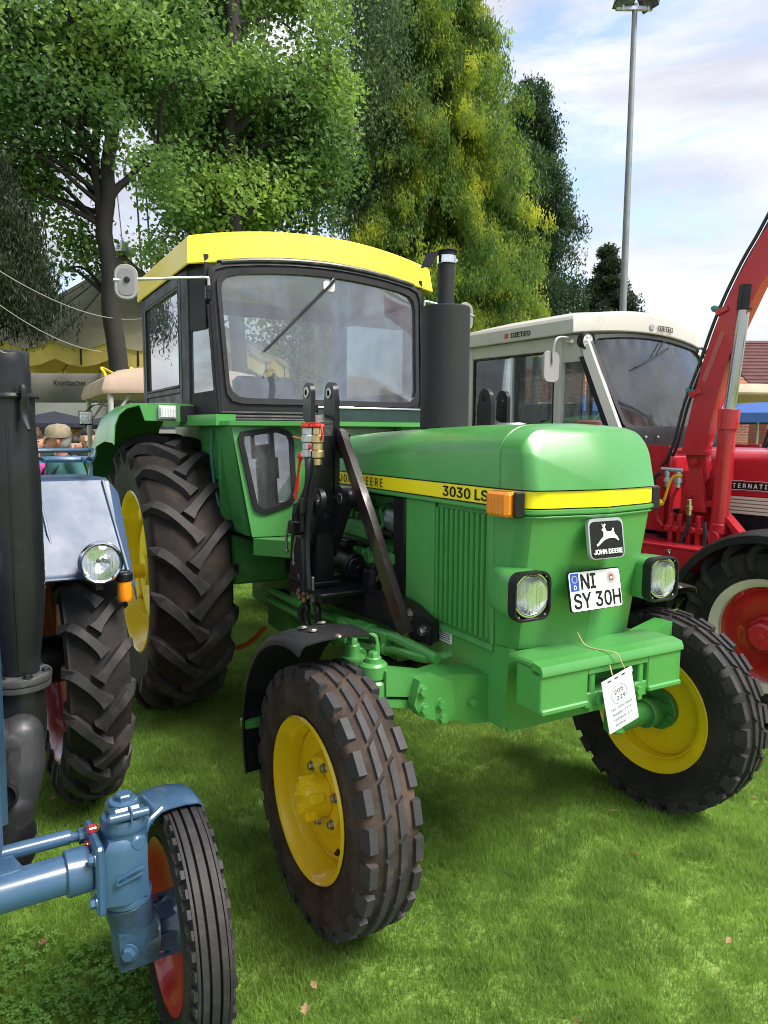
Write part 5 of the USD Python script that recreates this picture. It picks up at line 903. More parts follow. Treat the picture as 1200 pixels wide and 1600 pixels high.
# ---- loader consoles
def eye_plate(cx, cz, r, tail, y0, y1, hole=.013):
    p = Point(cx, cz).buffer(r, quad_segs=8).union(Polygon([(cx - r, cz), (cx + r, cz)] + tail)) if tail else Point(cx, cz).buffer(r, quad_segs=8)
    return prism(p.difference(Point(cx, cz).buffer(hole)), 'xz', y0, y1)
for s in (-1, 1):
    L = xf(jd, 'loader_console'); mm = (lambda m: m) if s < 0 else (lambda m: mirror(m))
    k = K
    ob(L, 'pivot_plate', mm(eye_plate(1.415, 1.732, .042, [(1.457, 1.65), (1.457, 1.595), (1.435, 1.575), (1.373, 1.63)], -.522, -.502)), k)
    ob(L, 'pivot_plate', mm(eye_plate(1.415, 1.734, .046, [(1.47, 1.70), (1.47, 1.10), (1.36, 1.10), (1.36, 1.70)], -.420, -.396)), k)
    for y in (-.523, -.421): ob(L, 'pivot_bush', mm(lathe([(.013, 0), (.013, .004), (.022, .004), (.024, 0)], (1.415, y + .0, 1.733), (0, -1, 0), 20)), M['steel'])
    ob(L, 'console_saddle', mm(cat([hull([(x, y, z) for x, z in ((1.375, 1.63), (1.46, 1.60)) for y in (-.505, -.415) for z in (z, z + .008)]), hull([(x, y, z) for x in (1.38, 1.46) for y, z in ((-.52, 1.60), (-.50, 1.60), (-.415, 1.50), (-.415, 1.60))])])), M['worn_black'])
    ob(L, 'console_post', mm(cat([bb(1.345, 1.462, -.500, -.418, .93, 1.56, .006), hull([(x, y, z) for x, y, z in ((1.235, -.535, .92), (1.235, -.51, .92), (1.40, -.535, .92), (1.40, -.51, .92), (1.27, -.53, 1.25), (1.27, -.51, 1.25), (1.44, -.53, 1.30), (1.44, -.51, 1.30))]), bb(1.235, 1.345, -.52, -.425, .92, 1.14, .006), bb(1.225, 1.475, -.545, -.395, .915, .935, .003)])), k)
    ob(L, 'lower_pivot', mm(eye_plate(1.535, 1.295, .044, [(1.57, 1.255), (1.42, 1.06), (1.40, 1.33)], -.530, -.508, .016)), k)
    ob(L, 'lower_pivot', mm(eye_plate(1.535, 1.295, .050, [(1.57, 1.25), (1.42, 1.03), (1.40, 1.34)], -.428, -.392, .016)), k)
    ob(L, 'pivot_tube', mm(cyl((1.535, -.392, 1.295), (1.535, -.345, 1.295), .045, n=24, b=.008)), k)
    for y in (-.5305, -.4285): ob(L, 'pivot_bush', mm(lathe([(.016, -.012), (.016, .002), (.022, .002), (.024, 0)], (1.535, y, 1.295), (0, -1, 0), 20)), M['steel'])
    ob(L, 'pivot_bridge', mm(hull([(x, y, z) for x, z in ((1.41, 1.25), (1.50, 1.215), (1.40, 1.02)) for y in (-.52, -.40)])), k)
    ob(L, 'base_tray', mm(cat([bb(1.26, 1.60, -.545, -.28, .895, .912, .004), prism([(1.25, .893), (1.45, .895), (1.85, .935), (1.96, .925), (2.10, .885), (2.10, .812), (1.93, .772), (1.80, .80), (1.45, .785), (1.14, .765)], 'xz', -.335, -.30), hull([(x, y, z) for x, y in ((1.26, -.54), (1.56, -.52), (1.56, -.30), (1.26, -.30)) for z in (.86, .90)]), bb(1.9, 2.1, -.34, -.325, .80, .86, .003)])), k)
    br = [(1.47, 1.585), (1.515, 1.575), (1.775, 1.245), (2.03, .893), (2.06, .85), (2.0, .83), (1.955, .88), (1.705, 1.232), (1.465, 1.56)]
    ob(L, 'diagonal_brace', mm(cat([prism(br, 'xz', -.415, -.385), hull([(x, y, z) for x, z in ((1.46, 1.585), (1.52, 1.56), (1.46, 1.46)) for y in (-.40, -.37)])])), M['brace'])
    for x, z in ((1.945, .818), (2.055, .845), (1.955, .885)): ob(L, 'console_bolt', mm(bolt((x, -.336, z), (0, -1, 0), .017, .022)), M['steel'])
    # couplings, hoses, valves
    if s < 0:
        j = lambda px, py, y=-.56: jl(px, py, Y=y)
        hos = xf(jd, 'hydraulic_line_set')
        for a, b in ((480, 668), (497, 668)):
            p = j(a, b); ob(hos, 'quick_coupling', cat([cyl(p + Y_((0, 0, dz)), p + Y_((0, 0, dz + h)), r, n=16) for dz, h, r in ((0, -.03, .020), (-.03, -.03, .024), (-.06, -.03, .020), (-.09, -.03, .024), (-.12, -.03, .016))]), M['brass'] if a > 490 else M['alu'])
            ob(hos, 'coupling_cap', cyl(p + Y_((0, 0, .0)), p + Y_((0, 0, .012)), .027, n=18), mat(f'red_cap_{a}', (.55, .03, .02), .4))
        red = mat('red_cord', (.60, .03, .015), .45)
        ob(hos, 'cap_cord', tube([j(*p) for p in ((472, 664), (474, 680), (482, 688), (476, 697), (480, 703), (486, 698), (478, 692))], .0045, 6), red)
        ob(hos, 'cap_cord', tube([j(*p) for p in ((472, 662), (498, 662), (503, 672), (502, 685), (494, 697), (488, 703))], .0045, 6), red)
        ob(hos, 'cap_cord', tube([j(*p) for p in ((458, 682), (466, 684), (474, 686))], .0035, 6), mat('orange_cord', (.7, .18, .02), .5))
        ob(hos, 'control_lever', cat([tube([j(469, 716), j(466, 740), j(463, 768)], [.006, .0065, .010], 8), lathe([(0, -.016), (.011, -.011), (.016, 0), (.011, .011), (0, .016)], j(470, 713), (0, 0, 1), 16), hull([j(460, 765), j(466, 768), j(463, 785), j(458, 775), j(460, 765, -.55), j(466, 768, -.55), j(463, 785, -.55)])]), red)
        for P in (((478, 705), (481, 735), (478, 765), (465, 795), (462, 820)), ((490, 705), (488, 730), (480, 770), (474, 800), (473, 830)), ((495, 705), (493, 740), (486, 780), (480, 850), (483, 920)), ((472, 840), (474, 880), (474, 925))):
            ob(hos, 'hydraulic_hose', tube([j(*p, -.565) for p in P], .0115, 9), M['hose'])
        for P in (((474, 935), (480, 950), (480, 970), (486, 990)), ((488, 935), (496, 950), (497, 975)), ((482, 935), (470, 955), (472, 972))):
            ob(hos, 'hydraulic_hose', tube([j(*p, -.50) for p in P], .014, 9), M['hose'])
        ob(hos, 'valve_block', cat([bx(j(462, 824), (.07, .05, .06), .008), cyl(j(462, 816), j(462, 800), .016, n=12)]), k); ob(hos, 'valve_block', bx(j(478, 790), (.05, .04, .07), .006), k)
        for a, b in (((452, 820), (448, 858)), ((463, 838), (459, 878))):
            ob(hos, 'valve_handle', cat([tube([j(a[0] + 5, a[1]), j(*a), j((a[0] + b[0]) / 2 - 2, (a[1] + b[1]) / 2), j(*b)], .006, 7), cyl(j(*b), j(b[0], b[1] + 5), .010, n=10)]), M['steel'])
        for q in range(4):
            p = j(468 + 7 * q, 918 + (q % 2) * 5, -.53); ob(hos, 'hose_fitting', cat([cyl(p, p + Y_((0, 0, -.05)), .012, n=10), cyl(p + Y_((0, 0, -.012)), p + Y_((0, 0, -.03)), .017, n=6, b=.001), cyl(p, p + Y_((0, 0, .06)), .010, n=8)]), M['steel'] if q != 1 else M['brass'])
# front mudguards on brackets
for s in (-1, 1):
    cx, cy = (2.238, -.802) if s < 0 else (2.235, .735)
    mg = xf(jd, 'front_mudguard', (cx - .02, cy, .458), rotz=STEER if s < 0 else STEER_L)
    T = np.linspace(math.radians(80), math.radians(197), 17); grid = []
    for t in T:
        r_ = .485 + .01 * math.cos(t) - .02 * max(0, t - 2.2); row = []
        for y, dr in ((-.135, -.035), (-.128, -.012), (-.112, .0), (-.06, .008), (0, .010), (.06, .008), (.112, 0), (.128, -.012), (.135, -.035)):
            row.append((r_ * math.cos(t) * 1.0 + dr * math.cos(t), y * (1.0 - .0 * t), r_ * math.sin(t) + dr * math.sin(t)))
        grid.append(row)
    ob(mg, 'mudguard_shell', shell(np.array(grid)[::-1], .005), M['vinyl_guard'], 50)
    bk = [bx((-.47, s * .02, .04), (.06, .19, .035), .005, ry=-10)]
    if s < 0: bk.append(tube([(.05, .15, .25), (.05, .15, .44), (.03, .12, .462), (-.05, 0, .468)], .010, 8))
    for m_ in bk: ob(mg, 'mudguard_bracket', m_, G)
    for x, y in ((-.10, .03), (.0, -.05), (-.05, -.06), (.08, .0)):
        t = math.acos(x / .497); ob(mg, 'mudguard_bolt', bolt((.495 * math.cos(t), y, .496 * math.sin(t)), (math.cos(t), 0, math.sin(t)), .013 if y else .008, .006), M['steel'])
# ---- the paper tag hanging from the bumper
def jw(p):
    c, s = math.cos(math.radians(YAW)), math.sin(math.radians(YAW)); return Y_((-0.5608 + c * p[0] - s * p[1], 4.5844 + s * p[0] + c * p[1], p[2]))
tag_ = thing('paper_tag', 'white laminated paper tag with handwriting tied with string to the green front bumper', 'tag', jw((2.683, -.005, .858)), YAW)
tl = lambda p: (p[0], p[1], p[2])
yx = Y_((.03, .96, .28)); zx = Y_((.03, -.27, .95)); o = Y_((.006, .0, -.125))
ob(tag_, 'card', plate(rrect(.128, .186, .004), o, yx, zx, .0016), M['paper'])
ob(tag_, 'card_fold', plate(rrect(.130, .018, .002), o + zx / np.linalg.norm(zx) * .084, yx, zx, .004), M['paper'])
nx = np.cross(yx / np.linalg.norm(yx), zx / np.linalg.norm(zx)); yy_, zz_ = yx / np.linalg.norm(yx), zx / np.linalg.norm(zx)
for kk in range(3): ob(tag_, 'staple', bx(o + zz_ * .085 + yy_ * (-.035 + .03 * kk) + nx * .005, (.003, .014, .004), .001, rx=14), M['ink'])
blue = mat('blue_pen', (.16, .18, .26), .6)
for i, (tx_, h_) in enumerate((('Typ: John Deere', .0088), ('Baujahr: 1979', .0088), ('Hubraum: 5,9', .0088), ('Besitzer: ......', .0088))):
    ob(tag_, 'handwriting', text(tx_, h_, o + zz_ * (-.022 - .019 * i) + yy_ * .002 + nx * .0018, yx, zx + yx * .05, .0004, False, 1.0), blue)
ob(tag_, 'handwriting', text('205', .014, o + zz_ * .030 + nx * .0018, yx + zx * .1, zx, .0004, False, 1.1), M['ink']); ob(tag_, 'handwriting', text('229', .014, o + zz_ * .006 + yy_ * .006 + nx * .0018, yx, zx, .0004, False, 1.1), M['ink'])
ob(tag_, 'drawn_ring', mv(lathe([(.032, 0), (.0326, .0006), (.0334, 0)], (0, 0, 0), nx, 30), o + zz_ * .025 + nx * .0018), blue)
ob(tag_, 'string', tube([(-.14, -.05, .065), (-.10, -.045, .0285), (-.02, -.02, .028), (-.004, -.008, .022), (.002, .005, -.005), (.004, .022, -.035), (.005, .005, -.042), (.004, -.03, -.045), (-.01, -.035, -.01)], .0022, 6), mat('jute_string', (.50, .40, .22), .8))
# ---------------------------------------------------------------- the blue tractor at the left edge
BY = -58.0; BO = (-1.83, 2.78, 0)
bl = thing('blue_tractor', 'blue vintage tractor with red rims and black stack at the left edge', 'tractor', BO, BY)
jb = measurer(BO[0], BO[1], BY)
for s in (-1, 1):
    mm = (lambda m: mirror(m)) if s > 0 else (lambda m: m)
    w = xf(bl, 'rear_wheel', (0, s * .588, .600))
    ob(w, 'tyre', mm(tyre_body(.568, .112, .425, 72, .03)), M['rubber'], 50)
    ob(w, 'tread', mm(chevron_lugs(.566, .112, 20, .115, .034, .034)), M['rubber_lug'], 25)
    ob(w, 'rim', mm(lathe([(.432, -.090), (.442, -.095), (.442, -.103), (.425, -.092), (.405, -.055), (.395, -.02), (.36, .0), (.30, .02), (.14, .03), (.0, .03), (.0, .045), (.14, .045), (.30, .036), (.365, .016), (.40, .03), (.405, .06), (.425, .092), (.442, .103), (.442, .095), (.432, .090)], (0, 0, 0), (0, 1, 0), 56)), M['red_dark'] if 'red_dark' in M else M['red'], 40)
    ob(w, 'axle_hub', mm(cyl((0, .04, 0), (0, .30, 0), .10, n=24)), K)
    f = xf(bl, 'front_wheel', (1.54, s * .583, .309), rotz=-2.5 * s, rotx=-1.0 * s); UsdGeom.Xformable(stage.GetPrimAtPath(f)).AddScaleOp().Set(Gf.Vec3f(.93, .93, .93))
    ob(f, 'tyre', mm(tyre_body(.318, .060, .215, 64, .02)), M['rubber'], 50)
    P_ = 2 * PI / 44; tr = []
    for y, w_ in ((0, .019), (-.0245, .015), (.0245, .015)):
        tr.append(lathe([(.312, y - w_ / 2 - .001), (.332, y - w_ / 2), (.332, y + w_ / 2), (.312, y + w_ / 2 + .001)], (0, 0, 0), (0, 1, 0), 72))
    for sg in (-1, 1):
        tr.append(lathe([(.306, sg * .035), (.327, sg * .036), (.327, sg * .043), (.300, sg * .045)][::(1 if sg > 0 else -1)], (0, 0, 0), (0, 1, 0), 72))
        for k in range(44):
            tr.append(block_on(sg * .040, sg * (.054 if k % 2 else .058), k * P_, (k + .52) * P_, .302, .024))
            tr.append(block_on(sg * .048, sg * .0600, (k + .1) * P_, (k + .44) * P_, .284, .022))
    ob(f, 'tread', mm(cat(tr)), M['rubber_lug'], 20)
    ob(f, 'rim', mm(lathe([(.214, -.045), (.226, -.047), (.226, -.053), (.214, -.049), (.204, -.035), (.18, -.02), (.0, -.02), (.0, -.005), (.10, -.006), (.15, .0), (.185, .02), (.205, .038), (.216, .047), (.226, .053), (.226, .047)], (0, 0, 0), (0, 1, 0), 56)), M['red'], 40)
    hb = cat([lathe([(.100, -.004), (.098, -.03), (.075, -.07), (.070, -.115), (.062, -.125), (.04, -.13), (.0, -.13)], (0, 0, 0), (0, 1, 0), 28)] + [bx((.086 * math.cos(a), -.05, .086 * math.sin(a)), (.012, .09, .05), .004, ry=-math.degrees(a)) for a in np.arange(6) * PI / 3])
    ob(f, 'front_hub', mv(hb, s=.86) if s > 0 else mirror(mv(hb, s=.86)), M['blue'])
    # kingpin housing
    ky = .435; mk = (lambda m: m) if s > 0 else (lambda m: mirror(m))
    ob(bl, 'kingpin_housing', mk(cat([hull([(x, y, z) for x, y in ((1.55, .375), (1.65, .375), (1.665, .42), (1.65, .475), (1.55, .475), (1.535, .42)) for z in (.475, .60)] + [(x, y, .625) for x, y in ((1.555, .39), (1.645, .39), (1.648, .43), (1.63, .47), (1.57, .47))]),
        lathe([(.050, .45), (.058, .455), (.058, .475), (.048, .49), (.052, .60), (.049, .630), (.053, .637), (.055, .641), (.055, .660), (.050, .667), (.0, .668)], (1.60, ky, 0), (0, 0, 1), 32)])), M['blue'], 40)
    ob(bl, 'flange_plate', mk(bb(1.525, 1.675, .356, .375, .47, .635, .006)), M['blue'])
    for x in (1.543, 1.657):
        for z in (.50, .605): ob(bl, 'flange_bolt', mk(bolt((x, .356, z), (0, -1, 0), .013, .014)), M['blue'])
    ob(bl, 'rib_mark', mk(plate(rrect(.07, .018, .008).difference(rrect(.062, .010, .005)), (1.667, .432, .545), (0, 1, .25), (0, -.25, 1), .004)), M['blue'])
    ob(bl, 'housing_boss', mk(cyl((1.61, ky + .01, .605), (1.656, ky + .02, .61), .018, n=20, b=.005)), M['blue'])
    ob(bl, 'steering_clamp', mk(cat([bx((1.60, ky, .680), (.088, .072, .032), .010), lathe([(.033, .66), (.033, .698), (.026, .702), (0, .702)], (1.60, ky, 0), (0, 0, 1), 24), bolt((1.60, ky, .702), (0, 0, 1), .021, .014, False), cyl((1.65, ky - .046, .683), (1.65, ky + .046, .683), .011, n=12), bx((1.650, ky + .004, .683), (.028, .004, .034), .0005)])), M['blue'])
    ob(bl, 'grease_nipple', mk(cat([bx((1.585, .365, .640), (.022, .022, .014), .003)])), M['red_lens'])
    ob(bl, 'grease_nipple', mk(bx((1.585, .36, .606), (.022, .024, .012), .003)), M['red_lens'])
    ob(bl, 'stub_axle', mk(cat([cyl((1.60, ky, .46), (1.60, ky + .015, .36), .056, .05, 24, .01), hull([(1.60 + dx, ky + dy, z) for dx, dy in ((-.05, -.03), (.05, -.03), (.05, .06), (-.05, .06)) for z in (.30, .39)]), cyl((1.60, ky + .02, .345), (1.60, .50, .338), .05, .055, 24)])), M['blue_greasy'])
    for dx in (-.03, .035): ob(bl, 'stub_bolt', mk(cat([bolt((1.60 + dx + .02, ky - .01, .335 + dx * .4), (1, -.6, 0), .016, .016)])), M['blue'])
    # small front mudguard
    T = np.linspace(math.radians(82), math.radians(146), 12); g = []
    for t in T: g.append([((.352 + dr) * math.cos(t), y, (.352 + dr) * math.sin(t)) for y, dr in ((-.070, -.03), (-.068, -.010), (-.056, .0), (-.02, .006), (.02, .006), (.056, 0), (.068, -.010), (.070, -.03))])
    ob(bl, 'front_mudguard', mv(shell(np.array(g)[::-1], .004), (1.525, s * .572, .300), s=.94), M['blue'], 50)
    ob(bl, 'mudguard_stay', mk(tube([(1.60, .475, .42), (1.595, .478, .53), (1.58, .49, .605), (1.56, .535, .632)], .008, 8)), M['blue'])
ob(bl, 'front_axle', cat([cyl((1.60, -.36, .555), (1.60, .355, .555), .043, n=28), cyl((1.60, .30, .555), (1.60, .355, .555), .052, n=28), cyl((1.60, -.355, .555), (1.60, -.30, .555), .052, n=28), hull([(x, y, z) for x, y, z in ((1.53, .20, .598), (1.60, .20, .602), (1.50, -.2, .60), (1.62, -.2, .62), (1.50, -.2, .57), (1.60, .22, .595))])]), M['blue'])
ob(bl, 'tie_rod', cat([cyl((1.50, -.4, .595), (1.50, .33, .59), .018, n=14), cyl((1.50, .30, .59), (1.52, .37, .59), .012, n=10), bolt((1.512, .345, .59), (0, 1, 0), .018, .02, False)]), M['blue'])
# engine, hood
ob(bl, 'engine_body', cat([bb(.30, 1.50, -.17, .17, .50, .98, .03), bb(-.2, .4, -.15, .15, .42, .80, .03), cyl((0, -.45, .605), (0, .45, .605), .09, n=20)]), mat('blue_engine', (.02, .06, .14), .5, var=.3))
hr = lambda x, w, z0, z1, r: [(x, y, z) for y, z in [(-w, z0), (-w, z1 - r)] + [(-w + r - r * math.cos(a), z1 - r + r * math.sin(a)) for a in np.linspace(.3, 1.57, 5)] + [(w - r + r * math.cos(a), z1 - r + r * math.sin(a)) for a in np.linspace(1.57, .3, 5)] + [(w, z1 - r), (w, z0)]]
ob(bl, 'hood', loft([hr(.35, .205, .86, 1.30, .14), hr(.9, .205, .86, 1.30, .14), hr(1.42, .205, .80, 1.28, .14), hr(1.62, .19, .72, 1.24, .14), hr(1.70, .15, .75, 1.16, .11)], True), M['blue'], 35)
ob(bl, 'nose_cowl', loft([[(1.40, y * .188, z) for y, z in ((-1, .70), (-1, .98), (1, .98), (1, .70), (.9, .62), (.6, .56), (0, .54), (-.6, .56), (-.9, .62))], [(1.66, y * .176, z) for y, z in ((-1, .70), (-1, .98), (1, .98), (1, .70), (.9, .60), (.6, .53), (0, .50), (-.6, .53), (-.9, .60))], [(1.72, y * .12, z) for y, z in ((-1, .72), (-1, .94), (1, .94), (1, .72), (.9, .64), (.6, .58), (0, .56), (-.6, .58), (-.9, .64))]], True), M['blue_pale'], 35)
# the stack
sx, sy = 1.20, .262
st_ = xf(bl, 'intake_stack', (0, 0, .046)); UsdGeom.Xformable(stage.GetPrimAtPath(st_)).AddScaleOp().Set(Gf.Vec3f(1, 1, .95))
ob(st_, 'stack_body', lathe([(.050, .93), (.052, .96), (.060, 1.03), (.070, 1.12), (.073, 1.20), (.073, 1.46), (.070, 1.53), (.066, 1.62), (.067, 1.686)], (sx, sy, 0), (0, 0, 1), 36), M['stack'], 50)
ob(st_, 'stack_seam', cat([tube([(sx + (r_ + .0005) * math.cos(-.95), sy + (r_ + .0005) * math.sin(-.95), z) for r_, z in ((.050, .94), (.060, 1.03), (.070, 1.12), (.073, 1.20), (.073, 1.46), (.070, 1.53), (.066, 1.62), (.066, 1.68))], .0028, 6, 2), tube([(sx + (r_ + .0005) * math.cos(-.1), sy + (r_ + .0005) * math.sin(-.1), z) for r_, z in ((.050, .94), (.060, 1.03), (.070, 1.12), (.073, 1.20), (.073, 1.46), (.070, 1.53), (.066, 1.62))], .0025, 6, 2)]), M['stack'])
capv = lathe([(.060, 1.700), (.0605, 1.74), (.058, 1.78), (.0585, 1.808), (.05, 1.812), (0, 1.812)], (sx, sy, 0), (0, 0, 1), 40)
v = np.array(capv.vertices); v[:, 2] += .006 * np.sin(v[:, 0] * 160 + v[:, 1] * 90) * (v[:, 2] > 1.72); ob(st_, 'stack_cap', TM(v, capv.faces), M['stack'], 50)
ob(st_, 'clamp_ring', lathe([(.066, 1.684), (.0765, 1.686), (.079, 1.692), (.0765, 1.700), (.060, 1.703)], (sx, sy, 0), (0, 0, 1), 40), M['stack'])
ca = -.55; cd = np.array([math.cos(.35), math.sin(.35), 0]); cp_ = np.array([sx, sy, 0]) + cd * .080
ob(st_, 'clamp_lever', cat([tube([cp_ + (0, 0, 1.705), cp_ + cd * .012 + (0, 0, 1.715), cp_ + cd * .016 + (0, 0, 1.69), cp_ + cd * .010 + (0, 0, 1.655), cp_ + cd * .014 + (0, 0, 1.63), cp_ + cd * .032 + (0, 0, 1.603)], [.009, .008, .007, .008, .009, .005], 8), tube([cp_ + cd * .004 + (0, .01, 1.70), cp_ + cd * .006 + (0, .01, 1.66), cp_ + cd * .002 + (0, .01, 1.63)], .005, 6)]), M['stack'])
ob(st_, 'flange', cat([lathe([(.05, .905), (.078, .905), (.080, .910), (.080, .922), (.078, .926), (.05, .928)], (sx, sy, 0), (0, 0, 1), 36), lathe([(.05, .886), (.076, .886), (.078, .890), (.078, .902), (.05, .903)], (sx, sy, 0), (0, 0, 1), 36)]), M['worn_black'])
for k in range(6):
    a = k * PI / 3 + .2; ob(st_, 'flange_bolt', bolt((sx + .066 * math.cos(a), sy + .066 * math.sin(a), .926), (0, 0, 1), .010, .010), M['stack'])
ob(st_, 'lower_pipe', lathe([(.056, .70), (.060, .74), (.062, .80), (.060, .887)], (sx, sy, 0), (0, 0, 1), 32), M['stack'])
cast = bones([((sx + .07, sy - .01, .775), .055, (sx + .08, sy - .02, .69), .066), ((sx + .08, sy - .02, .69), .066, (sx + .10, sy - .03, .60), .052), ((sx + .07, sy - .02, .76), .06, (sx + .02, sy - .12, .74), .07), ((sx + .11, sy - .035, .60), .05, (sx + .10, sy - .04, .55), .05)], .012, 2)
ob(st_, 'manifold_casting', cast, M['cast_grey'] if 'cast_grey' in M else M['worn_black'], True)
ob(st_, 'casting_port', mv(lathe([(.030, .0), (.034, .012), (.028, .014), (.020, .004), (.0, .002)], (0, 0, 0), (0, 0, 1), 24), (sx + .145, sy - .055, .645), ry=80, rz=-28), M['stack'])
ob(st_, 'air_cleaner_bowl', lathe([(0, .42), (.050, .425), (.062, .45), (.064, .52), (.058, .545), (.0, .55)], (sx + .10, sy - .05, 0), (0, 0, 1), 32), M['stack'], 40)
ob(st_, 'bowl_band', lathe([(.064, .485), (.067, .488), (.067, .50), (.064, .503)], (sx + .10, sy - .05, 0), (0, 0, 1), 32), M['worn_black'])
ob(st_, 'drain_pipe', tube([(sx + .10, sy - .04, .425), (sx + .11, sy - .02, .405), (sx + .12, sy + .01, .40)], .012, 8), M['stack'])
# fenders with head lamps
for s in (-1, 1):
    mk = (lambda m: m) if s > 0 else (lambda m: mirror(m))
    fd = xf(bl, 'rear_fender')
    S3 = lambda a: a
    top_ = [(-.55, 1.05), (-.42, 1.26), (-.20, 1.375), (.22, 1.385), (.275, 1.375), (.50, 1.055), (.505, 1.03)]
    g = np.array([[(x, y, z - dz) for y, dz in ((.40, .0), (.42, .0), (.66, .0), (.692, .004), (.712, .030), (.728, .055), (.735, .10))] for x, z in top_])
    ob(fd, 'fender_shell', mk(shell(g, .005)), M['blue_pale'], 24)
    ob(fd, 'fender_bead', mk(cat([tube([(.282, .668, 1.374), (.503, .705, 1.045)], .006, 6, 0), tube([(.500, .40, 1.034), (.505, .71, 1.030)], .006, 6, 0), tube([(.284, .43, 1.374), (.41, .445, 1.195), (.46, .47, 1.06)], .005, 6, 0)])), M['blue_pale'])
    ob(fd, 'fender_inner_wall', mk(prism([(-.55, 1.05), (-.42, 1.25), (-.20, 1.37), (.22, 1.38), (.27, 1.37), (.49, 1.04), (.3, .78), (-.3, .78)], 'xz', .398, .404)), M['blue'])
    hl = xf(bl, 'headlight', (.575, s * .592, 1.098), rotz=0)
    ob(hl, 'lamp_shell', lathe([(0, -.085), (.03, -.08), (.058, -.05), (.070, -.01), (.072, .012)], (0, 0, 0), (1, 0, 0), 36), M['blue_pale'], 50)
    ob(hl, 'lamp_rim', lathe([(.071, .004), (.078, .010), (.078, .020), (.070, .028), (.064, .024), (.064, .016)], (0, 0, 0), (1, 0, 0), 40), M['chrome'], 50)
    ob(hl, 'reflector', lathe([(.008, -.03), (.03, -.02), (.05, -.002), (.064, .018)], (0, 0, 0), (1, 0, 0), 36), M['reflector'], 50)
    ob(hl, 'lamp_glass', lathe([(.065, .020), (.05, .030), (.03, .036), (.0, .038)], (0, 0, 0), (1, 0, 0), 36), M['lens'], 50)
    for k in range(9): ob(hl, 'lens_flute', bx((.0335 - .00045 * (k - 4) ** 2, (k - 4) * .0125, 0), (.003, .003, .105 - abs(k - 4) ** 1.6 * .008), .001), M['lens'])
    ob(hl, 'lamp_bracket', bx((-.04, 0, -.085), (.04, .035, .05), .005), K)
    il = xf(bl, 'indicator')
    ip = jb(194, 903, X=.54) * np.array([1, s, 1])
    ob(il, 'indicator_cap', cat([cyl(ip + (0, 0, -.012), ip + (0, 0, .022), .031, n=22, b=.006), bx(ip + np.array((-.03, 0, .02)), (.08, .03, .012), .003)]), K)
    ob(il, 'indicator_lens', lathe([(.026, -.012), (.0265, -.07), (.022, -.085), (.0, -.088)], ip, (0, 0, 1), 24), M['amber'], 50)
    rl = [(-1.0, .44, 1.462), (.20, .44, 1.458), (.25, .47, 1.458), (.25, .60, 1.458), (.22, .64, 1.458), (-.92, .86, 1.462), (-1.0, .84, 1.462), (-1.03, .60, 1.462), (-1.0, .44, 1.462)]
    ob(bl, 'grab_rail', mk(cat([tube(rl, .0125, 8, 3), cyl((.18, .645, 1.38), (.18, .645, 1.458), .006, n=8), cyl((-.02, .44, 1.38), (-.02, .44, 1.46), .007, n=8)])), M['blue'])
ob(bl, 'seat', cat([bx((-.15, 0, 1.02), (.36, .40, .05), .02), bx((-.33, 0, 1.12), (.05, .38, .18), .02), cyl((-.15, 0, .78), (-.15, 0, 1.0), .03, n=12)]), K)
ob(bl, 'steering_wheel', cat([lathe([(.19, -.010), (.2, 0), (.19, .010), (.18, 0), (.19, -.010)], (.30, 0, 1.38), (-.4, 0, .9), 36), cyl((.30, 0, 1.38), (.5, 0, .95), .018, n=10)] + [cyl((.30, 0, 1.38), (.30 + .19 * .91 * math.cos(a), .19 * math.sin(a), 1.38 + .19 * .41 * math.cos(a)), .006, n=8) for a in (.5, 2.6, 4.7)]), K)

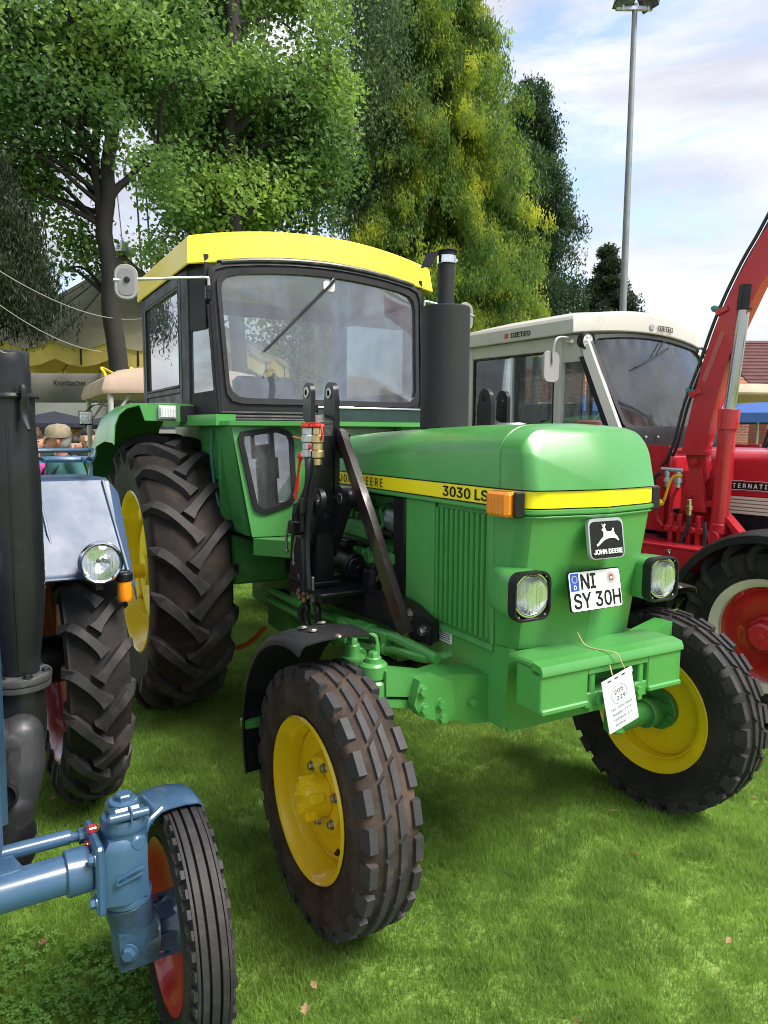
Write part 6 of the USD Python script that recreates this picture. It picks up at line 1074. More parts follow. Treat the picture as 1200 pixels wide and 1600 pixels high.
# ---------------------------------------------------------------- the red tractor with loader at the right edge
RY = -53.0; RO = (1.87, 5.56, 0)
rd = thing('red_tractor', 'red tractor with cream cab and raised loader arm, parked at the right edge', 'tractor', RO, RY)
jr = measurer(RO[0], RO[1], RY)
R_ = M['ired']; CW = M['cabwhite']
for s in (-1, 1):
    mm = (lambda m: mirror(m)) if s > 0 else (lambda m: m)
    w = xf(rd, 'front_wheel', (1.50, s * .845, .508))
    ob(w, 'tyre', mm(tyre_body(.478, .135, .292, 72, .03)), M['rubber'], 50)
    ob(w, 'tread', mm(chevron_lugs(.478, .135, 18, .12, .034, .030)), M['rubber_lug'], 25)
    ob(w, 'rim', mm(lathe([(.296, -.106), (.306, -.112), (.302, -.120), (.288, -.112), (.262, -.092), (.258, -.08), (.262, -.05), (.262, .09), (.296, .108), (.30, .10), (.25, .08), (.25, -.05), (.255, -.08)], (0, 0, 0), (0, 1, 0), 56)), M['cream'], 40)
    ob(w, 'wheel_disc', mm(lathe([(0, -.030), (.10, -.030), (.12, -.025), (.15, -.035), (.20, -.055), (.235, -.050), (.257, -.075), (.259, -.06), (.24, -.03), (.0, -.01)], (0, 0, 0), (0, 1, 0), 48)), M['red'], 40)
    ob(w, 'hub', mm(cat([cyl((0, -.02, 0), (0, -.085, 0), .105, .098, 28, .01), cyl((0, -.08, 0), (0, -.14, 0), .075, .07, 24, .012), cyl((0, -.135, 0), (0, -.15, 0), .02, n=12)])), R_)
    for k in range(10):
        a = k * PI / 5; ob(w, 'wheel_bolt', mm(bolt((.088 * math.cos(a), -.085, .088 * math.sin(a)), (0, -1, 0), .009, .012)), R_)
    for k in range(4):
        a = k * PI / 2 + .7; ob(w, 'rim_lug', mm(mv(bx((0, 0, 0), (.03, .05, .06), .006), (.246 * math.cos(a), -.055, .246 * math.sin(a)), ry=-math.degrees(a))), R_)
    T = np.linspace(math.radians(55), math.radians(174), 20); g = []
    for t in T: g.append([((.555 + dr) * math.cos(t), y, (.555 + dr) * math.sin(t)) for y, dr in ((-.17, -.055), (-.165, -.015), (-.14, .0), (0, .008), (.14, 0), (.165, -.015), (.17, -.055))])
    ob(rd, 'front_mudguard', mv(shell(np.array(g)[::-1], .006), (1.50, s * .845, .508)), M['vinyl_guard'], 50)
    r2 = xf(rd, 'rear_wheel', (-.45, s * .80, .80))
    ob(r2, 'tyre', mm(tyre_body(.76, .21, .46, 72, .04)), M['rubber'], 50); ob(r2, 'tread', mm(chevron_lugs(.76, .21, 19, .21, .047, .040)), M['rubber_lug'], 25)
    ob(r2, 'rim', mm(lathe([(.47, -.16), (.475, -.17), (.44, -.15), (.40, -.05), (.30, -.03), (.0, -.03), (.0, -.01), (.40, -.01), (.43, .15), (.47, .17)], (0, 0, 0), (0, 1, 0), 48)), M['cream'], 40)
# running gear and body
ob(rd, 'chassis', cat([bb(-.7, 2.3, -.22, .22, .45, .90, .03), cyl((1.5, -.75, .508), (1.5, .75, .508), .08, n=20), cyl((-.45, -.70, .8), (-.45, .70, .8), .12, n=20), bb(.6, 2.2, -.29, .29, .72, .95, .02)]), K)
ob(rd, 'hood', loft([[(x, y * w, z) for y, z in ((-1, z0), (-1, 1.40), (-.93, 1.445), (-.8, 1.468), (0, 1.485), (.8, 1.468), (.93, 1.445), (1, 1.40), (1, z0))] for x, w, z0 in ((.46, .325, 1.19), (1.2, .32, 1.19), (2.3, .30, 1.19), (2.42, .27, 1.22))], True), R_, 35)
ob(rd, 'hood_side', cat([bb(.60, 2.3, s * .29, s * .312, .95, 1.19, .004) for s in (-1, 1)]), K)
for s in (-1, 1):
    for k in range(5): ob(rd, 'grille_slat', bb(.80, 1.75, s * .31, s * .330, 1.078 + k * .0225, 1.0965 + k * .0225, .003), M['cream'])
    ob(rd, 'name_strip', bb(.80, 1.75, s * .322, s * .328, 1.232, 1.277, .001), M['ink']); ob(rd, 'name_strip_trim', cat([bb(.80, 1.75, s * .322, s * .330, 1.277, 1.285, .001), bb(.80, 1.75, s * .322, s * .330, 1.222, 1.230, .001)]), M['chrome'])
    t = text('I N T E R N A T I O N A L', .026, (.90, -.3285, 1.2415), (1, 0, 0), (0, 0, 1), .001, True, 1.0, False)
    ob(rd, 'hood_lettering', t if s < 0 else mv(t, rz=180, loc=(2.45, 0, 0)), M['white'])
# cab
cb = xf(rd, 'cab')
XR = lambda y, z: .06 + (2.27 - z) * .47 + .06 * (1 - (y / .7) ** 2)
def ro2(hy, x0, x1, bow, z0, ar): R = roof_outline(hy, x0, x1, bow); return np.array([(x, y, z0 + ar * (1 - min(1, abs(y) / .80) ** 2) + .012 * (x + 1)) for x, y in R])
ob(cb, 'roof', loft([ro2(.75, -1.0, .02, .07, 2.24, .05), ro2(.79, -1.04, .05, .09, 2.232, .05), ro2(.795, -1.05, .055, .09, 2.24, .05), ro2(.792, -1.045, .05, .09, 2.325, .07), ro2(.775, -1.03, .03, .09, 2.345, .085), ro2(.5, -.8, -.2, .06, 2.375, .085), ro2(.2, -.6, -.4, .02, 2.38, .085)], True), CW, 28)
arr = lambda y: .055 * (1 - (y / .7) ** 2)
def ring3(R): return np.array([(XR(y, z), y, z) for y, z in R])
def ws2(wb, wt, zb, zt_, r, n=80):
    pl = Polygon([(-wb, zb)] + [(y, zt_ + arr(y)) for y in np.linspace(-wt, wt, 15)] + [(wb, zb)]).buffer(-r).buffer(r, quad_segs=6); cc = np.array([0, (zb + zt_) / 2])
    P = np.array([pl.exterior.interpolate(t, True).coords[0] for t in np.linspace(0, 1, 700, endpoint=False)]); a = np.arctan2(P[:, 1] - cc[1], P[:, 0] - cc[0]); o_ = np.argsort(a); tt = np.linspace(-PI, PI, n, endpoint=False)
    return np.stack([np.interp(tt, a[o_], P[o_, k], period=2 * PI) for k in range(2)], 1)
q1, q2 = ws2(.655, .705, 1.585, 2.225, .04), ws2(.625, .665, 1.62, 2.20, .05); sh = lambda A, d: A + np.array([d, 0, d * .4])
ob(cb, 'windscreen_frame', loft([sh(ring3(q1), -.02), sh(ring3(q1), .012), sh(ring3(q2), .012), sh(ring3(q2), -.02), sh(ring3(q1), -.02)], caps=False), M['seal'], 30)
cw2 = np.array([0, 1.9]); ob(cb, 'windscreen', loft([ring3(q2 * k + cw2 * (1 - k)) for k in (1, .8, .6, .4, .2, .01)], True), M['glass_red'], 60)
for s in (-1, 1):
    yb = s * .735; sl = lambda z: XR(.66, z)
    ob(cb, 'cab_side', cat([bb(-1.0, -.955, yb - .02, yb + .02, 1.50, 2.24, .006), bb(-.135, -.075, yb - .02, yb + .02, 1.50, 2.24, .006), bb(-.956, -.134, yb - .0195, yb + .0195, 2.145, 2.24, .005), bb(-.956, -.134, yb - .019, yb + .019, 1.50, 1.56, .005),
        hull([(x, s * y, z) for x, y, z in ((-.08, .745, 2.24), (.03, .735, 2.24), (.03, .70, 2.24), (-.08, .71, 2.24), (-.08, .745, 2.06), (.10, .725, 2.06), (.10, .69, 2.06), (-.08, .71, 2.06))]),
        hull([(sl(z) - dx, s * y, z) for z in (1.56, 2.2) for dx, y in ((.05, .735), (-.01, .715), (-.01, .68), (.05, .70))])]), CW)
    ob(cb, 'side_post_seal', hull([(sl(z) - dx, s * y, z) for z in (1.57, 2.09) for dx, y in ((.085, .742), (.055, .738), (.055, .70), (.085, .70))]), M['seal'])
    ob(cb, 'door_window', bb(-.955, -.135, yb - .002, yb + .002, 1.56, 2.145, .0003), M['glass_red'])
    ob(cb, 'window_divider', bb(-.56, -.54, yb - .012, yb + .012, 1.56, 2.145, .003), M['alu'])
    ob(cb, 'window_seal', cat([bb(-.955, -.94, yb - .015, yb + .015, 1.56, 2.145, .003), bb(-.15, -.135, yb - .015, yb + .015, 1.56, 2.145, .003), bb(-.94, -.15, yb - .015, yb + .015, 2.13, 2.145, .003)]), M['seal'])
    ob(cb, 'quarter_window', hull([(x, s * y, z) for y in (.722, .726) for x, z in ((-.07, 1.56), (-.07, 2.055), (.055, 2.055), (.30, 1.56))]), M['glass_red'])
    ob(cb, 'cab_lower_side', hull([(x, s * y, z) for y in (.56, .60) for x, z in ((-.2, .95), (-.2, 1.50), (.68, 1.50), (.72, .95))]), R_)
    ob(cb, 'lower_window_seal', plate(rrect(.13, .34, .05).difference(rrect(.10, .31, .035)), (.30, s * .601, 1.28), (-s * 1, 0, 0), (0, 0, 1), .012), M['seal']); ob(cb, 'lower_window', plate(rrect(.10, .31, .035), (.30, s * .6015, 1.28), (-s * 1, 0, 0), (0, 0, 1), .004), M['glass_dark'])
    lm = xf(cb, 'work_lamp', (.095, s * .70, 2.195))
    ob(lm, 'lamp_body', lathe([(0, -.06), (.04, -.055), (.055, -.03), (.060, .0), (.060, .02), (.053, .02), (.050, .010)], (0, 0, 0), (.96, s * .1, -.05), 28), M['seal'], 40); ob(lm, 'lamp_lens', lathe([(.052, .010), (.03, .014), (0, .015)], (0, 0, 0), (.96, s * .1, -.05), 28), M['white_lens'])
    for k in range(6): a = k * PI / 3; ob(lm, 'lamp_diode', lathe([(.009, .0), (.006, .004), (0, .005)], (.016, .028 * math.cos(a), .028 * math.sin(a)), (1, 0, 0), 10), M['reflector'])
    ob(lm, 'lamp_bracket', bx((-.02, 0, -.075), (.03, .03, .05), .004), M['alu'])
    mi = xf(cb, 'mirror')
    ob(mi, 'mirror_arm', tube([(.0, s * .74, 2.20), (.02, s * .80, 2.215), (.03, s * .93, 2.20), (.02, s * .95, 2.12), (.02, s * .95, 2.04)], .009, 8), M['alu'])
    ob(mi, 'mirror_plate', cyl((-.02, s * .755, 2.20), (.02, s * .76, 2.20), .02, n=12), CW)
    hd = loft([[(d, y, z) for y, z in rr_pts(w, h, r)] for d, w, h, r in ((.010, .09, .15, .03), (.012, .13, .20, .042), (.0, .140, .212, .05), (-.012, .13, .20, .045))], True)
    ob(mi, 'mirror_back', mv(hd, (.0, s * .95, 2.015), rz=s * 8), M['mirror_shell'])
ob(cb, 'cab_front_strip', shell([[(XR(y, 1.60) + .010, y, 1.615), (XR(y, 1.60) + .03, y, 1.56), (XR(y, 1.60) + .03, y, 1.42)] for y in np.linspace(-.67, .67, 13)], -.012), M['vinyl'])
for y in (-.5, -.38, .3): ob(cb, 'strip_stud', lathe([(.010, 0), (.007, .006), (0, .007)], (XR(y, 1.55) + .02, y, 1.55), (1, 0, 0), 10), M['alu'])
ob(cb, 'cab_front_wall', bb(.66, .70, -.60, .60, .95, 1.43, .006), R_)
ob(cb, 'rear_window', bb(-1.0, -.995, -.70, .70, 1.5, 2.22, .0004), M['lens'])
ob(cb, 'interior', cat([bx((-.45, 0, 1.25), (.5, .5, .12), .04), bx((-.70, 0, 1.48), (.10, .45, .40), .04), lathe([(.19, -.010), (.2, 0), (.19, .010), (.18, 0), (.19, -.010)], (.05, 0, 1.72), (-.5, 0, .85), 32), cyl((.05, 0, 1.72), (.35, 0, 1.2), .03, n=12), cyl((.05, -.18, 1.72), (.05, .18, 1.72), .008, n=8), bx((-.3, 0, .98), (1.3, 1.1, .05), .01)]), M['seat_dark'])
ob(cb, 'wiper', cat([tube([sh(Y_((XR(-.36 + .5 * t, 2.02 + .17 * t), -.36 + .5 * t, 2.02 + .17 * t)), .025) for t in np.linspace(0, 1, 6)], .007, 6, 0), tube([sh(Y_((XR(.0, 2.26 - .12 * t), .14 - .2 * t, 2.26 - .13 * t)), .03) for t in (0, 1)], .006, 6, 0)]), K)
# maker's lettering on the roof
ob(cb, 'roof_lettering', text('DIETEG', .034, (-.42, -.7965, 2.268), (1, 0, 0), (0, 0, 1), .0015, True, 1.1), M['ink'])
ob(cb, 'roof_logo', plate(rrect(.035, .034, .003), (-.56, -.7965, 2.285), (1, 0, 0), (0, 0, 1), .0012), M['red_lens'])
ob(cb, 'roof_lettering', text('DIETEG', .036, (.151, .14, 2.322), (-.03, 1, 0), (-.05, 0, 1), .0015, True, 1.1), M['ink'])
ob(cb, 'roof_logo', plate(rrect(.05, .036, .003), (.150, -.03, 2.340), (0, 1, 0), (-.05, 0, 1), .0012), M['mirror_shell'])
# loader
ld = xf(rd, 'loader')
for s in (-1, 1):
    mk = (lambda m: m) if s < 0 else (lambda m: mirror(m))
    armL = [(.782, 1.47), (.835, 1.75), (.885, 1.98), (.965, 2.22), (1.055, 2.43), (1.185, 2.66), (1.45, 3.02), (2.2, 3.4)]; armR = [(2.25, 3.22), (1.60, 2.86), (1.32, 2.55), (1.205, 2.40), (1.10, 2.17), (1.03, 1.95), (.975, 1.72), (.925, 1.47)]
    ob(ld, 'loader_arm', mk(prism(armL + armR, 'xz', -.62, -.53)), R_)
    ob(ld, 'arm_foot', mk(cat([prism([(.76, 1.47), (.94, 1.47), (.94, 1.445), (.76, 1.445)], 'xz', -.64, -.51), prism([(.80, 1.445), (.93, 1.445), (.95, 1.30), (.90, 1.22), (.84, 1.30)], 'xz', -.605, -.545)])), R_)
    ob(ld, 'support_tower', mk(cat([prism([(.80, 1.34), (.98, 1.36), (1.06, 1.05), (1.25, .90), (.72, .90)], 'xz', -.565, -.535), prism([(.80, 1.34), (.92, 1.36), (.97, 1.10), (.80, 1.10)], 'xz', -.635, -.61), bb(.79, 1.0, -.615, -.53, 1.13, 1.17, .004), prism([(.98, 1.56), (1.03, 1.53), (1.04, 1.30), (.99, 1.29)], 'xz', -.505, -.47), prism([(1.04, 1.10), (1.07, 1.10), (1.28, .89), (1.22, .89)], 'xz', -.62, -.535)])), R_)
    for x, z in ((.87, 1.40), (1.00, 1.38), (1.005, 1.32), (.86, 1.20)): ob(ld, 'tower_bolt', mk(bolt((x, -.637, z) if x < .9 else (x, -.506, z), (0, -1, 0), .018, .016)), R_)
    ob(ld, 'lift_barrel', mk(cat([cyl((1.035, -.60, 1.00), (1.055, -.60, 1.62), .050, n=24), cyl((1.055, -.60, 1.60), (1.061, -.60, 1.72), .060, n=24), cyl((1.030, -.60, .98), (1.034, -.60, 1.04), .056, n=24), cyl((1.03, -.66, .96), (1.03, -.54, .96), .035, n=18)])), R_)
    ob(ld, 'lift_rod', mk(cyl((1.06, -.60, 1.70), (1.115, -.60, 2.32), .034, n=20)), M['rod'] if 'rod' in M else M['chrome'])
    ob(ld, 'rod_eye', mk(cat([cyl((1.115, -.60, 2.28), (1.125, -.60, 2.42), .042, n=16), bx((1.115, -.60, 2.33), (.08, .05, .05), .01)])), K)
    for d_ in (0, .022):
        ob(ld, 'arm_hose', mk(tube([(x - .022 - .0 , -.61 + d_ * 2.2, z + .012) for x, z in [(.66, 1.36), (.70, 1.40), (.745, 1.52), (.80, 1.75)] + armL[2:]], .010, 7, 4)), M['hose'])
    for x, z in ((.845, 1.82), (.985, 2.29)): ob(ld, 'hose_clamp', mk(cat([bx((x + .01, -.60, z), (.075, .075, .035), .004, ry=-20)])), R_); ob(ld, 'clamp_cap', mk(bx((x - .045, -.60, z + .02), (.03, .05, .03), .004, ry=-20)), M['teal_clip'])
    ob(ld, 'arm_decal', mk(plate(rrect(.030, .30, .004), (.955, -.6205, 2.03), (.94, 0, -.34), (.34, 0, .94), .0012)), M['decal'])
ob(ld, 'cross_tube', cat([cyl((1.30, -.53, 1.62), (1.30, .53, 1.62), .035, n=18), bx((1.30, .35, 1.66), (.10, .05, .16), .02)]), R_)
ob(ld, 'arm_pusher', prism([(1.46, 1.42), (1.56, 1.40), (1.58, 2.1), (1.50, 2.12)], 'xz', -.40, -.34), M['cream'])
ob(ld, 'bucket_hook', prism([(1.40, 2.12), (1.55, 2.22), (1.65, 2.20), (1.60, 2.10), (1.50, 2.12), (1.46, 2.06), (1.41, 2.07)], 'xz', -.50, -.46), K)
# control valves and pipes beside the tower
va = xf(rd, 'hydraulic_valve_set')
ob(va, 'valve_bank', cat([bb(.72, .98, -.66, -.58, .96, 1.03, .008)] + [cyl((.75 + .055 * k, -.665, .99), (.75 + .055 * k, -.70, .99), .02, n=12) for k in range(5)] + [bb(.745 + .06 * k, .775 + .06 * k, -.68, -.62, .90, 1.08, .006) for k in range(4)]), R_)
for P in (((.70, 1.26), (.66, 1.18), (.655, 1.05), (.70, .99)), ((.80, 1.26), (.76, 1.18), (.745, 1.1), (.75, 1.02)), ((.88, 1.15), (.88, 1.02)), ((.98, 1.0), (1.01, .95), (1.0, .88), (.92, .86)), ((.76, .95), (.76, .85), (.85, .84))):
    ob(va, 'hydraulic_pipe', tube([(x, -.655, z) for x, z in P], .010, 8), R_)
for x in (.725, .80):
    ob(va, 'coupling', cat([cyl((x, -.67, 1.24), (x, -.67, 1.34), .018, n=14), cyl((x, -.67, 1.27), (x, -.67, 1.30), .026, n=14)]), M['alu'])
ob(va, 'coupling_rail', cyl((.68, -.67, 1.352), (.83, -.67, 1.348), .013, n=12), M['alu'])
ob(va, 'yellow_handle', cat([tube([(.84, -.70, 1.32), (.78, -.71, 1.30), (.74, -.72, 1.16)], .008, 7), lathe([(0, -.024), (.018, -.016), (.025, 0), (.018, .016), (0, .024)], (.715, -.72, 1.145), (0, 0, 1), 14)]), mat('handle_yellow', (.75, .42, .01), .4))
ob(va, 'brass_coupling', cat([cyl((.90, -.70, 1.08), (.895, -.70, 1.18), .018, n=14), cyl((.90, -.70, 1.11), (.898, -.70, 1.14), .024, n=14)]), M['brass'])
for P in (((.90, 1.08), (.895, 1.0), (.86, .93), (.85, .86)), ((1.0, 1.05), (1.01, .97), (1.0, .88)), ((.70, 1.33), (.66, 1.30), (.66, 1.2), (.70, 1.13))): ob(va, 'hose', tube([(x, -.705, z) for x, z in P], .013, 8), M['hose'])
ob(rd, 'valve_recess', bb(.60, 1.05, -.56, -.50, .90, 1.10, .005), K)
ob(rd, 'side_ledge', cat([bb(.42, 1.14, -.84, -.45, .885, .905, .004), bb(.42, 1.14, -.838, -.82, .76, .886, .004)]), R_)
ob(rd, 'rear_side_panel', bb(.0, .62, -.60, -.575, .76, .90, .006), R_)
ob(rd, 'ledge_latch', cat([tube([(.86, -.842, .875), (.87, -.848, .85), (.855, -.848, .83), (.87, -.848, .81)], .005, 6), bx((.86, -.843, .87), (.03, .006, .02), .002)]), M['steel'])
ob(rd, 'mudguard_stay', cat([bb(1.0, 1.06, -.98, -.80, .62, .64, .004), bb(1.0, 1.5, -.70, -.66, .86, .89, .005)]), K)
ob(rd, 'frame_gusset', prism([(1.10, .95), (1.40, .93), (1.60, .88), (1.7, .80), (1.1, .80)], 'xz', -.60, -.56), R_)
# vintage tractors with canvas roofs, parked in the second row
def oldtimer(label, loc, rz, body, canvas, post, roof_z, len_=1.7, wid=1.45, th=1.0):
    o = thing('canopy_tractor', label, 'tractor', loc, rz)
    for s in (-1, 1):
        mm = (lambda m: mirror(m)) if s > 0 else (lambda m: m)
        w = xf(o, 'rear_wheel', (0, s * .68, .62)); ob(w, 'tyre', mm(tyre_body(.59, .14, .40, 48, .03)), M['rubber'], 50); ob(w, 'tread', mm(chevron_lugs(.588, .14, 17, .15, .04, .034)), M['rubber_lug'], 25); ob(w, 'rim', mm(lathe([(.41, -.12), (.38, -.05), (.0, -.03), (.0, -.01), (.39, .0), (.41, .12)], (0, 0, 0), (0, 1, 0), 32)), M['red'])
        f = xf(o, 'front_wheel', (1.7, s * .60, .33)); ob(f, 'tyre', mm(tyre_body(.33, .07, .21, 40, .02)), M['rubber'], 50); ob(f, 'rim', mm(lathe([(.215, -.06), (.19, -.02), (.0, -.02), (.0, 0), (.2, .02), (.215, .06)], (0, 0, 0), (0, 1, 0), 32)), M['red'])
        ob(o, 'rear_fender', shell(np.array([[(.70 * math.cos(t), s * y, .62 + .70 * math.sin(t)) for y in ((.50, .86) if s < 0 else (.86, .50))] for t in np.linspace(.15, 2.7, 16)])[::(1 if s < 0 else 1)], .006), body, 40)
    ob(o, 'hood', loft([hr(.55, .24, .70, 1.25, .14), hr(1.75, .24, .70, 1.22, .14), hr(1.95, .20, .72, 1.15, .12)], True), body, 35)
    ob(o, 'chassis', cat([bb(-.3, 1.8, -.18, .18, .42, .72, .03), cyl((0, -.6, .62), (0, .6, .62), .09), cyl((1.7, -.55, .40), (1.7, .55, .40), .04)]), K)
    ob(o, 'seat', cat([bx((-.05, 0, 1.05), (.36, .42, .06), .02), bx((-.24, 0, 1.20), (.06, .42, .25), .02)]), K)
    ob(o, 'steering_wheel', cat([lathe([(.19, -.010), (.2, 0), (.19, .010), (.18, 0), (.19, -.010)], (.42, 0, 1.40), (-.4, 0, .9), 28), cyl((.42, 0, 1.40), (.62, 0, 1.0), .018)]), K)
    R_o = lambda hx, hy, z, ar: [(x * hx - .1 + .25, y * hy, z + ar * (1 - y * y)) for x, y in [(1, t) for t in np.linspace(-.92, .92, 9)] + [(.94, 1)] + [(t, 1) for t in np.linspace(.8, -.8, 7)] + [(-.94, 1)] + [(-1, t) for t in np.linspace(.92, -.92, 9)] + [(-.94, -1)] + [(t, -1) for t in np.linspace(-.8, .8, 7)] + [(.94, -1)]]
    H, W2 = len_ / 2, wid / 2
    ob(o, 'canvas_roof', loft([R_o(H - .05, W2 - .05, roof_z - .20 * th, .02), R_o(H, W2, roof_z - .21 * th, .02), R_o(H + .01, W2 + .01, roof_z - .17 * th, .02), R_o(H - .02, W2 - .02, roof_z - .07 * th, .04 * th), R_o(H - .12, W2 - .14, roof_z, .06 * th), R_o(H * .5, W2 * .5, roof_z + .02, .07 * th)], True), canvas, 40)
    for x in (-H + .2, H + .1):
        for y in (-W2 + .06, W2 - .06): ob(o, 'roof_post', cat([cyl((x, y, .95), (x, y, roof_z - .2), .024, n=12), tube([(x, y, roof_z - .45), (x - .02, y * .75, roof_z - .19)], .014, 7, 0)]), post)
    for s in (-1, 1):
        mi = xf(o, 'mirror'); ob(mi, 'mirror_arm', tube([(H + .1, s * (W2 - .06), roof_z - .32), (H + .12, s * (W2 + .06), roof_z - .30), (H + .12, s * (W2 + .14), roof_z - .36)], .009, 7), M['chrome']); ob(mi, 'mirror_back', mv(bx((0, 0, 0), (.025, .11, .12), .01), (H + .12, s * (W2 + .15), roof_z - .42)), K); ob(mi, 'mirror_face', bx((H + .135, s * (W2 + .15), roof_z - .42), (.004, .095, .10), .001), M['reflector'])
    return o
cvb, cvc = cloth_mat('beige_canvas', (.50, .38, .29), .2, (.6, .5, .4), 3), cloth_mat('cream_canvas', (.50, .44, .33), .2, (.6, .5, .4), 3)
p = at(268, 676, 7.6); oldtimer('green vintage tractor with beige canvas roof half hidden behind the green tractor', (p[0], p[1], 0), -62, M['green'], cvb, M['cabwhite'], 2.10, 1.75, 1.55)
p = at(1085, 676, 9.6); oldtimer('vintage tractor with cream canvas roof behind the red tractor', (p[0], p[1], 0), -70, M['ired'], cvc, M['cream'], 2.12, 2.2, 2.1, .55)
# ---------------------------------------------------------------- people
SK = mat('skin', (.50, .27, .19), .5, var=.08); SKR = mat('sunburnt_skin', (.55, .22, .15), .5, var=.08)
def person(label, loc, face, h=1.75, shirt=None, trousers=None, hair=None, hat=None, skin=None, turn=0.0, arms=((.10, -.02), (.10, -.02)), bag=None, lean=0.0, bend=(.0, .0), sleeve=.5):
    """standing figure looking along its +x; arms: (outward, forward) of each hand; bend: forward lift of each forearm"""
    s = h / 1.75; t = thing('person', label, 'person', loc, face); skin = skin or SK
    P = lambda x, y, z: np.array([x + lean * max(0, z - .95), y, z]) * s
    hipz, shz = .93, 1.42; J = {}
    for sd, k in ((-1, 0), (1, 1)):
        o, f = arms[k]; J[sd] = (P(0, sd * .185, shz - .02), P(-.02 + f * .3, sd * (.21 + o * .6), 1.14), P(.06 + f + bend[k] * .2, sd * (.20 + o), .90 + bend[k] * .30))
    legs = {sd: (P(0, sd * .09, hipz), P(.015, sd * .10, .50), P(-.01, sd * .11, .09)) for sd in (-1, 1)}
    hd = P(.02 + lean * .1, 0, 1.60); segs = [(P(0, 0, 1.42), .055 * s, P(.01, 0, 1.52), .052 * s), (P(0, 0, 1.30), .13 * s, P(0, 0, 1.05), .125 * s), (P(0, -.12, 1.38), .06 * s, P(0, .12, 1.38), .06 * s), (P(0, -.06, .95), .12 * s, P(0, .06, .95), .12 * s), (P(0, 0, 1.05), .12 * s, P(0, 0, .95), .14 * s)]
    R = trimesh.transformations.rotation_matrix(math.radians(turn), [0, 0, 1])[:3, :3]; hp = lambda x, y, z: hd + R @ (np.array([x, y, z]) * s)
    segs += [(hp(-.015, 0, .03), .093 * s, hp(.015, 0, -.01), .085 * s), (hp(.03, 0, -.05), .062 * s, hp(.045, 0, -.08), .042 * s), (hp(.095, 0, .0), .010 * s, hp(.108, 0, -.028), .015 * s), (hp(-.01, -.088, .0), .016 * s, hp(-.012, -.09, -.025), .012 * s), (hp(-.01, .088, .0), .016 * s, hp(-.012, .09, -.025), .012 * s)]
    for sd in (-1, 1):
        a, b, c = J[sd]; d = (c - b) / np.linalg.norm(c - b); segs += [(a, .05 * s, b, .042 * s), (b, .040 * s, c, .028 * s), (c, .028 * s, c + d * .085 * s, .030 * s)]
        u = np.cross(d, [0, 1, 0]); u /= np.linalg.norm(u)
        for q in range(4): r0_ = c + d * .08 * s + u * (q - 1.5) * .018 * s; segs.append((r0_, .0095 * s, r0_ + d * (.075 - .008 * abs(q - 1.4)) * s + np.array([0, -sd * .015 * s, 0]), .008 * s))
        segs.append((c + d * .03 * s + u * .02 * s, .012 * s, c + d * .085 * s + u * .048 * s, .009 * s))
        x, y, z = legs[sd]; segs += [(x, .085 * s, y, .056 * s), (y, .054 * s, z, .04 * s), (z, .04 * s, z + np.array([.14, sd * .02, -.05]) * s, .035 * s)]
    ob(t, 'body', bones(segs, .022, 2), skin, True)
    sh = [(P(0, 0, 1.33), .145 * s, P(0, 0, 1.05), .145 * s), (P(0, -.14, 1.385), .066 * s, P(0, .14, 1.385), .066 * s), (P(0, -.06, .98), .135 * s, P(0, .06, .98), .135 * s), (P(0, 0, 1.10), .14 * s, P(0, 0, .90), .148 * s), (P(0, -.08, 1.28), .10 * s, P(0, .08, 1.28), .10 * s)]
    for sd in (-1, 1):
        a, b, c = J[sd]; sh.append((a, .066 * s, a + (b - a) * min(1, sleeve * 2), .058 * s))
        if sleeve > .5: sh.append((b, .056 * s, b + (c - b) * (sleeve - .5) * 2, .045 * s))
    ob(t, 'shirt', bones(sh, .028, 2), shirt, True)
    ob(t, 'trousers', bones([(legs[sd][0], .105 * s, legs[sd][1], .075 * s) for sd in (-1, 1)] + [(legs[sd][1], .074 * s, legs[sd][2], .058 * s) for sd in (-1, 1)] + [(P(0, -.05, .95), .132 * s, P(0, .05, .95), .132 * s)], .03, 2), trousers, True)
    for sd in (-1, 1): z = legs[sd][2]; ob(t, 'shoe', bones([(z - np.array([.03, 0, .035]) * s, .045 * s, z + np.array([.15, sd * .02, -.05]) * s, .038 * s)], .02, 1), K, True)
    for sd in (-1, 1): ob(t, 'eye', mv(trimesh.creation.icosphere(1, .009 * s), hp(.086, sd * .032, .012)), M['ink'])
    ob(t, 'mouth', mv(bx((0, 0, 0), (.006, .045 * s, .008 * s), .001), hp(.088, 0, -.062), rz=turn), SKR)
    if hair is not None:
        hm = bones([(hp(-.03, 0, .055), .092 * s, hp(.0, 0, .06), .088 * s), (hp(-.045, 0, -.02), .075 * s, hp(-.04, 0, .03), .085 * s)], .02, 2); ob(t, 'hair', hm, hair, True)
    if hat is not None:
        hmt, kind = hat; a = R @ np.array([0, 0, 1.0])
        if kind == 'straw':
            ob(t, 'hat', lathe([(.18 * s, .0), (.17 * s, .012), (.105 * s, .012), (.098 * s, .07), (.07 * s, .10), (0, .105)], hp(-.01, 0, .055), (.05, 0, 1), 28), hmt, 40)
        else:
            dome = lathe([(.112 * s, -.02), (.116 * s, .02), (.105 * s, .065), (.07 * s, .09), (0, .10)], hp(-.01, 0, .045), (.06, 0, 1), 28)
            f = R @ np.array([1.0, 0, 0]); l = R @ np.array([0, 1.0, 0]); brim = plate(Polygon([(0, -.095 * s), (.07 * s, -.09 * s), (.12 * s, -.05 * s), (.13 * s, 0), (.12 * s, .05 * s), (.07 * s, .09 * s), (0, .095 * s)]), hp(.05, 0, .030), f - np.array([0, 0, .25]), l, .008)
            ob(t, 'cap', cat([dome, brim]), hmt, 40)
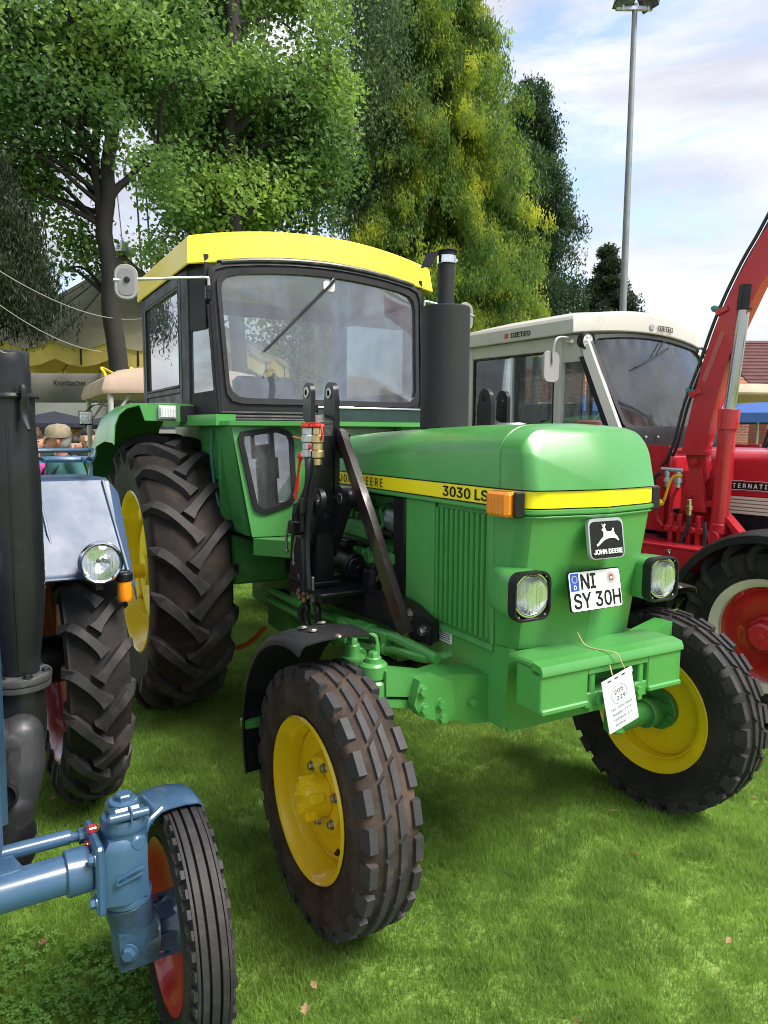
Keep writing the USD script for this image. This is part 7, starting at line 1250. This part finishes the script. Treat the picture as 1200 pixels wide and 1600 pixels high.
    if bag is not None: ob(t, 'bag_strap', tube([P(-.05, .12, 1.47), P(.15, .05, 1.30), P(.165, -.08, 1.05), P(.06, -.19, .92)], .012 * s, 6), bag)
    return t
teal, navy, blk, gry = mat('teal_shirt', (.030, .120, .125), .8, var=.15, bump=.3), mat('navy_cloth', (.012, .016, .035), .8), mat('black_shirt', (.012, .012, .014), .8), mat('dark_grey_shirt', (.04, .045, .045), .8)
pinkc, redc, whc, jeans, khaki = mat('pink_shirt', (.75, .10, .42), .8, bump=.3), mat('red_shirt', (.5, .02, .03), .8), mat('white_shirt', (.75, .75, .75), .8), mat('jeans', (.05, .08, .16), .85), mat('khaki_cap', (.26, .22, .15), .85, var=.25, vscale=14)
hbr, hdk, straw = mat('brown_hair', (.05, .025, .012), .6), mat('dark_hair', (.014, .011, .010), .6), mat('straw_hat', (.60, .38, .13), .8, var=.2, vscale=30)
def pat(px, py, d): p = at(px, py, d); return (p[0], p[1], 0.0)
person('man in teal shirt and khaki cap looking down, behind the blue fender', pat(104, 676, 6.4), -125, 1.63, teal, jeans, hair=mat('grey_hair', (.35, .33, .30), .7), hat=(khaki, 'cap'), skin=SKR, turn=-35, lean=.10, bag=blk, bend=(.5, .6), sleeve=.72)
person('person in bright pink shirt partly hidden by the black stack', pat(52, 676, 6.6), -60, 1.60, pinkc, navy, hair=hbr, bag=navy, bend=(.4, .2), arms=((.16, .02), (.1, 0)))
person('man in dark grey shirt raising a drink at the stall counter', pat(67, 676, 10.5), 150, 1.74, gry, blk, hair=hdk, bend=(1.4, 1.0), arms=((.1, .2), (.1, .2)))
person('person in black shirt with wide straw hat near the stall', pat(123, 676, 9.6), -100, 1.70, blk, jeans, hair=hbr, hat=(straw, 'straw'))
person('short haired man in black shirt facing the lens beside the canvas roof post', pat(137, 676, 8.8), -78, 1.62, blk, jeans, hair=hdk)
person('person in red shirt standing behind the man in teal', pat(116, 676, 9.0), -80, 1.52, redc, jeans, hair=hdk)
person('dark haired man in navy shirt at the back of the stall crowd', pat(101, 676, 11.6), 60, 1.76, navy, jeans, hair=hdk)
person('person in white shirt at the far left of the stall crowd', pat(58, 676, 11.2), -50, 1.80, whc, jeans, hair=hdk)
